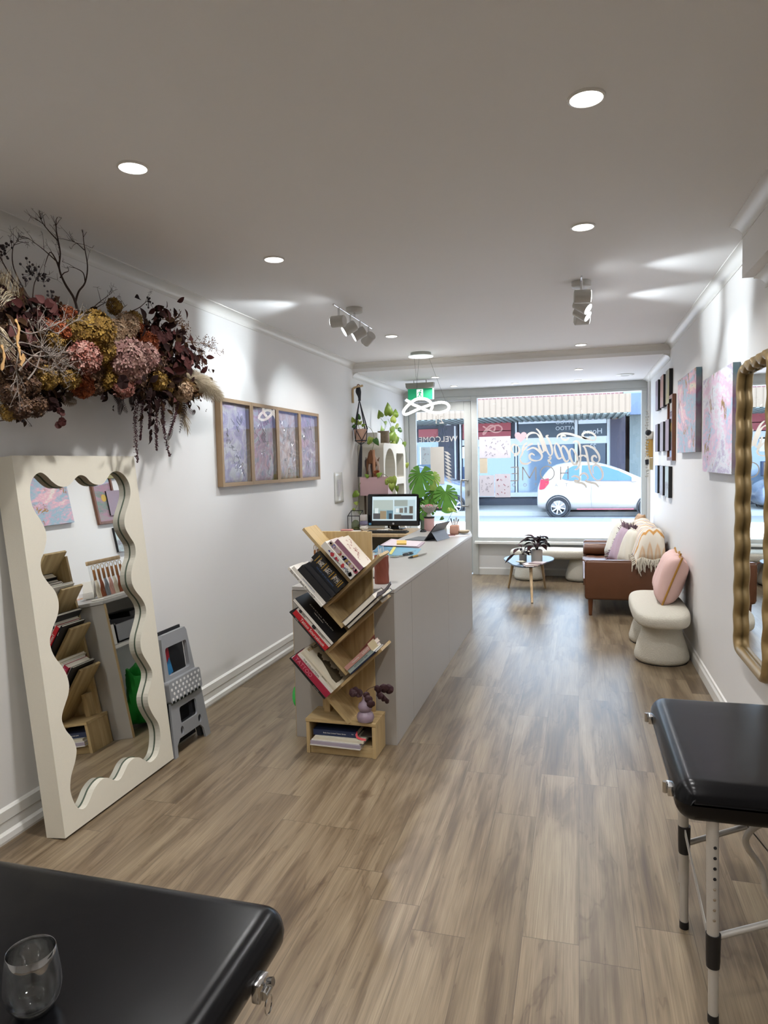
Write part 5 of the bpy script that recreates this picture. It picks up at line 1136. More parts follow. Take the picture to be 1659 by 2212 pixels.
spotbar('four headed spotlight bar on the ceiling on the right, seen end on', .02, 4.18, 5.04, 4.58, [(4.28, (1, .1, -.02)), (4.52, (.75, -.25, -.55)), (4.75, (.72, -.2, -.5)), (4.97, (1, .25, .02))])
# ------------------------------------------------------------------ exit sign and looped pendant light
EXG = emis('exit_green', lin('1c9466'), .5); EXW = emis('exit_white', (.9, 1, .98), .8)
ex = T('exit_sign', 'green and white running man exit sign hanging from the front ceiling', 'exit sign', (-1.87, 8.4, ZF))
xa, xb = FY(877, 826, 8.4).x, FY(938, 826, 8.4).x; zt, zm, zb = 2.575, 2.505, 2.372
MB().prism([(xa, zt), (xb, zt), (xb-.005, zm+.02), (xb-.02, zm), (xa+.02, zm), (xa+.005, zm+.02)], (0, 8.36, 0), (1,0,0), (0,0,1), (0,.08,0)).build('sign_housing', mat('sign_grey', '9a9a92', .5), ex, True, smooth=False)
for x in (xa+.1, xb-.1): MB().cyl((x, 8.4, zt), (x, 8.4, ZF), .006, n=8).build('hanger', ALU, ex, True)
MB().box((xa+.025, 8.392, zb), (xb-.008, 8.412, zm)).build('sign_edge', EXW, ex, True, smooth=False)
MB().box((xa+.025, 8.388, zb), (xb-.022, 8.391, zm)).build('green_panel', EXG, ex, True, smooth=False)
c0 = (xa+xb)/2-.002; MB().box((c0-.04, 8.385, zb+.012), (c0+.04, 8.3875, zm-.008)).build('white_panel', EXW, ex, True, smooth=False)
mb = MB(); mz = (zb+zm)/2; q = lambda x, z: V((c0+x, 8.3845, mz+z))
mb.lathe([(.0005,0),(.009,0),(.009,.001),(.0005,.001)], q(.014,.042), 14, MX.Rotation(PI/2, 4, 'X'))
for pts, w in (([(.008,.03),(-.002,.0)], .018), ([(-.002,.002),(.012,-.018),(.020,-.045)], .011), ([(-.002,.002),(-.012,-.025),(-.032,-.028)], .011), ([(.008,.026),(-.016,.022),(-.026,.006)], .008), ([(.008,.026),(.022,.010),(.034,.014)], .008)): mb.ribbon([q(*p) for p in pts], w, (0,-1,0), .0008)
mb.build('running_figure', EXG, ex, True, smooth=False)
TUBE = emis('light_tube', (1, .97, .92), 4.0)
pdn = T('pendant_light', 'looping white tube pendant light hanging on thin wires in front of the exit sign', 'pendant light', (-1.53, 6.92, ZC))
MB().lathe([(.0005,-.001),(.105,-.001),(.105,-.034),(.0005,-.034)], (0,0,0), 36, None, False).build('canopy', mat('sign_grey', '9a9a92', .5), pdn)
MB().lathe([(.0005,-.035),(.125,-.035),(.125,-.042),(.0005,-.042)], (0,0,0), 36, None, False).build('canopy_plate', EXW, pdn)
kp = [(877,864,6.80),(884,868,6.82),(893,874,6.85),(905,879,6.9),(920,886,6.95),(936,891,7.0),(952,891,7.05),(966,886,7.1),(970,878,7.15),(964,871,7.18),(952,869,7.15),(936,872,7.1),(922,877,7.05),(905,883,6.95),(890,890,6.85),(878,895,6.78),(872,893,6.74),(873,886,6.72),(880,877,6.72),(888,870,6.74),(898,863,6.78),(910,861,6.83),(922,863,6.88),(931,870,6.93),(934,878,6.97),(931,885,6.99)]
pts = smooth_pts([FY(*k) for k in kp], 5); MB().tube(pts, .0135, 10).build('light_tube', TUBE, pdn, True)
for i, k in ((3, (-.06, -.04)), (9, (.07, .05)), (20, (-.03, .05))):
    p = FY(*kp[i]); MB().tube([p, V((-1.53+k[0], 6.92+k[1], ZC-.04))], .0012, 5).build('wire', mat('grey_cable', '5a5a58', .6), pdn, True)
# ------------------------------------------------------------------ left wall: four framed foil panels, notice
FRW = mat('frame_taupe', '9c8264', .5, var=.08, vs=30)
def foil(seed, tint):
    t = NT('foil_%d' % seed); v = t.coord((1,1,1), (seed*3.1, seed*1.7, 0)); n = t.noise(v, 5, 4, .6, 2.0); n2 = t.noise(t.coord((1,14,3), (seed, 0, seed)), 2, 4, .6, 2.5)
    t.l(t.ramp(n.outputs[0], [(.3, 'a5a2b0'), (.45, tint), (.6, 'd0c8ce'), (.75, 'b4b4be')]), t.p.inputs['Base Color']); t.p.inputs['Metallic'].default_value = .2; t.p.inputs['Roughness'].default_value = .22
    t.bump(n2.outputs[0], .55, .02); return t.mt
yy = [4.292, 4.762, 5.228, 5.696, 6.166]
for i in range(4):
    a, b, z0_, z1_ = yy[i]+.001, yy[i+1]-.001, 1.460, 2.077
    t = T('framed_foil_art', ['framed embossed foil panel nearest the dried flowers', 'second framed foil panel from the dried flowers, pink streaks', 'third framed foil panel from the dried flowers', 'framed foil panel at the far right of the row of four, nearest the wall notice'][i], 'picture', (LW, (a+b)/2, z0_), group='framed foil panels on the left wall')
    X0, X1, fw = LW+.002, -2.36, .026
    MB().box((X0, a, z0_), (X1, a+fw, z1_)).box((X0, b-fw, z0_), (X1, b, z1_)).box((X0, a+fw, z1_-fw), (X1, b-fw, z1_)).box((X0, a+fw, z0_), (X1, b-fw, z0_+fw)).build('picture_frame', FRW, t, True, smooth=False)
    rr = random.Random(i+40)
    def fo(u, v): e = ((1-abs(2*u-1)**3)*(1-abs(2*v-1)**3)); return V((X0+.006+.020*e**.5+.0035*math.sin(31*v+9*u+i)*e+.003*math.sin(40*u+17*v)*e, a+fw+(b-a-2*fw)*u, z0_+fw+(z1_-z0_-2*fw)*v))
    MB().grid(fo, 30, 44).build('foil_panel', foil(i+1, ['b0a2c0', 'c89cae', 'c8aca8', 'b69db4'][i]), t, True)
    mb = MB()
    for k in range(16):
        u, v = rr.uniform(.2,.8), rr.uniform(.15,.85); pts = []
        for s_ in range(8): u = min(.9, max(.1, u+rr.uniform(-.07,.07))); v = min(.93, max(.07, v+rr.uniform(-.06,.06))); pts.append(fo(u, v)+V((.0015,0,0)))
        mb.tube(smooth_pts(pts, 3), .0016, 4)
    mb.build('embossed_line', mat('foil_line', 'cfc9d0', .2, .6), t, True)
    MB().quad((X1-.005, a+fw, z0_+fw), (X1-.005, b-fw, z0_+fw), (X1-.005, b-fw, z1_-fw), (X1-.005, a+fw, z1_-fw)).build('picture_glass', WINDOW, t, True, smooth=False)
nn_ = T('wall_notice', 'curling clear sheeted notice on the left wall beside the hanging planter', 'notice', (LW, 6.79, 1.2))
MB().grid(lambda u, v: V((LW+.004+.012*math.sin(PI*u)+.01*(1-v)*u, 6.665+.25*u, 1.20+.315*v)), 8, 10).build('notice_sheet', mat('notice_plastic', 'd2d2cc', .15), nn_, True, solid=.001)
mb = MB(); rr = random.Random(6)
for k in range(16): z = 1.27+k*.011; mb.box((LW+.019, 6.71, z), (LW+.0195, 6.71+rr.uniform(.09,.16), z+.003))
mb.build('print_lines', INK, nn_, True, smooth=False)
# ------------------------------------------------------------------ right wall art
def paint(seed, cols, gold=.60, gs=4.5):
    t = NT('painting_%d' % seed); v = t.coord((1,.55,1.5), (seed*2.3, seed*.7, seed*1.1)); n = t.noise(v, 2.1, 5, .6, .8); n2 = t.noise(v, 14, 5, .7, 1.5); n3 = t.noise(t.coord((1,1,1), (seed*5, 2, 1)), gs, 6, .75, .6)
    g = t.math('ADD', t.math('MULTIPLY', n.outputs[0], .75), t.math('MULTIPLY', n2.outputs[0], .25))
    k = len(cols); base = t.ramp(g, [(.30+.40*i/(k-1), c) for i, c in enumerate(cols)])
    f = t.math('GREATER_THAN', n3.outputs[0], gold); edge = t.math('GREATER_THAN', n3.outputs[0], gold-.025)
    c = t.mix(t.math('MULTIPLY', edge, .7), base, 'b08ca0'); c = t.mix(f, c, t.ramp(n2.outputs[0], [(.35, '7a5a24'), (.6, 'b28e4a')])); t.l(c, t.p.inputs['Base Color']); t.p.inputs['Roughness'].default_value = .45; t.bump(n2.outputs[0], .3, .004); return t.mt
def canvas(name, label, y0, y1, z0, z1, th, face, side, group=None):
    t = T(name, label, 'painting', (RW, (y0+y1)/2, z0), group=group)
    MB().box((RW-th, y0, z0), (RW-.002, y1, z1)).build('canvas_side', side, t, True, smooth=False)
    MB().box((RW-th-.0015, y0, z0), (RW-th, y1, z1)).build('painted_front', face, t, True, smooth=False); return t
SIDE = NT('painted_canvas_side'); SIDE.l(SIDE.ramp(SIDE.noise(SIDE.coord(), 4, 3).outputs[0], [(.3,'5f7c86'),(.45,'8c8a90'),(.6,'7d5a78'),(.7,'6f8f98')]), SIDE.p.inputs['Base Color']); SIDE = SIDE.mt
XF = RW-.04
canvas('canvas_art', 'pink and blue abstract canvas with gold flakes next to the gold wavy mirror', FX(1582,900,XF).y, FX(1519,900,XF).y, 1.495, 2.118, .04, paint(3, ['d99fc6','a5cfe0','e8bfd4','e4e6ea','b9a8c4','e6d6c2','d6a8cc']), SIDE)
canvas('canvas_art', 'pale abstract canvas with gold clusters between the framed picture and the larger pink canvas', FX(1503,900,XF).y, FX(1464,900,XF).y, 1.633, 2.25, .04, paint(9, ['6fa6b8','e6dcc0','d8a0b4','8fb9c8','e2aebc','e8e2d6','a86a9c']), SIDE)
a, b = 6.90, 7.285; t = T('framed_picture', 'floral picture in a brown wooden frame beside the small canvases', 'picture', (RW, 7.09, 1.56))
BRF = mat('brown_frame', '70462e', .35, var=.15, vs=20)
MB().box((RW-.035,a,1.565),(RW-.002,a+.035,2.182)).box((RW-.035,b-.035,1.565),(RW-.002,b,2.182)).box((RW-.035,a+.035,2.147),(RW-.002,b-.035,2.182)).box((RW-.035,a+.035,1.565),(RW-.002,b-.035,1.60)).build('picture_frame', BRF, t, True, smooth=False, bevel=.004)
MB().box((RW-.018,a+.035,1.60),(RW-.010,b-.035,2.147)).build('picture_print', paint(15, ['7a5a6c','a86478','6a8c7c','b07a90','8a9c88','c09a5a'], .66, 12), t, True, smooth=False)
sun = MB(); sun.lathe([(.0005,0),(.045,0),(.045,.002),(.0005,.002)], (RW-.0185, 7.09, 1.88), 24, MX.Rotation(-PI/2, 4, 'Y')); sun.build('printed_sun', mat('sun_yellow', 'd2a83c', .6), t, True)
MB().quad((RW-.023,a+.035,1.60),(RW-.023,b-.035,1.60),(RW-.023,b-.035,2.147),(RW-.023,a+.035,2.147)).build('picture_glass', WINDOW, t, True, smooth=False)
rows = [('8e7c8c','b5806c','9a9160'), ('7e7688','a39ca4','93808c'), ('8499b0','a8adb8','b9cac9')]
rn = ['top', 'middle', 'bottom']; zr = [(2.115,2.44),(1.662,1.962),(1.206,1.508)]; cn = [('mauve','copper','olive gold'),('slate violet','silver grey','dusty rose'),('steel blue','pale lilac','mint white')]
for r_ in range(3):
    for c_, (ya, yb) in enumerate(((8.085,8.335),(7.60,7.87),(7.135,7.40))):
        col = rows[r_][c_]; n = paint(20+r_*3+c_, [col]*3+['8a868c', col], .70, 9)
        canvas('small_canvas_art', '%s small canvas in the %s row by the window, %s' % (cn[r_][c_], rn[r_], ['nearest the window', 'middle column', 'furthest from the window'][c_]), ya, yb, zr[r_][0], zr[r_][1], .035, n, BLACKM, 'grid of nine small canvases')
# gold wavy mirror
gm = T('gold_wavy_mirror', 'tall gold mirror with a rippled frame on the right wall', 'mirror', (RW, 3.75, .55))
GOLD = mat('antique_gold', '8f774c', .42, .25, var=.2, vs=30)
y0_, y1_, z0_, z1_ = 3.48, 4.09, .55, 2.055
loop = []; rad = .07
def ripple(p, q, n): return [(p[0]+(q[0]-p[0])*i/n, p[1]+(q[1]-p[1])*i/n) for i in range(n)]
segs = [((y0_, z0_+rad), (y0_, z1_-rad), 96, (-1,0), 9), ((y0_+rad, z1_), (y1_-rad, z1_), 40, (0,1), 4), ((y1_, z1_-rad), (y1_, z0_+rad), 96, (1,0), 9), ((y1_-rad, z0_), (y0_+rad, z0_), 40, (0,-1), 0)]
cc = [((y0_+rad, z1_-rad), PI), ((y1_-rad, z1_-rad), PI/2), ((y1_-rad, z0_+rad), 0), ((y0_+rad, z0_+rad), -PI/2)]
for k, (p, q, n, nrm, wv) in enumerate(segs):
    for i in range(n):
        t_ = i/n; d = .011*math.sin(2*PI*wv*t_) if wv else 0; loop.append((p[0]+(q[0]-p[0])*t_+nrm[0]*d, p[1]+(q[1]-p[1])*t_+nrm[1]*d))
    (cx, cy), a0 = cc[k]
    for i in range(8): an = a0-PI/2*i/8; loop.append((cx+rad*math.cos(an), cy+rad*math.sin(an)))
N = len(loop); cyy, czz = (y0_+y1_)/2, (z0_+z1_)/2; prof = [(-.002,.0),(-.03,.0),(-.050,.008),(-.058,.022),(-.050,.040),(-.028,.048),(-.016,.044),(-.014,.040)]
vs_, fs_ = [], []
for i in range(N):
    y, z = loop[i]; p, q = loop[i-2], loop[(i+2) % N]; ty, tz = q[0]-p[0], q[1]-p[1]; l_ = math.hypot(ty, tz) or 1; iny, inz = tz/l_, -ty/l_
    for dx, din in prof: vs_.append(V((RW+dx, y+iny*(din-.022), z+inz*(din-.022))))
k = len(prof)
for i in range(N):
    j = (i+1) % N
    for m_ in range(k-1): fs_.append((i*k+m_, i*k+m_+1, j*k+m_+1, j*k+m_))
MB().add(vs_, fs_).build('mirror_frame', GOLD, gm, True, angle=80)
MB().quad((RW-.018, y0_+.015, z0_+.015), (RW-.018, y1_-.015, z0_+.015), (RW-.018, y1_-.015, z1_-.015), (RW-.018, y0_+.015, z1_-.015)).build('mirror_glass', MIRROR, gm, True, smooth=False)
# hanging bird ornament with bead strings by the window
ob = T('wall_hanging', 'mustard and white wooden bird hanging with bead strings between the window and the small canvases', 'ornament', (.80, 9.0, 1.6))
def od(px, py): return FY(px, py, 8.95)
MST = mat('mustard_wood', 'c39a4c', .5); OWH = mat('ornament_white', 'dcd8cc', .6)
def op(name, poly, mt, y=8.95, th=.03):
    o_ = od(*poly[0]); MB().prism([((od(*p)-o_).x, (od(*p)-o_).z) for p in poly], (o_.x, y, o_.z), (1,0,0), (0,0,1), (0,th,0)).build(name, mt, ob, True, smooth=False, bevel=.006)
op('body', [(1397,950),(1402,947),(1411,947),(1412,988),(1398,988),(1395,975),(1395,960)], MST)
op('lower_body', [(1403,989),(1411,989),(1411,1015),(1403,1015)], mat('sand_wood', 'cbb88c', .6)); op('white_wing', [(1395,985),(1402,989),(1402,1003),(1393,995)], OWH, 8.93); op('black_block', [(1393,993),(1401,992),(1401,1003),(1394,1004)], BLACKM, 8.915)
c = od(1406, 940); MB().ball(c, .052, 16, 12).build('head', OWH, ob, True); c = od(1400, 935); MB().ball(c+V((0,-.03,0)), .036, 14, 10).build('beak', BLACKM, ob, True)
for x in (1396, 1399):
    mb = MB(); rr = random.Random(x)
    for k in range(24): py = 888+k*6.1; mb.ball(od(x+rr.gauss(0,1), py), rr.uniform(.008,.014), 7, 5, 1, 1, 1)
    mb.tube([od(x, 885), od(x, 1032)], .0012, 4); mb.build('bead_string', mat('pale_bead', 'b9b6ac', .5), ob, True)
MB().tube([od(1398, 886), od(1398, 886)+V((.03,.0,.25)), V((.83, 8.95, ZF-.002))], .0012, 4).build('hanging_cord', mat('pale_bead', 'b9b6ac', .5), ob, True)
# ------------------------------------------------------------------ things on the desk and counter
DZ = CT
# all-in-one computer with a photo on screen
pc = T('desktop_computer', 'black all-in-one computer with a bright picture on its screen', 'computer', (-1.885, 7.05, DZ))
px0, px1, pz0, pz1 = -2.173, -1.602, .935, 1.272
def tl(x, y, z): return V((x, 7.03+(z-.95)*.12+y, z))   # tilted face
def tp(a, b, c, d, y0, y1, name, mt, bev=0):
    vs = [tl(a, y0, c), tl(b, y0, c), tl(b, y0, d), tl(a, y0, d), tl(a, y1, c), tl(b, y1, c), tl(b, y1, d), tl(a, y1, d)]
    return MB().add(vs, [(0,1,2,3),(4,7,6,5),(0,4,5,1),(1,5,6,2),(2,6,7,3),(3,7,4,0)]).build(name, mt, pc, True, smooth=False, bevel=bev)
GLB = mat('gloss_black', '08080a', .12, var=.0)
tp(px0, px1, pz0, pz1, 0, .045, 'screen_housing', GLB, .012)
sx0, sx1, sz0, sz1 = -2.118, -1.634, .992, 1.245
SCR = emis('screen_pale', lin('b9cdd6'), .75)
tp(sx0, sx1, sz0, sz1, -.002, 0, 'screen', SCR)
def sq(u0, u1, v0, v1, col, k, e=.6):
    a, b, c, d = sx0+(sx1-sx0)*u0, sx0+(sx1-sx0)*u1, sz0+(sz1-sz0)*v0, sz0+(sz1-sz0)*v1
    return tp(a, b, c, d, -.0022-.0003*k, -.0021-.0003*k, 'screen_picture', emis('screen_'+col, lin(col), e))
sq(.02,.475,.06,.86,'8fa5a8',0); sq(.50,.97,.06,.86,'a9bfc6',0); sq(.02,.475,.45,.86,'a2b0ac',1); sq(.18,.32,.06,.40,'8a7c64',1); sq(.02,.18,.06,.30,'4a4c50',1); sq(.33,.475,.06,.42,'5c7c8c',1); sq(.38,.45,.06,.30,'2c3238',2); sq(.06,.14,.30,.52,'c9d8da',2)
sq(.50,.66,.06,.26,'4c4844',1); sq(.66,.92,.06,.22,'3c3c40',1); sq(.50,.80,.60,.86,'8c9894',1); sq(.62,.70,.32,.52,'6c6a64',2); sq(.73,.79,.32,.55,'5c6468',2); sq(.84,.92,.30,.60,'5a544c',2); sq(.54,.60,.34,.50,'d2dcde',2)
MB().lathe([(.0005,0),(.011,0),(.011,.001),(.0005,.001)], tl(-1.885, -.0015, .960), 18, MX.Rotation(PI/2, 4, 'X')).build('round_badge', mat('badge_silver', 'c9ccd0', .3, .5), pc, True)
tp(-2.155, -2.128, .945, .968, -.0012, 0, 'sticker', mat('blue_sticker', '5c9ac0', .4)); 
MB().rbox((-1.99, 7.0, DZ), (-1.78, 7.16, DZ+.012), .005).box((-1.93, 7.09, DZ+.01), (-1.84, 7.115, 1.1)).build('stand', GLB, pc, True)
kb = T('keyboard', 'black keyboard in front of the computer', 'keyboard', (-1.85, 6.70, DZ))
MB().rbox((-.22,-.065,0), (.20,.065,.016), .004).build('keyboard_base', BLACKP, kb)
mb = MB()
for j in range(5):
    for i in range(15): mb.box((-.21+i*.0268, -.055+j*.0222, .016), (-.21+i*.0268+.022, -.055+j*.0222+.018, .021))
mb.build('keys', BLACKM, kb, smooth=False)
ms = T('computer_mouse', 'black computer mouse at the right of the keyboard', 'mouse', (-1.515, 6.82, DZ)); MB().ball((0,0,.0), .034, 16, 10, 1, 1.5, .8).build('mouse_body', GLB, ms); 
cb = T('cable', 'pale cable looped under the computer screen', 'cable', (-2.1, 6.9, DZ)); MB().tube(smooth_pts([(-2.17,7.02,DZ+.06), (-2.20,6.95,DZ+.03), (-2.16,6.88,DZ+.005), (-2.0,6.85,DZ+.004), (-1.92,6.9,DZ+.02), (-1.86,6.93,DZ+.005)], 6), .004, 6).build('cord', PAPER, cb, True)
dn = T('charger', 'white plug lying on the keyboard edge under the screen', 'charger', (-1.95, 6.84, DZ)); MB().rbox((-.06,-.02,.0), (.06,.02,.02), .006).build('plug_body', PAPER, dn)
# left end of desk
tr = T('geometric_terrarium', 'black framed glass terrarium with a sloping roof at the left end of the desk', 'terrarium', (-2.30, 7.02, DZ))
v8 = [(-.065,-.065,0),(.065,-.065,0),(.065,.065,0),(-.065,.065,0),(-.065,-.065,.15),(.065,-.065,.15),(.065,.065,.20),(-.065,.065,.20)]
mb = MB()
for a, b in ((0,1),(1,2),(2,3),(3,0),(4,5),(5,6),(6,7),(7,4),(0,4),(1,5),(2,6),(3,7)): mb.tube([v8[a], v8[b]], .004, 6)
mb.build('black_frame', BLACKM, tr); MB().add([v8[i] for i in range(8)], [(0,1,5,4),(1,2,6,5),(2,3,7,6),(3,0,4,7),(4,5,6,7)]).build('glass_panels', CLEARG, tr, smooth=False)
MB().ball((0,0,.04), .05, 10, 8, 1, 1, 1.3).build('moss', mat('moss_green', '5a6a3c', .95, var=.4, vs=50), tr)
cn_ = T('candle_stack', 'white and lilac striped vase beside the terrarium', 'vase', (-2.19, 6.96, DZ)); MB().lathe([(.02,0),(.042,.012),(.045,.03),(.03,.05)], (0,0,0), 20).build('vase_base', PAPER, cn_)
MB().lathe([(.03,.05),(.044,.062),(.044,.085),(.032,.10)], (0,0,0), 20).build('vase_band', mat('slate_lilac', '6c6a84', .5), cn_); MB().rbox((-.032,-.032,.10), (.032,.032,.165), .006).build('vase_neck', mat('pale_ceramic', 'c9c4c2', .4), cn_)
nb2 = T('notebook', 'stack of white and black notebooks at the left end of the desk', 'notebook', (-2.26, 6.66, DZ)); MB().rbox((-.11,-.07,0), (.10,.07,.012), .002).build('notebook_cover', BLACKM, nb2); MB().rbox((-.10,-.065,.012), (.11,.075,.020), .001).build('notebook_pages', PAPER, nb2)
pk = T('pink_purse', 'small pink pouch lying on the notebooks', 'pouch', (-2.28, 6.67, DZ+.021)); MB().rbox((-.06,-.035,0), (.06,.035,.016), .007, 3).build('pouch_body', mat('pink_pouch', 'd99a94', .6), pk)
# pink planter on a stand with trailing pothos and driftwood
PNK = mat('pink_planter', 'c9a7aa', .6, var=.03)
ps = T('planter_stand', 'pink box planter on a thin dark stand behind the computer', 'planter', (-2.15, 7.32, 0))
zb_, zt_ = 1.247, 1.45
for a, b in (((-2.312,7.25,zb_),(-1.995,7.262,zt_)), ((-2.312,7.42,zb_),(-1.995,7.432,zt_)), ((-2.312,7.262,zb_),(-2.30,7.42,zt_)), ((-2.007,7.262,zb_),(-1.995,7.42,zt_)), ((-2.30,7.262,zb_),(-2.007,7.42,zb_+.012))): MB().box(a, b).build('planter_side', PNK, ps, True, smooth=False)
MB().box((-2.30,7.262,zt_-.04), (-2.007,7.42,zt_-.03)).build('soil', mat('soil', '2a201a', .95), ps, True, smooth=False)
MB().tube([(-2.285, 7.34, 0), (-2.285, 7.34, zb_)], .012, 10).tube([(-2.02, 7.34, 0), (-2.02, 7.34, zb_)], .012, 10).box((-2.31,7.26,0), (-2.0,7.42,.015)).build('stand_frame', mat('dark_bronze', '4a3c2e', .5, .4), ps, True)
POTH = [mat('pothos_green', '7d9a35', .45, var=.25, vs=25), mat('pothos_lime', 'a3b552', .45, var=.25, vs=25), mat('deep_green', '3f6a2c', .4, var=.3, vs=20)]
VINE = mat('vine_stem', '6c7a3c', .7)
def heart(mb, p, d, L, nrm, w=.8):
    p, d = V(p), V(d).normalized(); s_ = d.cross(V(nrm)).normalized(); n_ = s_.cross(d)
    prof = [(0,.0),(-.10,.22),(.02,.42),(.25,.48),(.55,.36),(.82,.15),(1,0)]
    vs = [p+d*L*t+s_*w*L*a+n_*L*.12*abs(a)*2-n_*.2*L*t*t for t, a in prof]+[p+d*L*t-s_*w*L*a+n_*L*.12*abs(a)*2-n_*.2*L*t*t for t, a in prof[1:-1][::-1]]
    c = p+d*L*.45-n_*.05*L; vs.append(c); k = len(vs)-1; mb.add(vs, [(i, (i+1) % k, k) for i in range(k)])
def pothos(name, label, pts, leaves, L, world=True, seed=1, mi=(0,1), cat='plant', aim=(0,-1,.2)):
    t = T(name, label, cat, pts[0][0] if isinstance(pts[0][0], (tuple, V)) else pts[0]); rr = random.Random(seed)
    for path in (pts if isinstance(pts[0][0], (tuple, V)) else [pts]): MB().tube(smooth_pts(path, 6), .0025, 6).build('vine', VINE, t, True)
    for q in leaves:
        p, d = q[0], q[1]; mb = MB(); heart(mb, p, d, (q[2] if len(q) > 2 else L)*rr.uniform(.85,1.15), V(aim)+V((rr.gauss(0,.3), 0, rr.gauss(0,.3)))); mb.build('leaf', POTH[rr.choice(mi)], t, True, solid=.001)
    return t
y = 7.24; f_ = lambda a, b: FY(a, b, y)
pothos('trailing_pothos', 'pothos vine trailing over both ends of the pink planter', [[V((-2.1,7.34,1.43)), f_(826,1024)+V((0,.02,0)), f_(840,1032), f_(850,1046), f_(858,1052)], [V((-2.25,7.34,1.43)), f_(777,1045), f_(776,1060), f_(774,1080), f_(770,1095), f_(764,1108)]],
 [(f_(840,1032),(.4,0,-1),.10),(f_(848,1030),(.2,0,-1),.11),(f_(846,1045),(.0,0,-1),.10),(f_(858,1050),(-.1,0,-1),.07),(f_(838,1036),(-.3,0,-.8),.08),(f_(774,1064),(-.8,0,-.5),.09),(f_(773,1088),(-.7,0,.2),.06),(f_(767,1100),(-.8,0,-.4),.05),(f_(796,1030),(-.5,0,.3),.06),(f_(815,1028),(.5,0,.3),.06)], .08, seed=3)
dw = T('driftwood_bundle', 'bundle of brown driftwood and a copper cup standing in the pink planter', 'ornament', (-2.15, 7.34, zt_)); rr = random.Random(12)
DR = [mat('drift_brown', '6a4428', .8, var=.3, vs=20), mat('drift_dark', '3a2c28', .8), mat('drift_pale', 'b09a8c', .8)]
for k in range(7):
    x = -2.26+.02*k; MB().tube(smooth_pts([(x, 7.34, zt_-.03), (x+rr.uniform(-.03,.05), 7.33, zt_+.10), (x+rr.uniform(-.03,.05), 7.35, zt_+.18+rr.uniform(0,.10))], 5), [.012]*6+[.016]*3+[.005]*2, 8).build('driftwood', DR[k % 3], dw, True)
MB().lathe([(.004,0),(.035,.01),(.045,.06),(.03,.13),(.006,.16)], (-2.205, 7.34, zt_+.14), 14).build('seed_pod', DR[0], dw, True)
MB().tube([(-2.165,7.32,zt_-.03), (-2.17,7.32,zt_+.30)], .015, 12).build('terracotta_stick', mat('peach_clay', 'b98a6c', .7), dw, True)
MB().lathe([(.022,0),(.034,.01),(.036,.05),(.031,.05),(.028,.012)], (-2.13,7.30,zt_+.015), 18, MX.Rotation(.5, 4, 'X'), False).build('copper_cup', mat('copper_clay', '9c5c3c', .5), dw, True)
# macrame hanger
mh = T('macrame_hanger', 'charcoal macrame plant hanger on a wooden wall bracket', 'plant hanger', (LW, 7.32, 2.4)); ROPE = mat('charcoal_rope', '34343a', .9, bump=.6, bs=400)
y = 7.32; top = FY(774, 834, y)
MB().tube(smooth_pts([(LW+.012, y, 2.27), (LW+.012, y, 2.40), (LW+.03, y, 2.435), (LW+.13, y, 2.455)], 5), .012, 10).build('wood_bracket', PALEW, mh, True)
kn = FY(776, 856, y); pc_ = FY(779, 928, y); prx, pz_t, pz_b = .078, pc_.z, FY(779, 956, y).z
MB().tube([top+V((.014*math.cos(a), 0, .018*math.sin(a))) for a in [2*PI*k/16 for k in range(16)]], .005, 6, closed=True).build('wood_ring', WALN, mh, True)
mb = MB()
for k in range(5): mb.tube(smooth_pts([top+V(((k-2)*.006,0,-.015)), top+V(((k-2)*.012,.01*math.sin(k),-.06)), kn+V(((k-2)*.006,.008*math.cos(k),0)), kn+V((.008*math.sin(k*2),0,-.05))], 5), .009, 6)
mb.build('knot', ROPE, mh, True)
cx_ = pc_.x
mb = MB(); ang = [-.3+k*2*PI/4 for k in range(4)]
for a in ang:
    e = V((cx_+(prx+.008)*math.cos(a), y+(prx+.008)*math.sin(a), pz_t+.01))
    for s_ in (-1, 1):
        b_ = V((cx_+.062*math.cos(a+s_*PI/4), y+.062*math.sin(a+s_*PI/4), pz_b+.02)); mb.tube([kn+V((0,0,-.04)), e+V((s_*.004,0,0)), e+V((0,0,-.02)), b_, V((cx_, y, pz_b-.025))], .0042, 6)
    mb.ball(e, .011, 8, 6)
mb.tube([V((cx_+.064*math.cos(a), y+.064*math.sin(a), pz_b+.02)) for a in [2*PI*k/24 for k in range(24)]], .006, 6, closed=True)
mb.build('cords', ROPE, mh, True)
tl_ = FY(777, 1030, y); mb = MB()
for k in range(9): a = k*.7; mb.tube(smooth_pts([V((cx_, y, pz_b-.02)), V((cx_+.006*math.cos(a), y+.006*math.sin(a), pz_b-.06)), V(((cx_+tl_.x)/2+.014*math.cos(a), y+.014*math.sin(a), (pz_b+tl_.z)/2)), V((tl_.x+.018*math.cos(a), y+.012*math.sin(a), tl_.z))], 4), .007, 6)
mb.build('tassel', ROPE, mh, True)
hp_ = T('hanging_pot', 'peach clay pot held in the charcoal macrame hanger', 'plant pot', (cx_, y, pz_b)); MB().lathe([(.02,.0),(.045,0),(.056,.03),(prx-.003,pz_t-pz_b),(prx-.010,pz_t-pz_b),(.045,.02),(.002,.015)], (0,0,.004), 26, None, False).build('pot_body', mat('peach_pot', 'cda894', .7), hp_); MB().lathe([(.002,.095),(.066,.095)], (0,0,0), 20, None, False).build('soil', mat('soil', '2a201a', .95), hp_, solid=.002)
f_ = lambda a, b: FY(a, b, y-.03)
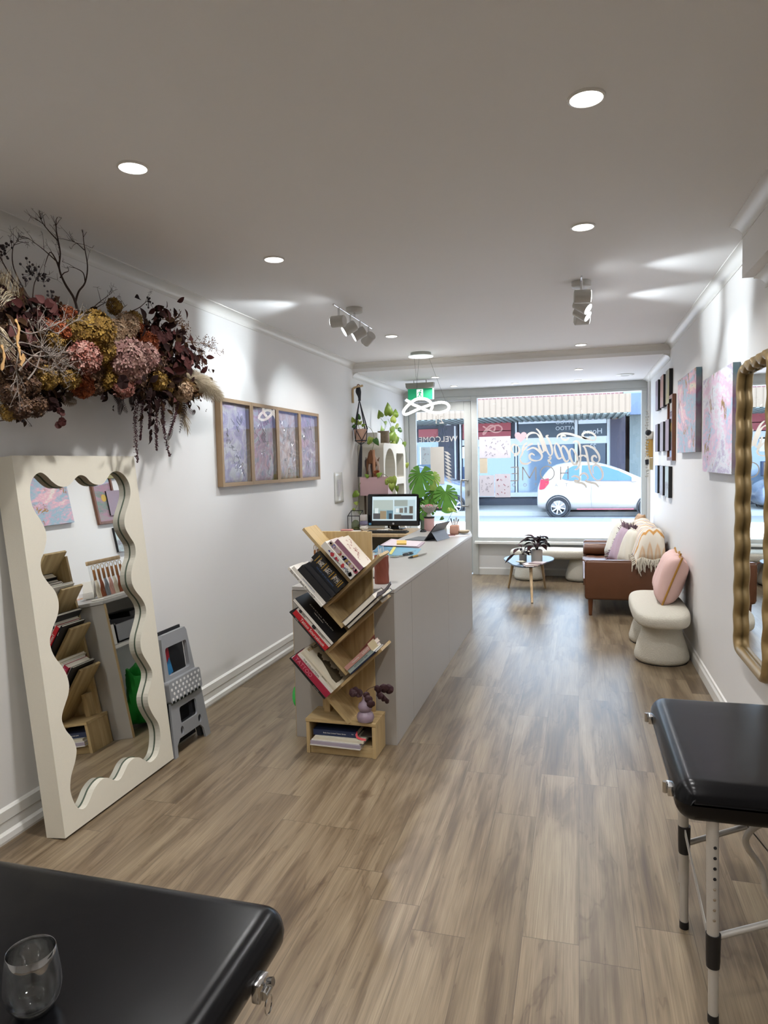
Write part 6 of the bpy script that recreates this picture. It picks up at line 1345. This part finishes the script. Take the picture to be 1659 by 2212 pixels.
pothos('trailing_pothos', 'small pothos in the hanging peach pot with one long trailing stem', [[V((cx_,y,pz_t)), f_(795,922), f_(806,935), f_(808,955), f_(804,972)], [V((cx_,y,pz_t-.02)), f_(770,910), f_(768,912)]],
 [(f_(772,918),(.2,0,1),.06),(f_(770,912),(-.5,0,.5),.06),(f_(764,912),(-.3,0,1),.07),(f_(776,916),(.6,0,.6),.05),(f_(782,920),(.8,0,.3),.05),(f_(802,945),(-.4,0,-1),.09),(f_(810,948),(.5,0,-1),.09),(f_(800,950),(-.7,0,-.7),.07),(f_(768,920),(-.8,0,-.2),.05),(f_(775,906),(0,0,1),.06)], .07, seed=9, mi=(0,2,1))
# arched cabinet with plants on top
AC = T('arched_cabinet', 'cream display cabinet with arched and rounded openings standing against the left wall', 'cabinet', (LW, 8.0, 0)); CRM = mat('cream_cabinet', 'dcd8cc', .6, var=.02)
X1_, ya_, yb_, zt_c = -2.10, 7.475, 8.49, 1.828
def P3(u, v, x): return V((x, ya_+u, v))
def archp(u0, u1, v0, v1, arch):
    if arch: r = (u1-u0)/2; return [(u0, v0), (u1, v0)]+[((u0+u1)/2+r*math.cos(a), v1-r+r*math.sin(a)) for a in [PI*k/14 for k in range(15)]]
    return rrect(u0, v0, u1, v1, .03, 3)
holes = [archp(.05, .50, 1.02, 1.77, True), archp(.05, .50, .10, .90, True), archp(.56, .92, 1.42, 1.715, False), archp(.56, .92, 1.0, 1.345, False), archp(.56, .92, .55, .93, False), archp(.56, .92, .10, .48, False)]
outer_ = [(0,0),(yb_-ya_,0)]+[(yb_-ya_-.12+.12*math.cos(a), zt_c-.12+.12*math.sin(a)) for a in [PI/2*k/8 for k in range(9)]]+[(.06-.06*math.sin(a), zt_c-.06+.06*math.cos(a)) for a in [PI/2*k/6 for k in range(7)]]
bm = bmesh.new(); ed = []
for lp in [outer_]+holes:
    vv = [bm.verts.new(P3(u, v, X1_)) for u, v in lp]; ed += [bm.edges.new((vv[i], vv[(i+1) % len(vv)])) for i in range(len(vv))]
bmesh.ops.triangle_fill(bm, edges=ed, use_beauty=True, normal=(1,0,0)); mb = MB().bm(bm)
for k, lp in enumerate([outer_]+holes):
    d_ = LW+.004 if k == 0 else LW+.03; n = len(lp); mb.add([P3(u, v, X1_) for u, v in lp]+[P3(u, v, d_) for u, v in lp], [(i, (i+1) % n, n+(i+1) % n, n+i) for i in range(n)]+([tuple(range(n, 2*n))]))
mb.build('cabinet_body', CRM, AC, True, smooth=False)
bxw = T('white_box', 'plain white box on top of the arched cabinet beside the plant', 'box', (-2.25, 7.55, zt_c)); MB().rbox((-.12,-.03,.0), (.07,.10,.12), .004).build('carton', mat('box_white', 'd9d9d4', .6), bxw)
pp = FX(842, 955, -2.22)
pot('plant_pot', 'mottled brown pot on top of the arched cabinet', (-2.22, 7.92, zt_c), .07, .15, mat('mottled_brown', '7c6c58', .7, var=.4, vs=40))
f_ = lambda a, b: FX(a, b, -2.2); lv = []
for (x, yq, dx, dz, L) in ((822,901,-.6,.4,.11),(838,897,-.1,1,.14),(853,900,.3,.9,.10),(834,918,-.5,.2,.10),(848,912,.2,.6,.11),(855,918,.6,-.4,.11),(826,924,-.7,-.3,.10),(845,923,.2,-.4,.10),(846,934,.1,-.8,.14),(850,940,.3,-.8,.13),(842,936,-.2,-.9,.12),(855,945,.4,-.8,.11),(862,932,.5,.5,.09),(848,955,.1,-1,.09),(872,955,.2,-1,.09),(878,1000,.1,-1,.07),(866,962,.2,-1,.06)): q = f_(x, yq); lv.append((q, (0.1, dx, dz), L))
pothos('potted_pothos', 'bright green pothos in the mottled pot on top of the arched cabinet', [[V((-2.22,7.92,zt_c+.13)), f_(845,925), f_(838,905)], [V((-2.22,7.92,zt_c+.13)), f_(856,944), f_(868,950), f_(876,975), f_(879,1000)], [V((-2.22,7.92,zt_c+.13)), f_(832,918), f_(822,903)]], lv, .1, seed=5, mi=(0,0,2,1), aim=(.6,-.8,.2))
# monstera in a green pot
gpp = pot('plant_pot', 'sage green cylinder pot with the monstera beside the computer', (-1.565, 7.10, DZ), .043, .17, mat('sage_pot', '64766a', .6))
mon = T('monstera_plant', 'monstera with large split leaves beside the computer', 'plant', (-1.565, 7.10, DZ+.15)); MG = [mat('monstera_green', '5c9438', .45, var=.2, vs=15), mat('monstera_light', '9aba56', .45, var=.25, vs=15)]
def monstera(c, d, L, nrm, mt_):
    d = V(d).normalized(); nrm = V(nrm).normalized(); s_ = d.cross(nrm).normalized(); n_ = s_.cross(d); c = V(c); mb = MB()
    pr_ = [c]; N_ = 180
    for k in range(N_+1):
        th = -2.72+5.44*k/N_; a = abs(th); r_ = L*(.52+.20*math.cos(a)+.30*max(0, math.cos(a))**6+.05*math.sin(a))
        sl = min(abs(a-q) for q in (.42, .80, 1.18, 1.56, 1.95)); r_ *= (.45 if sl < .022 else (.86 if sl < .05 else 1.0)) if a < 2.1 else 1.0
        p = c+d*r_*math.cos(th)+s_*r_*math.sin(th); pr_.append(p-n_*.22*(p-c).dot(s_)**2/L*2-n_*.2*max(0, (p-c).dot(d))**2/L)
    mb.add(pr_, [(0, k, k+1) for k in range(1, N_+1)])
    mb.build('split_leaf', mt_, mon, True, solid=.001, smooth=False)
y = 7.08; f_ = lambda a, b, dy=0: FY(a, b, y+dy)
for (bx, by, dx, dz, L, nx, m_, dy) in ((908,1022,-.15,-1,.25,-.2,0,0),(934,1028,.15,-1,.15,.5,1,.05),(962,1062,.25,-1,.22,.4,0,.02),(940,1060,-.1,-1,.19,.6,0,.06),(925,1092,-.5,-1,.16,.1,0,-.02),(916,1080,.35,-.9,.14,.2,0,.04)):
    p = f_(bx, by, dy); monstera(p, (dx, -.25, dz), L, (nx, -1, .35), MG[m_]); MB().tube(smooth_pts([V((-1.565,7.10,DZ+.15)), (V((-1.565,7.10,DZ+.15))+p)/2+V((.015,0,.03)), p], 6), .0035, 6).build('stem', VINE, mon, True)
# pink pot with ruffled bowl
pot('plant_pot', 'pink pot with a black rim in front of the monstera', (-1.475, 6.93, DZ), .052, .13, mat('pink_pot', 'cfa8a6', .6)); rmp = T('pot_rim', 'black lid on the pink pot under the ruffled bowl', 'lid', (-1.475, 6.93, DZ+.131)); MB().lathe([(.002,0),(.055,0),(.057,.014),(.002,.016)], (0,0,0), 28).build('lid_disc', BLACKP, rmp)
rf = T('ruffled_bowl', 'white ruffled ceramic bowl with pink contents on the pink pot', 'bowl', (-1.475, 6.93, DZ+.148)); RUF = mat('ruffle_white', 'c9c6bf', .55)
MB().lathe([(.03,0),(.028,.012),(.016,.03),(.05,.055),(.078,.095),(.074,.098),(.045,.065),(.002,.06)], (0,0,0), 28, None, False).build('bowl_body', RUF, rf)
mb = MB(); rr = random.Random(2)
for k in range(80):
    a = k*2.4; z = .045+.055*(k/80); r_ = .04+.042*(k/80); leaf(mb, (r_*math.cos(a), r_*math.sin(a), z), (math.cos(a), math.sin(a), .5+rr.random()), .026, .024, (-math.sin(a)*.3, math.cos(a)*.3, 1), -.5)
mb.build('ruffles', RUF, rf, solid=.002); MB().ball((0,0,.10), .045, 14, 10, 1, 1, .6).build('pink_contents', mat('pink_candy', 'b8707c', .7, var=.3, vs=60), rf)
sgp = pot('plant_pot', 'small clear jar planter with a round leaf behind the tablet', (-1.30, 6.80, DZ), .03, .08, mat('frosted_jar', 'b5bab0', .3), soil=False)
sm = T('seedling', 'single round leaved plant in the small jar behind the tablet', 'plant', (-1.30, 6.80, DZ+.06)); mb = MB(); q = FY(978, 1104, 6.8); heart(mb, q+V((-.05,0,.01)), (1,0,-.1), .10, (0,-.5,1)); mb.build('leaf', POTH[0], sm, True, solid=.001); MB().tube(smooth_pts([(-1.30,6.80,DZ+.05), (-1.26,6.8,DZ+.11), tuple(q)], 5), .002, 5).build('stem', VINE, sm, True)
mb = MB(); heart(mb, FY(958,1118,6.8), (-.7,0,-.4), .05, (0,-1,.3)); mb.build('leaf', POTH[2], sm, True, solid=.001)
# mug with brushes
mg = T('clay_cup', 'blush clay cup of brushes at the far end of the counter', 'cup', (-1.155, 6.60, DZ)); MB().rbox((-.043,-.043,.0), (.043,.043,.092), .014, 3).build('cup_body', mat('blush_clay', 'c99c88', .6), mg)
for k, (dx, dy, h_, c) in enumerate(((-.02,0,.16,'2a2422'),(-.005,.01,.15,'3c3430'),(.012,-.01,.17,'b9b2a8'),(.02,.012,.15,'6c5a50'),(.0,-.015,.14,'8c8478'))):
    b_ = T('paint_brush', ['black handled brush at the left in the blush clay cup','dark brown brush in the blush clay cup','tallest pale brush in the blush clay cup','brown brush at the right in the blush clay cup','shortest grey brush in the blush clay cup'][k], 'brush', (-1.155+dx, 6.6+dy, DZ+.085), group='brushes in the blush clay cup'); MB().tube([(0,0,.005), (dx*.8,dy*.8,h_-.09)], [.004,.006], 8).build('brush_handle', mat('brush_'+c, c, .5), b_)
bw = T('shallow_bowl', 'shallow cream bowl near the chamfered end of the counter', 'bowl', (-1.075, 6.62, DZ+.005)); MB().lathe([(.02,0),(.045,.006),(.066,.030),(.062,.030),(.042,.012),(.002,.008)], (0,0,0), 28, None, False).build('bowl_body', mat('cream_bowl', 'cdbfa4', .5), bw)
for k, (a, b_, rz, c, lb) in enumerate((((-1.12,6.45),(.10,.07),.3,'d9cdd0','pale pink leaflet lowest in the spread under the shallow bowl'),((-1.07,6.48),(.08,.06),-.3,'e4e0dc','white leaflet over the pink one at the end of the counter'),((-1.17,6.5),(.05,.05),.1,'6a3c38','dark red card under the blush clay cup'))):
    t = T('leaflet', lb, 'leaflet', (a[0], a[1], DZ+.0006+.0014*k), rz, group='leaflets at the end of the counter'); MB().box((-b_[0]/1.3,-b_[1],0), (b_[0]/1.3,b_[1],.0013)).build('leaflet_sheet', mat('leaf_'+c, c, .6), t, smooth=False)
mg.location.z += .0; pn = T('marker_pen', 'black marker lying beside the blush clay cup', 'pen', (-1.10, 6.74, DZ+.006)); MB().tube([(-.05,0,0),(.05,.02,0)], .006, 10).build('pen_barrel', BLACKP, pn)
# tablet with kickstand
tbx = T('tablet', 'grey tablet propped on its kickstand with its back to the room', 'tablet', (-1.25, 6.15, DZ)); GREYT = mat('tablet_grey', '6a6b70', .4, .3)
A = V((-1.335, 6.02, DZ+.002)); B = V((-1.27, 6.30, DZ+.002)); ux = (B-A); Lx = ux.length; ux = ux/Lx; out_ = V((ux.y, -ux.x, 0)); up_ = (out_*.62+V((0,0,.78))).normalized(); nn = ux.cross(up_).normalized()
MB().prism([(0,0),(Lx,0),(Lx,.20),(0,.20)], A, ux, up_, nn*.009).build('tablet_body', BLACKP, tbx, True, smooth=False, bevel=.003)
MB().prism([(0,.095),(Lx,.095),(Lx,.20),(0,.20)], A+nn*.0092, ux, up_, nn*.001).build('back_panel', GREYT, tbx, True, smooth=False)  # grey covers the upper back only; the black below stands for shadow
H = A+up_*.11+nn*.0105; dirk = (out_*.55-V((0,0,.82))).normalized(); ln = (H.z-DZ-.003)/-dirk.z
MB().prism([(0,0),(Lx,0),(Lx,ln),(0,ln)], H, ux, dirk, nn*.003).build('kickstand', GREYT, tbx, True, smooth=False)
MB().prism([(0,0),(Lx,0),(Lx,.19),(0,.19)], A-V((0,0,.001)), ux, -out_, V((0,0,.005))).build('keyboard_cover', mat('cover_grey', '55585e', .5), tbx, True, smooth=False, bevel=.002)
# paperwork on the near half
def sheetz(name, label, cat, pts, z, th, mt, group=None):
    P = [FZ(x, y, z) for x, y in pts]; t = T(name, label, cat, P[0], group=group); MB().prism([(p.x, p.y) for p in P], (0,0,z), (1,0,0), (0,1,0), (0,0,th)).build('sheet', mt, t, True, smooth=False); return t
sheetz('folder', 'lilac folder stack under the yellow sticky note on the counter', 'folder', [(821,1180),(845,1166),(918,1173),(905,1184)], DZ+.0005, .010, mat('lilac_folder', 'b9a8b2', .6))
sheetz('folder', 'pale folder on top of the lilac folder stack', 'folder', [(826,1179),(848,1166),(912,1171),(900,1181)], DZ+.011, .004, mat('pale_folder', 'd2c6cc', .6))
sheetz('sticky_note', 'yellow sticky note block on the folders', 'note', [(857,1177),(857,1170),(878,1170),(878,1177)], DZ+.0155, .012, mat('yellow_note', 'd9b65c', .7))
sheetz('cutting_mat', 'bright blue plastic sheet on the counter', 'sheet', [(808,1200),(822,1178),(910,1186),(898,1200)], DZ+.0005, .002, mat('blue_plastic', '6fa8c4', .35))
sheetz('blue_folder', 'darker blue folded sheet on the bright blue plastic', 'sheet', [(806,1192),(818,1178),(846,1186),(838,1196)], DZ+.003, .002, mat('teal_plastic', '4a7fa0', .4))
sheetz('paper_strip', 'yellow paper strip on the blue sheets', 'paper', [(840,1197),(850,1181),(856,1182),(846,1198)], DZ+.0055, .001, mat('yellow_paper', 'd6cf6c', .6))
sc_ = T('scissors', 'black handled scissors on the blue plastic sheet', 'scissors', FZ(880,1197,DZ)); q = lambda x, y: FZ(x, y, DZ+.007)
for a, b_ in (((869,1194),(898,1190)), ((872,1199),(893,1191))): MB().ribbon([q(*a), q(*b_)], [.008,.003], (0,0,1), .002).build('blade', STEEL, sc_, True)
for c_ in ((877,1198),(886,1196)): MB().tube([q(*c_)+V((.02*math.cos(a), .035*math.sin(a), .003)) for a in [2*PI*k/18 for k in range(18)]], .006, 8, closed=True).build('handle', BLACKP, sc_, True)
for k, (x, y_, lb) in enumerate(((852,1203,'thin round silver compact beside the scissors'),(868,1201,'small round silver lid touching the blue plastic sheet'))):
    t = T('round_lid', lb, 'lid', FZ(x, y_, DZ+.003)); MB().lathe([(.0005,0),(.035-.012*k,0),(.036-.012*k,.004),(.0005,.005)], (0,0,0), 24).build('lid_disc', CHROME, t)
pnn = T('brush_pen', 'brush with a gold ferrule and grey handle at the edge of the blue sheet', 'brush', FZ(895,1202,DZ)); a, b_ = FZ(890,1203,DZ+.009), FZ(921,1195,DZ+.009)
MB().tube([a+(b_-a)*.35, b_], [.007,.004], 10).build('brush_handle', mat('brush_grey', '9a948c', .4), pnn, True); MB().tube([a, a+(b_-a)*.36], .0085, 10).build('ferrule', BRASS, pnn, True); MB().tube([a-(b_-a)*.25, a], [.003,.009], 10).build('bristles', BLACKM, pnn, True)
# acrylic holder with cards, terracotta cup of cotton sticks
ah = T('card_holder', 'clear holder of white cards behind the terracotta cup', 'card holder', (-1.21, 4.05, DZ))
MB().box((-.06,-.04,0), (.06,.04,.004)).box((-.06,.036,.004), (.06,.04,.10)).box((-.06,-.04,.004), (.06,-.037,.05)).build('clear_tray', CLEARG, ah, smooth=False)
for k in range(5):
    o_ = MB().box((-.05,-.001,0), (.05,.001,.12)).build('card', PAPER, ah, smooth=False); o_.location = (-.004+.003*k, -.025+.012*k, .006); o_.rotation_euler = (-.15, .05*k-.1, .1)
tc = T('terracotta_cup', 'terracotta cup of cotton sticks on the near end of the counter', 'cup', (-1.112, 3.86, DZ)); TER = mat('terracotta', '7c4030', .6, var=.1, vs=20)
def cupf(i, j): a = 2*PI*i; r_ = .040*(1+.05*math.sin(9*a+6*j)*math.sin(7*j)+.02*math.sin(5*a)); return V((r_*math.cos(a), r_*math.sin(a), .165*j))
MB().grid(cupf, 40, 20, True).build('cup_body', TER, tc, solid=.004); MB().lathe([(.0005,0),(.039,0),(.039,.006),(.0005,.006)], (0,0,.001), 24).build('cup_base', TER, tc)
for k in range(9):
    a = k*2.4; r_ = .012+.012*(k % 3)/2; st_ = T('cotton_stick', 'white cotton stick standing in the terracotta cup', 'stick', (-1.112+r_*math.cos(a), 3.86+r_*math.sin(a), DZ+.02), group='cotton sticks in the terracotta cup')
    MB().tube([(0,0,.06), (r_*.35*math.cos(a), r_*.35*math.sin(a), .165+.012*(k % 4))], .0022, 6).build('stick', PAPER, st_)
# own awning outside, out of view, added to keep direct sun off the window
struct(MB().box((LW-1, YF+.13, 2.86), (RW+3, 12.6, 2.95)).build('unseen_roof_awning', mat('awning_lining', 'a8b2b0', .6), smooth=False))
# ------------------------------------------------------------------ daylight and render settings
wd = bpy.data.worlds.new('world'); sc.world = wd; wd.use_nodes = True
bgn = wd.node_tree.nodes['Background']; bgn.inputs[0].default_value = (.54, .74, 1.0, 1); bgn.inputs[1].default_value = 9.5
sn = bpy.data.lights.new('sun', 'SUN'); sn.energy = 50; sn.angle = R(.6); sn.color = (1, .97, .92)
so_ = bpy.data.objects.new('sun', sn); COL.objects.link(so_); so_.rotation_euler = (R(-30), R(10), 0)
sc.view_settings.view_transform = 'Standard'; sc.view_settings.look = 'None'; sc.view_settings.gamma = 1; sc.view_settings.use_curve_mapping = False
sc.view_settings.exposure = 0.08
cy = sc.cycles
cy.use_denoising = True; cy.max_bounces = 8; cy.diffuse_bounces = 4; cy.glossy_bounces = 4; cy.transmission_bounces = 8; cy.transparent_max_bounces = 12
cy.caustics_reflective = False; cy.caustics_refractive = False; cy.sample_clamp_indirect = 4; cy.sample_clamp_direct = 0
cy.use_adaptive_sampling = True; cy.adaptive_threshold = .02
